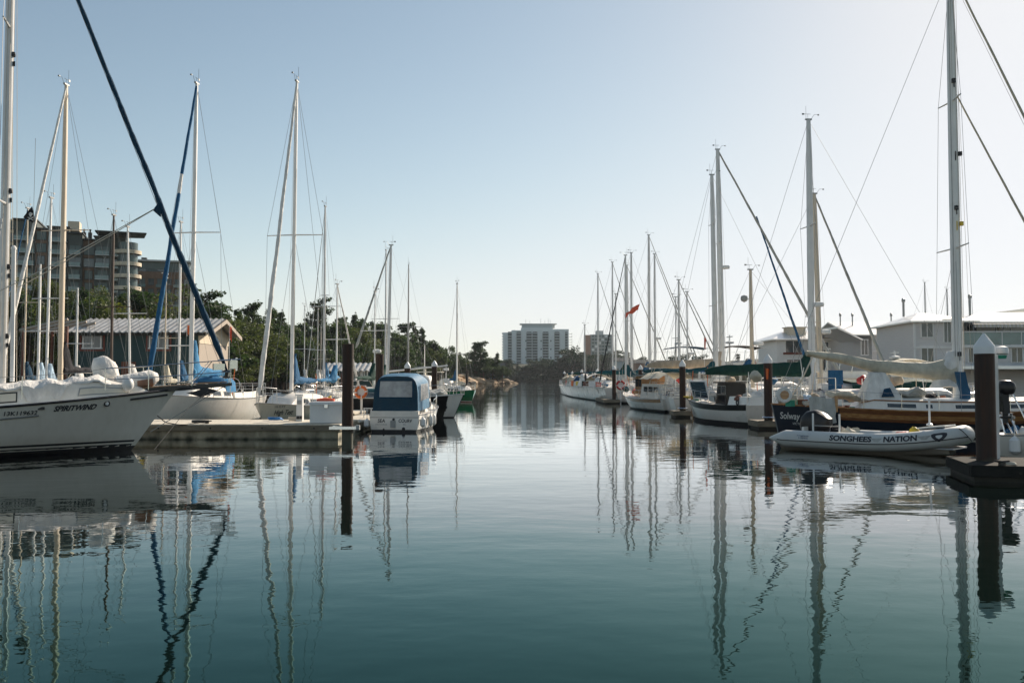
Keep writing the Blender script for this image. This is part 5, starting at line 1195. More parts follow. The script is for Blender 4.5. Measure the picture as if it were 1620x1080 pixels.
sloop('sloop with short spreaders and a pale backstay right of the slanting jib', 646, 81, 95, 9.5, 3.0, 1.15, .95, 420, r=.095, matm='alu_dark', cover='cv_cream', bl=3.4, lod=1, spread=((.5, 1.15),))
sloop('small slim-masted sloop moored behind the capped piles on the left', 672, 88, 95, 8, 2.6, 1.0, .85, 545, r=.06, matm='alu', cover='cv_cream', bl=3.0, lod=1)

# flags on poles and halyards
def flag(p, w_, h_, m, label, pole=None, sag=.15, dirx=1, m2=None, name='flag', rot=0, own_pole=True, Lp=1.6):
    r = empty(name, p, rot, label, 'flag'); q = MB(); rg = []
    for i in range(9):
        f = i / 8; rg.append([(dirx * w_ * f * (1 - .25 * (1 - v)), .05 * math.sin(f * 8 + v * 2), h_ * (v - .5) - sag * f * f - .04 * math.sin(f * 6)) for v in (0, .33, .66, 1)])
    q.rings(rg, 0, False, False); q.build('cloth', m, r)
    if own_pole: q = MB(); q.tube([(0, 0, -Lp), (0, 0, h_ * .6)], .012, 5); q.build('staff', 'alu_white', r)
    return r
# black skull flag hoisted on the furled jib
p = P(47, 342, 38); r = empty('pirate_flag', p, 0, 'small black flag with a white skull and crossed bones by the furled jib at left', 'flag')
q = MB(); rg = [[Vector((-.27, .0, -.05)) * 1.0 + Vector((0, 0, dz)) for dz in (-.02, .02)], [(-.02, -.05, -.18), (-.04, -.02, .26)], [(.16, .02, -.30), (.10, .0, .44)], [(.22, 0, -.22), (.16, 0, .20)]]; q.rings(rg, 0, False, False); q.build('cloth', 'cv_black', r, smooth=False)
q = MB(); q.lathe((.07, -.06, .08), [(.0, -.01), (.075, -.006), (.07, .012), (0, .014)], 12, axis='Y'); q.box((.07, -.062, -.01), (.07, .012, .06)); q.box((.07, -.065, -.12), (.26, .012, .03), ry=.5); q.box((.07, -.069, -.12), (.26, .012, .03), ry=-.5); q.build('skull_emblem', 'ink_pale', r, smooth=False)
q = MB(); q.box((.045, -.078, .09), (.022, .006, .022)); q.box((.095, -.078, .09), (.022, .006, .022)); q.build('skull_eyes', 'cv_black', r, smooth=False)
q = MB(); q.tube([(.15, .01, -3.0), (.17, .01, 3.4)], .009, 4); q.build('halyard', 'rope', r)
flag(P(363, 524, 45), .14, .62, 'flag_red', 'faded pink-red flag hanging limp on a thin staff before the trees', Lp=2.2, sag=.3)
flag(P(296, 520, 48), .18, .5, 'orange', 'little orange flag hanging by the blue-and-white jib mast', Lp=.4, own_pole=True, sag=.2)
flag(P(1010, 486, 62), -.55, .30, 'flag_red', 'forked orange-red streamer blown out between the far right masts', sag=.35, own_pole=False)
q = MB(); a = P(1012, 482, 62); b = P(990, 498, 62); rg = []
for i in range(9): f = i / 8; c_ = a.lerp(b, f); wv = .10 + .20 * abs(math.sin(f * 4.2)); rg.append([c_ + Vector((0, .05 * math.sin(f * 9), wv * .5)), c_ - Vector((.03, 0, wv))])
q.rings(rg, 0, False, False); tag(q.build('streamer', 'flag_red'), 'long twisted orange-red streamer stretched between two masts', 'flag')
flag(P(1114, 541, 58), .12, .7, 'flag_red', 'narrow red ensign hanging left of the two big grey masts', Lp=1.6, sag=.2)
flag(P(1212, 590, 38), .12, .45, 'orange', 'orange cloth hanging on the brown pile behind the outboard motor', own_pole=False, sag=.1)

clutter(B5, -4.5, 4, 1.0, 1.35, 8, 11, .3); clutter(B6, -4.5, -1, .9, 1.0, 7, 12, .3); clutter(B1, -4, 4, .9, 1.2, 8, 13, .3)
# --- blue-canopied cruiser, stern to the camera
def cruiser():
    Y0 = 36.2; x0 = X(624.5, Y0); r = empty('cabin_cruiser', (x0, Y0, 0), R(90 - 5), 'small white cabin cruiser with a blue canvas canopy, stern towards the viewer, lettered SEA', 'motorboat')
    h = Hull(6.6, 2.30, 1.15, .70, br=.9, sr=-.12, tr=.90, sag=.02, full=2.6, peak=.45, pw=.12)
    sub = empty('hull_parts', (0, 0, 0)); bpy.data.objects.remove(sub)
    def sh(o): o.location = (3.3, 0, 0); return o
    objs0 = set(r.children)
    hull_mesh(h, r, 'gel_white', 'antifoul', 'antifoul', bh=(.10, .105), n=26); deck_mesh(h, r, 'deck_white', 'stripe_black', rail_r=.022)
    def nt_(u, v): return Vector((-3.3 + .0 - .002 - .14 * 0, 0, 0))
    q = MB(); q.box((-3.31, 0, .60), (.03, 2.02, .02)); q.build('rub_rail', 'stripe_black', r, smooth=False)
    q = MB(); q.box((-3.2, 0, .76), (.22, 2.0, .20)); q.build('transom_cap', 'deck_white', r, smooth=False)
    def tr(u, v, y0=0, z0=0):
        z = z0 + v; xx = h.S(0, z).x - .012; return Vector((xx, y0 - u, z))
    put_text('SEA', .20, lambda u, v: tr(u, v, .68, .40), 'lettering', 'ink', r, .31, .1, .004)
    put_text('COURV', .20, lambda u, v: tr(u, v, -.19, .40), 'lettering', 'ink', r, .56, .1, .004)
    put_text('VICTORIA', .08, lambda u, v: tr(u, v, .78, .29), 'lettering', 'ink_grey', r, .50); put_text('BC', .08, lambda u, v: tr(u, v, -.38, .29), 'lettering', 'ink_grey', r, .12)
    q = MB(); q.box((-3.36, .04, .33), (.12, .20, .26)); q.box((-3.37, .04, .46), (.14, .16, .04)); q.build('outdrive_bracket', 'plastic_grey', r, smooth=False)
    for y, z, s in ((.02, .52, .05), (.42, .12, .04), (-.40, .14, .07)): q = MB(); q.lathe((-3.33, y, z), [(.02, -.06), (s, -.04), (s, .03), (.02, .05)], 10, axis='X'); q.build('exhaust_port', 'rubber', r)
    # canopy: arched section along the boat, raked back panel
    def arch(x, w, z0, z1, n=14, p=.42):
        return [(x, w * math.copysign(abs(math.cos(math.pi * k / n)) ** p, math.cos(math.pi * k / n)), z0 + (z1 - z0) * math.sin(math.pi * k / n) ** .38) for k in range(n + 1)]
    q = MB(); q.rings([arch(-2.95, .90, .82, 2.28), arch(-2.4, .95, .86, 2.38), arch(-1.4, .98, .9, 2.42), arch(-.5, .95, .95, 2.30)], 0, False, False)
    cv = q.build('canopy', 'cv_canopy', r, ang=40)
    ba = arch(-2.97, .90, .82, 2.27); bb = [(-3.13, y * (1.04), min(z, .86 + 0 * z)) for x, y, z in ba]
    q = MB(); nn = len(ba); cz = 1.5
    bk = [Vector((-3.12 + .17 * (z - .82) / 1.45, y * (1.05 - .05 * (z - .82) / 1.45), z)) for x, y, z in ba]
    q.add(bk, [tuple(range(nn))]); q.build('back_panel', 'cv_back', cv, smooth=False)
    def bp(y, z, o=.012): return Vector((-3.12 + .17 * (z - .82) / 1.45 - o, y, z))
    q = MB(); q.add([bp(.70, 1.40), bp(.66, 2.12), bp(-.66, 2.12), bp(-.70, 1.40)], [(0, 1, 2, 3)]); q.build('clear_window', 'vinyl', cv, smooth=False)
    q = MB()
    for y in (.72, -.72): q.box(bp(y, 1.75, .016), (.012, .07, .76), ry=.12)
    q.box(bp(0, 2.10, .016), (.012, 1.36, .05)); q.box(bp(0, 1.40, .016), (.012, 1.36, .05)); q.build('window_border', 'cv_navy', cv, smooth=False)
    for sd in (1, -1):
        q = MB(); v = [(-2.7, 1.25), (-2.7, 1.95), (-1.0, 2.0), (-.8, 1.35)]
        q.add([Vector((x, sd * (.93 + .05), z)) for x, z in v], [(0, 1, 2, 3)] if sd < 0 else [(3, 2, 1, 0)]); q.build('clear_window', 'vinyl', cv, smooth=False)
        q = MB(); q.tube([h.S(0, .62, sd), h.S(.03, .62, sd)] , .02, 4); 
    c = Trunk(h, -.6, 2.3, .55, .72, 1.3); trunk_mesh(c, r)
    for sd in (1, -1):
        trunk_window(c, -.3, .9, .35, .75, sd, r); 
        q = MB(); pts = [h.S(t, h.sheer(t), sd, -.05) + Vector((0, 0, .42 + .1 * t)) for t in (.45, .6, .75, .9, .98)]; q.tube(pts, .015, 5)
        for p in pts: q.tube([p, p - Vector((0, 0, .5))], .012, 5)
        q.build('bow_rail', 'steel', r)
    ws = MB(); ws.rings([[(-.45, y, z) for y, z in ((-.85, 1.35), (.85, 1.35))], [(-.05, y, 1.3) for y in (-.85, .85)], ], 0, False, False)
    q = MB(); q.add([(-.5, -.8, 2.1), (-.5, .8, 2.1), (.35, .78, 1.55), (.35, -.78, 1.55)], [(0, 1, 2, 3)]); q.build('windscreen', 'glass', r, smooth=False)
    fender(r, h.S(.03, .40, -1, .14) , .34, .12); fender(r, h.S(.35, .40, -1, .13), .42, .10); fender(r, h.S(.02, .35, 1, .16), .30, .12); fender(r, h.S(.25, .40, -1, .12), .42, .10)
    for o in r.children: o.location.x += 3.3
    return r
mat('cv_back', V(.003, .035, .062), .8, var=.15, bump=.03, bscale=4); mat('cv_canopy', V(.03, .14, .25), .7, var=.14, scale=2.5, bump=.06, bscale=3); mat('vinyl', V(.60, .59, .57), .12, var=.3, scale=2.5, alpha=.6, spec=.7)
cruiser()
# --- black-hulled boat and green boat beyond it
def plain_boat(label, px, Y, head, L, B, fb, fs, topm='gel_white', deck='deck_white', cab=None, name='motorboat', cat='motorboat', tr=.8, dx=0, rail_m='alu_dark', boot='stripe_black', strake=None, strake_h=0, br=.8, xloc=0, sag=.06, full=2.2):
    r = boat_root(name, label, cat, px, Y, head, xloc); h = Hull(L, B, fb, fs, tr=tr, br=br, sag=sag, full=full)
    hull_mesh(h, r, topm, boot, 'antifoul', strake, strake_h, n=22); deck_mesh(h, r, deck, rail_m); return r, h
h = Hull(7.5, 2.7, 1.30, 1.12, tr=.8, br=.75, sag=.05); r = empty('motorboat', (X(737, 49) - 3.75, 50.2, 0), R(-14), 'black-hulled boat with a bow coloured sunlit white lying just beyond the blue-topped cruiser', 'motorboat')
hull_mesh(h, r, 'gel_black', 'antifoul', 'antifoul', n=24); deck_mesh(h, r, 'deck_white', 'gel_white', rail_r=.035); rails(r, h, n=5)
c = Trunk(h, -2.6, 1.4, .55, .6, .8); trunk_mesh(c, r, 'cv_teal', 'canvas_cabin')
for sd in (1, -1):
    for k in range(3): trunk_window(c, -2.0 + k * 1.0, -1.3 + k * 1.0, .35, .75, sd, r)
band(h, r, lambda t: .06, lambda t: h.sheer(t) - .02, .90, .995, 'gel_white', 'sunlit_bow_panel', both=True, off=.012)  # white put on the bow to stand for sunlight on the stem
bundle('grey_tarp', (2.2, -.2, 1.15), (1.5, 1.2, .45), 'cv_grey', 3, r)
for k, dx in enumerate((0.2, 1.0)): fender(r, h.S(.42 + .2 * k, .7, -1, .08), .5, .06)
sloop('small sloop with a bright green hull and blue sail cover, farthest out on the left', 723, 84, -66, 8.5, 2.7, 1.15, 1.0, 449, xm=.46, r=.10, matm='alu_white', topm='gel_green', cover='cv_sea', bl=2.0, bz=2.0, coll=.9, spread=((.33, .9),), wr=.007, boot='gel_white', bottom='antifoul_red')
r, h = plain_boat('pilothouse fishing boat with a white arch, between the two capped left piles', 672, 72, -95, 8, 2.7, 1.1, .9, xloc=0); c = Trunk(h, -1.6, 1.6, 1.5, .62, .7); trunk_mesh(c, r)
for sd in (1, -1):
    for k in range(2): trunk_window(c, -1.2 + k * 1.2, -.3 + k * 1.2, .58, .85, sd, r)
q = MB(); q.tube([(-2.2, -1.0, .9), (-2.2, -1.0, 2.7), (-2.2, 1.0, 2.7), (-2.2, 1.0, .9)], .03, 6); q.build('arch', 'plastic_white', r)
q = MB(); q.box((-2.6, 0, 2.72), (1.6, 2.1, .07)); q.build('cockpit_roof', 'gel_cream', r, smooth=False); rails(r, h, pushpit=False, n=4)
r, h = plain_boat('small white workboat with a mast lamp left of the green hull', 706, 90, -90, 7, 2.5, 1.0, .85, xloc=0); c = Trunk(h, -1.2, 1.4, 1.3, .6, .6); trunk_mesh(c, r)
for sd in (1, -1): trunk_window(c, -.8, .6, .6, .85, sd, r)
q = MB(); q.tube([(0, 0, 2.2), (0, 0, 3.6)], .04, 6); q.box((0, 0, 3.1), (.5, .5, .25)); q.build('mast', 'plastic_white', r, smooth=False); rails(r, h, n=4)

# ------------------------------------------------------------------ right side
# inflatable boat with its black outboard
def tender():
    a = Vector((X(1232, 28.6), 28.6)); b = Vector((X(1541, 24.6), 24.6)); L = (b - a).length; c0 = (a + b) / 2; ang = math.atan2(b.y - a.y, b.x - a.x)
    r = empty('inflatable_boat', (c0.x, c0.y, 0), ang, 'grey inflatable boat lettered SONGHEES NATION with a raised bow at right', 'inflatable boat')
    R0 = .265; K = L / 2
    path = []
    def yy(t): return .80 - .02 * t if t < .62 else .79 * max(0, 1 - ((t - .62) / .38) ** 2.4) ** .55
    ts = [i / 40 for i in range(41)]
    def ctr(t, sd): 
        x = -K + .05 + (2 * K - .35) * t; z = .33 + .30 * max(0, (t - .5) / .5) ** 2.2; return Vector((x, sd * yy(t), z))
    pts = [ctr(t, -1) for t in ts] + [ctr(t, 1) for t in ts[::-1][1:]]
    rr = [R0 * min(1, .12 + t * 9) if t < .11 else R0 for t in ts]; rr = rr + rr[::-1][1:]
    q = MB(); q.tube(pts, rr, 20); q.build('inflatable_tube', 'pvc_grey', r, ang=60)
    # rubbing strake along the tubes
    def surf(t, sd, phi, off=.006):
        c = ctr(t, sd); e = .004; d = (ctr(min(1, t + e), sd) - ctr(max(0, t - e), sd)).normalized(); out = Vector((d.y, -d.x, 0)).normalized() * (1 if sd < 0 else -1)
        rad = R0 * min(1, .12 + t * 9) if t < .11 else R0
        return c + (out * math.cos(phi) + Vector((0, 0, 1)) * math.sin(phi)) * (rad + off)
    for sd in (-1, 1):
        q = MB(); q.tube([surf(t, sd, -.12, .008) for t in [.06 + .93 * i / 50 for i in range(51)]], .014, 5); q.build('rubbing_strake', 'rubber', r)
    def tf(u0, z0):
        def fn(u, v): return surf(.05 + (u0 + u) / (2 * K - .35), -1, z0 + v / R0, .007)
        return fn
    put_text('SONGHEES', .225, tf(1.76, .12), 'lettering', 'ink', r, 1.24, bold=.009); put_text('NATION', .225, tf(3.34, .12), 'lettering', 'ink', r, .84, bold=.009)
    put_text('SON', .17, tf(5.22, .12), 'lettering', 'ink', r, .34, bold=.004)
    put_text('Zodiac Hurricane'[0:0] or 'Songhees', .07, tf(.74, .42), 'lettering', 'stripe_blue', r, .36); put_text('Marine', .07, tf(.80, .12), 'lettering', 'stripe_blue', r, .30)
    f = tf(4.66, .10); q = MB()
    def shield(k, off, m, nm):
        q = MB(); vv = [.15, .13, .09, .05, .01, -.03, -.06, -.09]; ww = [.10, .16, .165, .155, .13, .095, .055, .01]
        q.rings([[f(ww[i] * k * u, (vv[i] - .04) * k + .04) + Vector((0, -off, 0)) for u in (-1, -.5, 0, .5, 1)] for i in range(8)], 0, False, False); q.build(nm, m, r, smooth=False)
    shield(1, .0, 'ink', 'shield_emblem'); shield(.42, .006, 'ink_pale', 'shield_mark')
    for u0 in (.98, 3.14, 4.34):
        f = tf(u0, .5); q = MB(); q.add([f(u, v) for u, v in ((-.16, .0), (.16, .0), (.06, -.10), (-.05, -.10))], [(0, 1, 2, 3)]); q.build('handle_patch', 'cv_grey', r, smooth=False)
    q = MB(); n = 14; rg = []
    for i in range(n + 1):
        t = .04 + .9 * i / n; c = ctr(t, 1); rg.append([(c.x, -c.y, .30 + .2 * max(0, t - .6)), (c.x, -c.y * .55, -.02 + .3 * max(0, t - .6)), (c.x, 0, -.14 + .5 * max(0, t - .6)), (c.x, c.y * .55, -.02 + .3 * max(0, t - .6)), (c.x, c.y, .30 + .2 * max(0, t - .6))])
    q.rings(rg, 0, False, False); q.build('hull', 'gel_old', r)
    q = MB(); q.box((.1, 0, .24), (L * .82, 1.2, .04)); q.build('floor', 'plastic_grey', r, smooth=False)
    q = MB(); q.box((-K + 1.05, 0, .42), (.06, 1.2, .55)); q.build('transom', 'gel_white', r, smooth=False)
    for x in (-1.1, .2): q = MB(); q.box((x, 0, .52), (.26, 1.15, .05)); q.box((x, 0, .38), (.2, .9, .26)); q.build('thwart', 'plastic_grey', r, smooth=False)
    q = MB(); q.box((K - 1.05, 0, .82), (.75, .95, .04), ry=-.12); q.build('bow_platform', 'gel_white', r, smooth=False)
    q = MB(); q.tube([(K - 1.2, -.1, .84), (K - 1.2, -.1, 1.6)], .03, 8); q.lathe((K - 1.2, -.1, .85), [(.09, 0), (.09, .04), (.04, .07)], 10); q.build('bow_post', 'plastic_white', r)
    for x in (-1.55, -.72):
        q = MB(); q.tube([(x, -.55, .3), (x, -.55, 1.12)], .028, 6); q.build('grab_post', 'plastic_white', r)
    q = MB(); q.tube([(-1.55, -.55, .75), (-.72, -.55, .75)], .018, 6); q.build('grab_rail', 'alu_dark', r)
    outboard(r, (-K + 1.15, 0, .36), 0, .5, 1.7)
    for u0, ph in ((5.05, .9), (5.3, .8)):
        q = MB(); q.tube([surf(.05 + (u0 + .02 * k) / (2 * K - .35), -1, ph - k * .22, .012) for k in range(8)], .012, 5); q.build('bow_line', 'rubber', r)
    # things lying in the boat
    def inside(nm, x, y, z, lab, cat, d, m, seed, amp=.12):
        w_ = Matrix.Rotation(ang, 3, 'Z') @ Vector((x, y, z)); o = bundle(nm, (c0.x + w_.x, c0.y + w_.y, z), d, m, seed, None, amp=amp); tag(o, lab, cat)
    inside('fuel_can', -1.86, -.1, .42, 'orange-red can beside the white canister in the inflatable boat', 'can', (.22, .22, .34), 'orange', 1, .05)
    inside('canister', -1.62, -.12, .42, 'white canister standing at the stern of the inflatable boat', 'canister', (.32, .30, .44), 'plastic_white', 2, .03)
    inside('rope_heap', -.55, -.1, .40, 'black and white line heaped in the middle of the inflatable boat', 'rope', (.50, .4, .30), 'rope', 3, .3)
    inside('wet_bag', -.95, .1, .40, 'dark crumpled bag in the inflatable boat', 'bag', (.6, .5, .30), 'cv_black', 4, .25)
    inside('yellow_bag', 1.28, -.1, .5, 'yellow bag in the bow of the inflatable boat', 'bag', (.30, .28, .26), 'yellow', 5, .2)
    inside('red_bag', .95, 0, .46, 'flat red bag beside the yellow bag in the inflatable boat', 'bag', (.45, .3, .18), 'red', 6, .2)
    return r
mat('pvc_grey', V(.50, .51, .49), .45, var=.10, scale=1.3, bump=.01, bscale=2, c2=V(.60, .60, .56))
tender()

# dark-hulled varnished ketch lettered Solway
hK = Hull(14.5, 3.6, 1.28, 1.22, br=1.6, sr=.35, tr=.05, sag=.26, full=2.1, peak=.5, pw=.3)
xk = X(1513, 32.6); K0 = empty('sailboat', (X(1226, 33) + 7.25 + .05, 33.6, 0), R(-1), 'dark-hulled yacht with varnished upper strake and sagging cream boom cover, lettered Solway', 'sailboat')
hull_mesh(hK, K0, 'gel_navy', 'gel_white', 'antifoul', None, 0, bh=(.05, .12), n=40)
def ks(t, f): return hK.sheer(t) - f
for a_, b_, m_ in ((.44, .34, 'varnish_dark'), (.335, .17, 'varnish'), (.165, .012, 'varnish_dark')): band(hK, K0, lambda t: ks(t, a_), lambda t: ks(t, b_), .155, 1.0, m_, 'varnish_sheen_plank', both=True, off=.016)  # lighter middle plank paints the highlight on the varnish, darker planks beside it
deck_mesh(hK, K0, 'teak', 'varnish', rail_r=.03)
def sol(z0, t0, slope=-.10):
    def fn(u, v): return hK.S(t0 + u / hK.L, z0 + slope * u + v, -1, .014)
    return fn
put_text('Solway', .36, sol(.68, .012, -.05), 'lettering', 'ink_pale', K0, .72, .3, bold=.004); put_text('VICTORIA', .12, sol(.46, .040, -.05), 'lettering', 'ink_pale', K0, .50)
cK = Trunk(hK, -4.2, 5.4, .50, .60, 1.2, wmax=1.15); trunk_mesh(cK, K0, 'gel_white', n=22)
for sd in (1, -1):
    for xa, xb in ((-3.2, -2.2), (-1.85, -1.62), (-.8, .1), (.9, 2.1), (2.9, 3.7)): trunk_window(cK, xa, xb, .40, .74, sd, K0, 'glass', 'alu_white')
q = MB()
for sd in (1, -1): q.tube([cK.C(x, 1.0, sd, .02) for x in [-4.1 + .45 * i for i in range(20)]], .025, 5)
q.build('cabin_rail', 'varnish', K0)
xm = X(1514, 33.6) - K0.location.x
zt = Z(-42, 33.6)
mK, TK = rig(K0, hK, xm, zt, .19, 1.3, spread=((.36, 1.25), (.70, .9)), matm='alu_white', wr=.008, foretack=Vector((7.2, 0, 1.6)), frac=1.0, ssq=.85)
furl(K0, (7.3, 0, 1.9), (xm + .15, 0, zt - .1), .075, 'cv_cream', seed=7, n=60, wrap=.1); furl(K0, (5.6, 0, 1.9), (xm + .15, 0, Z(150, 33.6)), .065, 'cv_cream', seed=9, n=50, wrap=.1, name='furled_staysail')
for k, py in enumerate((130, 245, 330, 355, 560, 620)):
    q = MB(); z_ = Z(py, 33.6); q.box((xm + (.17 if k % 2 else -.02), -.17, z_), (.12, .10, .16)); q.tube([(xm, -.17, z_ - .25), (xm, -.17, z_ + .1)], .02, 5); q.build('mast_fitting', 'rubber' if k != 3 else 'yellow', mK, smooth=False)
for dx in (-.16, -.06, .10, .19):
    q = MB(); q.tube([(xm + dx, -.15, 2.0), (xm + dx * .8, -.12, zt - .4)], .008, 4); q.build('halyard', 'rope_dark' if dx == -.16 else 'rope', K0)
# sagging sail cover
def big_cover(root, xs, tops, bots, m, name='sail_cover', wid=.30, seed=0):
    q = MB(); rg = []; n = 26
    def lerpv(a, f): 
        x = f * (len(a) - 1); i = min(int(x), len(a) - 2); return a[i] + (a[i + 1] - a[i]) * (x - i)
    for i in range(n + 1):
        f = i / n; x = lerpv(xs, f); zt_, zb_ = lerpv(tops, f), lerpv(bots, f); ring = []
        for k in range(14):
            a = 2 * math.pi * k / 14; s = math.sin(a); ww = wid * (1 - .35 * max(0, s)) * (.45 + .55 * (1 - f))
            p = Vector((x, ww * math.cos(a), (zt_ + zb_) / 2 + (zt_ - zb_) / 2 * s)); p += noise.noise_vector(Vector((x * 1.1 + seed, k * .8, seed))) * .05; ring.append(p)
        rg.append(ring)
    q.rings(rg); return q.build(name, m, root, ang=70)
def lz(py): return Z(py, 33.6)
def lx(px): return X(px, 33.6) - K0.location.x
q = MB(); q.tube([(xm, 0, lz(592)), (xm - 5.5, 0, lz(559))], .08, 8); q.build('boom', 'spar_wood', K0)
big_cover(K0, [lx(1508), lx(1470), lx(1430), lx(1380), lx(1330), lx(1277)], [lz(566), lz(573), lz(572), lz(568), lz(560), lz(554)], [lz(610), lz(600), lz(596), lz(588), lz(574), lz(562)], 'cv_cream')
q = MB(); rg = []
for i in range(10):
    f = i / 9; z_ = lz(612) + (lz(556) - lz(612)) * f; w_ = .55 * (1 - f) + .2
    rg.append([wobble((xm - .12 - w_ * .5 + w_ * math.cos(a) * .75, .22 * math.sin(a), z_), 2.5, .10) for a in [2 * math.pi * k / 12 for k in range(12)]])
q.rings(rg); q.build('mast_cover', 'cv_white', K0, ang=70)
q = MB(); p = Vector((lx(1507), -.5, lz(588))); q.rings([[p + Vector((x + dx, y, z)) for x, y in ((-.17, -.07), (.17, -.07), (.17, .07), (-.17, .07))] for z, dx in ((0, 0), (-.45, .08), (-.75, .18), (-1.25, .17))]); q.build('hanging_cover', 'drape_blue', K0, smooth=False)
# tent cover over the hatch, cushions, canvas, stern gear
q = MB(); rg = []
for z_, a, b, ox in ((0, .68, .50, .03), (.05, .67, .5, .03), (.55, .47, .36, .0), (1.0, .26, .2, -.05), (1.06, .2, .05, -.05)):
    rg.append([wobble((lx(1386) + ox + a * x, b * y - .1, 1.38 + z_), 2.0, .07) for x, y in ((-1, -1), (-.3, -1.1), (.3, -1.1), (1, -1), (1.1, 0), (1, 1), (0, 1.1), (-1, 1), (-1.1, 0))])
q.rings(rg); tc_ = q.build('tent_cover', 'cv_white', K0, ang=50)
q = MB(); q.add([(lx(1382), -.70, 1.5), (lx(1402), -.70, 1.5), (lx(1397), -.60, 1.85), (lx(1388), -.58, 1.8)], [(0, 1, 2, 3)]); q.build('blue_patch', 'cv_navy', tc_, smooth=False)
bundle('canvas_heap', (lx(1432), -.2, 1.5), (1.5, .7, .26), 'cv_grey', 5, K0); bundle('deck_tarp', (lx(1330), -.1, 1.42), (1.5, .7, .24), 'cv_cream', 6, K0, amp=.2)
q = MB(); rg = []
for i in range(9):
    x = lx(1266) + (lx(1306) - lx(1266)) * i / 8; rg.append([wobble((x, -1.0 - .04 * math.sin(i * 2.1) - .12 * v, 1.50 + .25 * math.sin(i * .8) * .2 - v * .95), 3, .05) for v in (0, .25, .5, .75, 1)])
q.rings(rg, 0, False, False); q.build('hanging_cloth', 'cv_grey', K0)
rails(K0, hK, t0=.04, t1=.9, n=10, hgt=.62)
q = MB(); q.lathe((lx(1231), -.8, 1.58), [(.27, -.05), (.30, -.02), (.30, .02), (.27, .05)], 20, axis='Y'); q.build('horseshoe_case', 'cv_white', K0); q = MB(); q.lathe((lx(1231), -.865, 1.58), [(.02, -.01), (.17, 0), (.15, .012)], 9, axis='Y'); q.build('painted_badge', 'varnish', K0)
q = MB(); q.tube([(lx(1240), -.5, 1.3), (lx(1262), -.45, 2.1), (lx(1290), 0, 3.2)], .028, 6); q.build('gallows_strut', 'spar_wood', K0)
for k, (px, m_) in enumerate(((1262, 'cv_cream'), (1276, 'cv_paleblue'), (1290, 'cv_tan'), (1246, 'cv_white'))): bundle('cockpit_bag', (lx(px), .1 + .1 * k, 1.15), (.5, .4, .42), m_, k + 3, K0, amp=.2)
clutter(K0, lx(1234), lx(1312), .7, 1.15, 14, 1, .34); clutter(K0, lx(1330), lx(1375), .9, 1.0, 5, 2, .3); clutter(K0, lx(1470), lx(1505), .9, 1.35, 5, 3, .3)
for k in (1, 2): fender(K0, hK.S(.33 + .2 * k, .62, -1, .13), .5, .09)
# solid little things on the yacht's rail
rr_ = empty('outboard_bracket_board', (0, 0, 0)); rr_.parent = K0; q = MB(); q.box((lx(1308), -1.0, 1.25), (.1, .05, .6)); q.build('board', 'varnish', rr_, smooth=False)

# green ketch behind it
G, hG, cG = sloop('sloop with tall grey mast and long dark green boom cover behind the dark-hulled yacht', 1283.5, 46, 3, 13, 3.7, 1.55, 1.35, 190, xm=.37, r=.18, matm='alu', topm='gel_forest', cover='cv_green', bl=5.8, bz=2.45, chgt=.85, coll=1.0, jib=None, wr=.009, spread=((.30, .5), (.62, 1.0)), radar=.34, seed=6)
furl(G, (lx(1405) - 2 + 1, 0, 2.4), (.05, 0, 1), .0001, 'cv_grey') if False else None
q = MB(); q.box((-1.0, -1.3, 2.1), (.75, .06, 1.0)); q.build('blue_dodger_cloth', 'cv_sea', G, smooth=False)
q = MB(); rg = [[wobble((x, y, z), 1.2, .1) for y, z in ((-1.5, 1.5), (-1.3, 2.0), (0, 2.15), (1.3, 2.0), (1.5, 1.5))] for x in [-.2 + .55 * i for i in range(12)]]; q.rings(rg, 0, False, False); q.build('deck_cover', 'cv_green', G)
T2, _, _ = sloop('tan-masted cutter with white radar dome and furled grey jib behind the tall grey mast', 1297, 50, 4, 12, 3.4, 1.3, 1.1, 307, xm=.52, r=.15, matm='spar_wood', cover='cv_white', bl=3.0, bz=2.6, jib='cv_grey', jr=.11, rake=.02, wr=.008, radar=.30, spread=((.35, .5),), lod=1, seed=3, tackx=1.5)
clutter(G, -4.5, 6, 1.2, 1.4, 14, 8, .4)
# tan-covered boat with twin heavy masts
U, hU, _ = sloop('sloop with tan boom cover and long furled grey jib, right of the two heavy masts', 1142.5, 61, 2, 13.5, 3.8, 1.5, 1.3, 237, xm=.36, r=.20, matm='alu', cover='cv_tan', bl=5.4, bz=3.0, chgt=.75, coll=.9, jib='cv_grey', jr=.13, wr=.009, spread=((.38, .7), (.62, .9)), radar=.52, seed=1, rake=.012, boomm='spar_wood')
furl(U, (4.4, 0, 2.0), (.6, 0, Z(342, 61)), .11, 'cv_sea', seed=5, name='furled_staysail')
Vb, hV, _ = sloop('sloop with a round dark dome on its mast, left of the two heavy masts', 1132.5, 57, 2, 10, 3.2, 1.35, 1.1, 277, xm=.34, r=.17, matm='alu', cover='cv_teal', bl=3.6, bz=2.6, coll=.6, wr=.008, spread=((.42, .9), (.78, .6)), seed=9, rake=.012)
q = MB(); q.lathe((.1, -.55, Z(473, 57)), [(.02, -.25), (.2, -.15), (.24, 0), (.2, .15), (.02, .22)], 12); q.tube([(.55, 0, Z(473, 57)), (.1, -.5, Z(473, 57))], .03, 5); q.build('radar_reflector', 'alu_dark', Vb)
sloop('sloop with a yellowish mast, small radar and blue boom cover behind the brown capped pile', 1190, 52, 2, 9.5, 3.0, 1.2, 1.0, 427, xm=.38, r=.12, matm='spar_wood', cover='cv_sea', bl=3.2, bz=2.5, coll=.7, wr=.007, radar=.45, seed=2, spread=((.42, .7),), rake=.01)
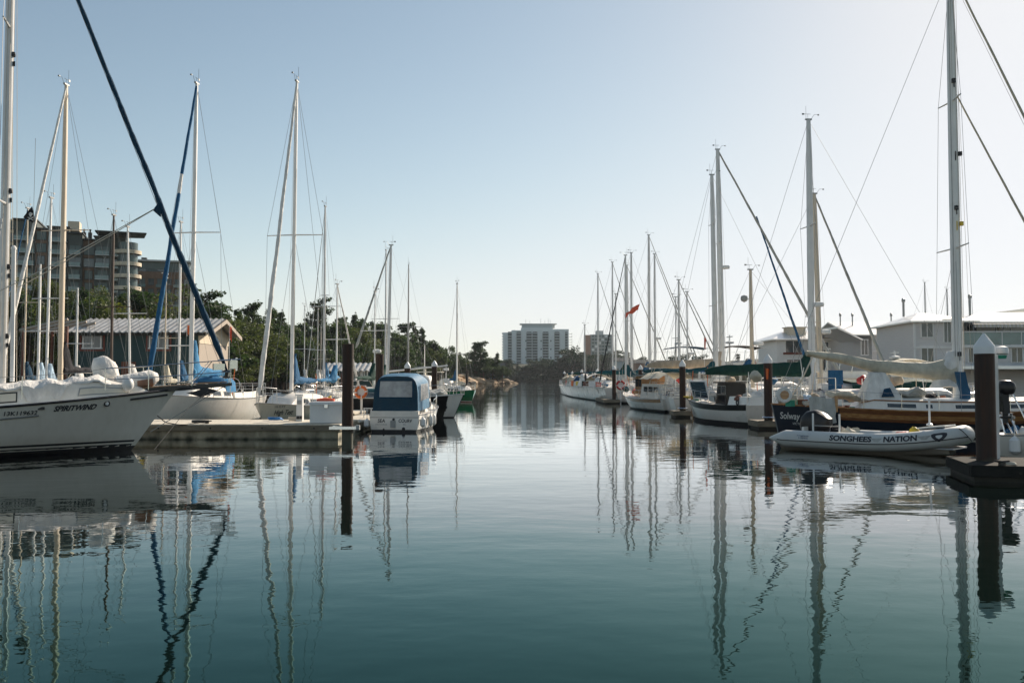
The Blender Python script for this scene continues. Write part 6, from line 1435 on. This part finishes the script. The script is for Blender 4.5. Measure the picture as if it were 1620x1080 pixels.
# medium and far masts: (px, row, Y, r, head, L, cover, label, jib)
far = [
 (1074, 443, 76, .10, 5, 9, 'cv_teal', 'far sloop with a plain grey mast just left of the narrow red ensign', 'cv_grey', 1),
 (1069, 470, 84, .06, 8, 8, 'cv_teal', 'far sloop with a faint thin mast directly left of the plain grey mast', None, 0),
 (1087, 462, 80, .07, 5, 9, 'cv_navy', 'far sloop with small radar and forestay slanting right behind the tan cover', 'cv_grey', 1),
 (1036, 402, 96, .12, 4, 11, 'cv_teal', 'far sloop with a radar on the right side of its dark grey mast', 'cv_grey', 1),
 (1027, 372, 99, .16, 4, 13, 'cv_sea', 'far sloop with the tallest thick mast of the distant group', 'cv_grey', 1),
 (999, 400, 92, .13, 6, 11, 'cv_teal', 'far sloop whose mast leans slightly, right of the slanting dark furled jib', None, 0),
 (992, 420, 98, .13, 4, 11, 'cv_green', 'far sloop with a mast flanked by a lamp, crossed by the dark furled jib', 'cv_grey', 1),
 (974, 465, 100, .08, 4, 9, 'cv_teal', 'far sloop with a shorter mast tapering left of the dark slanting jib', None, 0),
 (969, 415, 108, .10, 4, 10, 'cv_navy', 'far sloop with a slim tall mast in front of the small grey tower', 'cv_grey', 0),
 (946, 433, 120, .11, 4, 10, 'cv_green', 'far sloop whose mast crosses the middle of the small grey tower', 'cv_grey', 0),
 (925, 514, 125, .09, 4, 8, 'cv_teal', 'farthest sloop with a short mast at the left end of the right-hand row', None, 0)]
for px, row, Y, rr, hd, L, cv, lab, jb, sp in far:
    o, h_, _ = sloop(lab, px, Y, hd, L, L * .31, 1.25, 1.0, row, xm=.42, r=rr, matm='alu', cover=cv, bl=L * .36, bz=2.7, chgt=.55, coll=1.2 if px in (1027, 992) else .4, jib=jb, jr=.07, wr=.010, lod=1, spread=((.45, .8),) if sp else ((.55, .9),), radar=.36 if px in (1036, 1087) else None, seed=px % 13, tackx=1.0)
# dark slanting furled jib on a boat pointing up the fairway
DJ, hDJ, _ = sloop('low sloop with a black furled jib slanting left across the small tower', 990, 84, 196, 9, 3.0, 1.2, 1.0, 404, xm=.66, r=.11, matm='alu', cover='cv_teal', bl=3.6, bz=2.4, jib='cv_black', jr=.07, wr=.008, lod=1, spread=((.5, .8),), tackx=.3)
for px, row, Y, lab in ((1464, 447, 125, 'distant sloop with a slim mast above the left part of the grey house roof'), (1499, 458, 120, 'distant sloop with a short mast above the grey house ridge')):
    sloop(lab, px, Y, 5, 9, 2.8, 1.2, 1.0, row, r=.10, matm='alu_dark', cover='cv_white', bl=3, lod=1, wr=.01)

# white-hulled motor-sailer with varnished trim (second hull from the right-hand pile)
def hull_between(name, label, cat, a, b, B, fb, fs, **k):
    "hull whose waterline runs from stern a=(px,Y) to bow b=(px,Y)"
    A = Vector((X(*a), a[1])); Bv = Vector((X(*b), b[1])); L = (Bv - A).length; c = (A + Bv) / 2
    r = empty(name, (c.x, c.y, 0), math.atan2(Bv.y - A.y, Bv.x - A.x), label, cat)
    kk = {x: k.pop(x) for x in list(k) if x in ('br', 'sr', 'tr', 'sag', 'full', 'peak', 'pw')}; h = Hull(L, B, fb, fs, **kk)
    hull_mesh(h, r, k.get('top', 'gel_white'), k.get('boot', 'stripe_black'), 'antifoul', k.get('strake'), k.get('strake_h', 0), n=24); deck_mesh(h, r, k.get('deck', 'deck_white'), k.get('rail', 'alu_dark')); return r, h
def pilothouse(r, x0, x1, w, z0, z1, m, name='pilothouse', win='glass', nwin=3, roof='gel_white', slope=.25, over=.15, frame='alu_dark'):
    q = MB(); q.rings([[(x, y, z) for x, y in ((x0, -w), (x1 + s, -w * .9), (x1 + s, w * .9), (x0, w))] for z, s in ((z0, slope), (z1, 0))]); p = q.build(name, m, r, smooth=False)
    q = MB(); q.box(((x0 + x1) / 2, 0, z1 + .04), (x1 - x0 + over * 2, w * 2 + over * 1.4, .07)); q.build('roof', roof, p, smooth=False)
    for sd in (1, -1):
        for k in range(nwin):
            xa = x0 + (x1 - x0) * (k + .12) / nwin; xb = x0 + (x1 - x0) * (k + .88) / nwin; zc = z0 + (z1 - z0) * .70; hh = (z1 - z0) * .34
            f = MB(); f.box(((xa + xb) / 2, sd * (w * (1 - .1 * ((xa + xb) / 2 - x0) / (x1 + slope - x0)) + .004), zc), (xb - xa + .06, .03, hh + .06)); fo = f.build('window', frame, p, smooth=False)
            g = MB(); g.box(((xa + xb) / 2, sd * (w * (1 - .1 * ((xa + xb) / 2 - x0) / (x1 + slope - x0)) + .012), zc), (xb - xa, .03, hh)); g.build('pane', win, fo, smooth=False)
    return p
R2, h2 = hull_between('motorsailer', 'white motorsailer with a varnished band and wooden wheelhouse, left of the dark capped pile', 'motorboat', (1075, 57), (992, 70), 3.4, 1.28, .85, sag=.14, tr=.7)
band(h2, R2, lambda t: h2.sheer(t) - .22, lambda t: h2.sheer(t) - .01, .02, .80, 'varnish', 'varnished_band', both=True, off=.014)
L2 = h2.L; clutter(R2, -L2 * .45, L2 * .42, 1.1, 1.0, 16, 4, .42); pilothouse(R2, -.6, L2 * .10, .85, .75, 2.35, 'varnish', nwin=2, roof='cv_grey', frame='varnish'); q = MB(); q.box((-L2 * .22, 0, 1.3), (L2 * .34, 2.0, 1.0), taper=.9); q.build('aft_cabin', 'gel_old', R2, smooth=False); rails(R2, h2, n=7)
for k in range(3): q = MB(); q.box((-L2 * .34 + k * 1.2, 1.01, 1.45), (.7, .04, .34)); q.build('cabin_window', 'glass', R2, smooth=False)
q = MB(); rg = [[wobble((x, y, z), 1.5, .06) for y, z in ((-1.25, 2.15), (-.6, 2.55), (0, 2.65), (.6, 2.55), (1.25, 2.15))] for x in [-L2 * .45 + .5 * i for i in range(10)]]; q.rings(rg, 0, False, False); q.build('awning', 'cv_cream', R2)
bundle('green_buoy', (L2 * .24, 1.0, 1.15), (.5, .5, .45), 'cv_teal', 1, R2, amp=.03); fender(R2, h2.S(.95, .9, 1, .05), .35, .16)
# nearer white hull with black deck edge
R1, h1 = hull_between('fishing_boat', 'white-hulled fishing boat with a black gunwale, black wheelhouse and solar panel, bow pointing left', 'motorboat', (1214, 41.0), (1090, 48.5), 2.9, 1.22, .95, sag=.10, tr=.8, br=.5, boot='antifoul', top='gel_white', rail='gel_black')
band(h1, R1, lambda t: h1.sheer(t) - .24, lambda t: h1.sheer(t) + .03, 0, .96, 'gel_black', 'gunwale_band', both=True, off=.014); band(h1, R1, lambda t: -.1, lambda t: .16, 0, .97, 'antifoul', 'boot_top', both=True, off=.006)
q = MB(); q.rings([[(h1.S(1, z).x + d, y, z) for d, y in ((-.30, .10), (.05, .0), (-.30, -.10))] for z in (0, .3, .6, .9, 1.2)]); q.build('stem_post', 'varnish', R1, smooth=False)
hull_text(h1, 'Cormorant'[0:0] or 'Sunlight Star', .93, .84, .13, 1, R1, 'ink_grey', width=.95, shear=.3); hull_text(h1, 'VICTORIA', .90, .70, .08, 1, R1, 'ink_grey', width=.35)
L1 = h1.L; ph = pilothouse(R1, -L1 * .13, -L1 * .01, .55, .8, 1.95, 'gel_black', nwin=2, roof='gel_black')
q = MB(); q.box((-L1 * .36, 0, 1.05), (L1 * .26, 1.9, .55), taper=.9); q.build('aft_cabin', 'gel_white', R1, smooth=False); q = MB(); q.torus((-L1 * .36, .97, 1.05), .10, .03, 16, 6); q.build('porthole', 'rubber', R1)
q = MB(); q.box((L1 * .17, .75, 1.60), (1.55, .06, .85), rx=-.25); pn = q.build('solar_panel', 'solar', R1, smooth=False); q = MB()
for dx in (-.82, .82): q.box((L1 * .17 + dx, .75, 1.60), (.05, .09, .9), rx=-.25)
for dz in (-.45, .45): q.box((L1 * .17, .75 + .25 * dz, 1.60 + dz), (1.69, .09, .05), rx=-.25)
q.build('panel_frame', 'alu_white', pn, smooth=False); q = MB()
for k in range(1, 4): q.box((L1 * .17, .79 - .25 * (-.42 + k * .21), 1.60 - .42 + k * .21), (1.55, .012, .012), rx=-.25)
q.build('cell_line', 'alu_dark', pn, smooth=False)
rails(R1, h1, t0=.4, n=5, pushpit=False)
for k, (x, m_, s) in enumerate(((.10, 'cv_white', .6), (.18, 'cv_tan', .5), (.36, 'cv_cream', .55), (-.42, 'cv_white', .7), (-.30, 'cv_grey', .5))): bundle('deck_bag', (L1 * x, .2, 1.12), (s, s * .8, s * .7), m_, k, R1, amp=.2)
q = MB(); q.tube([(-L1 * .46, .9, .9), (-L1 * .46, .9, 2.2), (-L1 * .46, -.9, 2.2), (-L1 * .46, -.9, .9)], .03, 6); q.build('stern_arch', 'steel', R1)
clutter(R1, -L1 * .45, L1 * .45, .8, 1.05, 14, 5, .36)
bundle('engine_cover', (-L1 * .47, .5, 2.0), (.7, .5, .55), 'cv_cream', 8, R1, amp=.12)
# far white hull with red clutter
R3, h3 = hull_between('motorboat', 'far white hull with a pale flared bow, end boat of the right-hand row', 'motorboat', (985, 80), (886, 126), 4.2, 1.25, 1.35, sag=.05, tr=.8, br=.6)
L3 = h3.L; c = Trunk(h3, -L3 * .36, L3 * .30, .65, .55, 2); trunk_mesh(c, R3); rails(R3, h3, n=8)
for k in range(9): q = MB(); q.box((L3 * (-.38 + .085 * k), 1.3 - .12 * k, 1.6), (.5 + .3 * (k % 3), .5, .45 + .2 * (k % 2)), rz=k); q.build('deck_crate', ('red', 'plastic_white', 'wood_red', 'cv_green', 'yellow', 'orange', 'cv_black', 'flag_red', 'plastic_white')[k], R3, smooth=False)
for k in range(6): bundle('deck_bundle', (L3 * (-.30 + .115 * k), .5, 1.45), (1.5, 1.1, .8 + .15 * (k % 3)), ('cv_white', 'cv_cream', 'cv_white', 'cv_sea', 'cv_cream', 'cv_tan')[k], k, R3, amp=.25)
q = MB(); q.torus((-L3 * .3, 2.0, 2.3), .35, .07, 18, 6); q.build('hoop', 'rubber', R3)
for k in range(3): q = MB(); q.rings([[(L3 * (-.22 + .2 * k) + 1.1 * i, y, 1.9 + .75 * math.cos(y * .9)) for y in (-1.4, -.7, 0, .7, 1.4)] for i in range(3)], 0, False, False); q.build('canvas_top', ('cv_white', 'cv_sea', 'cv_cream')[k], R3)
clutter(R3, -L3 * .4, L3 * .32, .9, 1.3, 22, 6, .6)
# small tender with outboards along the far hull
for k, (px, Y, lab) in enumerate(((921, 103, 'small dark dinghy lying alongside the far white hull, left one'), (938, 95, 'small dark dinghy lying alongside the far white hull, right one'))):
    r, h_ = hull_between('dinghy', lab, 'dinghy', (px + 6, Y - 2), (px - 8, Y + 1), 1.3, .55, .45, top='cv_grey'); outboard(r, (-h_.L / 2 - .1, 0, .7), 0, .2, .8)

# more white boats along the row, broadside or end on
def motor_yacht(label, px, Y, head, L, B, m='gel_white', fly=True, bim='cv_black', name='motor_yacht', s=1.0):
    r = boat_root(name, label, 'motor yacht', px, Y, head, 0); h = Hull(L, B, 1.75 * s, 1.25 * s, tr=.85, br=1.3, sag=.05, full=2.6); hull_mesh(h, r, m, 'stripe_blue', 'antifoul', n=22); deck_mesh(h, r)
    p = pilothouse(r, -L * .28, L * .14, B * .40, 1.2 * s, 2.75 * s, m, 'saloon', nwin=4, roof=m, slope=.9, over=.3)
    if fly:
        q = MB(); q.rings([[(x, y, z) for x, y in ((-L * .22, -B * .34), (L * .08 + s_, -B * .3), (L * .08 + s_, B * .3), (-L * .22, B * .34))] for z, s_ in ((2.85 * s, .5), (3.4 * s, 0))]); q.build('flybridge', m, r, smooth=False)
        q = MB(); q.rings([[(-L * .30 + L * .34 * i / 6, B * .36 * y, 4.45 * s + .22 * math.sin(math.pi * i / 6) + .12 * (1 - y * y)) for y in (-1, -.5, 0, .5, 1)] for i in range(7)], 0, False, False); q.build('bimini', bim, r)
        q = MB()
        for x in (-L * .27, -L * .05): 
            for sd in (1, -1): q.tube([(x, sd * B * .33, 3.3 * s), (x + .15, sd * B * .34, 4.45 * s)], .03, 5)
        q.build('bimini_frame', 'steel', r)
    q = MB(); q.tube([(-L * .2, 0, 3.3 * s), (-L * .2, 0, 5.6 * s)], .05, 6); q.lathe((-L * .2, 0, 5.0 * s), [(.1, -.1), (.34, -.06), (.34, .06), (.1, .12)], 12); q.box((-L * .2, 0, 5.45 * s), (.1, 1.1, .07)); q.build('radar_mast', 'plastic_white', r)
    rails(r, h, n=6, t0=.5, pushpit=False); 
    for sd in (1, -1):
        for k in range(3): q = MB(); q.lathe(h.S(.55 + k * .1, .95 * s, sd, .0), [(.10, -.01), (.12, .0), (.10, .012)], 12, axis='Y'); q.build('porthole', 'glass', r)
    return r
motor_yacht('white motor yacht with a curved black bimini behind the yellowish mast', 1196, 70, 8, 11, 3.6)
motor_yacht('blue-white motor yacht with a cluttered radar mast behind the two heavy masts', 1112, 84, 5, 12, 3.8, bim='cv_navy', s=1.1)
motor_yacht('small white cruiser with a dark blue bimini left of the cream far house', 1160, 96, 175, 9, 3.2, s=.85, bim='cv_navy')
motor_yacht('small white cruiser with a green bimini in front of the grey boat shed', 1345, 66, 4, 9, 3.2, bim='cv_green', s=.8)
motor_yacht('white cruiser with a cream bimini moored under the glass balcony', 1455, 60, 4, 9, 3.2, bim='cv_cream', s=.72)
for k, (px, Y, L, m_, lab) in enumerate(((1002, 88, 7.5, 'gel_white', 'white runabout with a low cabin behind the third capped far pile'), (1042, 78, 8, 'gel_white', 'white cabin boat tucked under the teal boom covers'), (1088, 66, 8, 'gel_old', 'off-white cabin boat behind the varnished wheelhouse'), (1168, 56, 9, 'gel_white', 'white cabin boat behind the solar panel'), (1232, 48, 8, 'gel_white', 'white cabin boat behind the black gunwale'), (1385, 43, 10, 'gel_white', 'white cabin boat between the dark-hulled yacht and the dark green hull'), (1435, 44, 10, 'gel_blue', 'blue-hulled cabin boat half hidden by the big cream boom cover'))):
    r, h_ = plain_boat(lab, px, Y, 4, L, 2.8, 1.15, .95, m_); c = Trunk(h_, -L * .25, L * .25, .75, .6, .9); trunk_mesh(c, r); rails(r, h_, n=5)
    for sd in (1, -1):
        for j in range(3): trunk_window(c, -L * .2 + j * L * .14, -L * .2 + j * L * .14 + L * .1, .38, .74, sd, r)
    for j in range(3): bundle('deck_bag', (-L * .4 + j * L * .33, -.5 + .3 * j, 1.15 + (.7 if j == 1 else 0)), (.7, .6, .45), ('cv_white', 'cv_tan', 'cv_cream', 'cv_sea', 'cv_grey', 'red')[(j + k * 2) % 6], j + k, r, amp=.22)
    clutter(r, -L * .45, L * .45, 1.0, 1.05, 9, k + 10, .4)
    q = MB(); q.tube([(-L * .42, -1.1, 1), (-L * .42, -1.1, 2.2), (-L * .42, 1.1, 2.2), (-L * .42, 1.1, 1)], .025, 6); q.build('stern_arch', 'steel', r)
# yellow kayak on the rail by the dark pile
r = empty('kayak', P(1096, 628, 47.2), R(0), 'yellow kayak resting behind the dark capped pile', 'kayak'); q = MB(); q.tube([(-1.0, 0, .04), (-.6, 0, 0), (0, 0, -.02), (.6, 0, 0), (1.0, 0, .04)], [.03, .12, .16, .12, .03], 10, sq=1.5); q.build('shell', 'yellow', r); q = MB(); q.lathe((0, 0, .09), [(.16, 0), (.18, .03), (.14, .04)], 12); q.build('cockpit_rim', 'rubber', r); r.scale = (.5, .6, .6)

# dinghy and small outboard at the right edge, behind the dark dock
r, h_ = hull_between('skiff', 'white skiff with blue bags aboard tied behind the dark dock at the right edge', 'skiff', (1572, 24.2), (1700, 22.6), 1.5, .95, .72, top='gel_old', sag=.06, tr=.8)
for k, (x, m_) in enumerate(((-.5, 'cv_sea'), (-.2, 'cv_white'), (.1, 'cv_sea'), (.3, 'cv_tan'))): bundle('bag', (x, -.1, .62), (.4, .36, .28), m_, k + 2, r, amp=.25)
q = MB(); q.tube([(-.55, -.45, .7), (-.95, -.45, 1.9), (-.85, -.45, 2.0), (-.75, .1, 2.05), (-.85, .5, 1.95), (-.3, .5, .75)], .025, 6); q.tube([(-.92, -.45, 1.8), (-.35, -.5, .75)], .02, 6); q.tube([(-.2, -.5, .7), (-.78, -.4, 1.98)], .025, 6); q.build('steel_arch', 'steel', r)
q = MB(); q.tube([(-.5 + .1 * i, -.62, .74) for i in range(12)], .02, 5); q.build('gunwale_rope', 'rope', r)
fender(r, h_.S(.42, .45, -1, .12), .4, .13)
r = outboard(None, (X(1586, 23), 23.0, 1.78), R(180), 0, .78, 'black_gloss', 'dark grey outboard motor clamped upright on a rail right of the big brown pile')
q = MB(); q.box((.18, 0, -.25), (.08, .35, .4)); q.box((.2, 0, -.9), (.07, .07, 1.3)); q.build('stand', 'timber_dark', r, smooth=False)
coil('mooring_line', (X(1590, 18.85), 18.85, .36), 'rope', 'pale tangled line beside a cleat on the dark dock', 'rope', .14, 4, .014, 1)
r = empty('dock_cleat', (X(1580, 18.8), 18.8, .36), 0, 'black cleat on the dark dock beside the tangled line', 'cleat'); q = MB(); q.tube([(-.16, 0, .09), (0, 0, .075), (.16, 0, .09)], [.02, .03, .02], 6); q.box((0, 0, .035), (.12, .07, .07)); q.build('horn', 'black_gloss', r)

# ------------------------------------------------------------------ the air between here and the far shore
hm = bpy.data.materials.new('haze'); hm.use_nodes = True; n = hm.node_tree.nodes; l = hm.node_tree.links; n.remove(n['Principled BSDF'])
pv = n.new('ShaderNodeVolumePrincipled'); pv.inputs['Color'].default_value = (.86, .93, 1, 1); pv.inputs['Density'].default_value = .00007; pv.inputs['Anisotropy'].default_value = .35; l.new(pv.outputs[0], n['Material Output'].inputs['Volume']); M['haze'] = hm
q = MB(); q.box((50, 1200, 31), (5000, 2600, 70)); o = q.build('haze', 'haze', smooth=False); tag(o, kind='stuff')
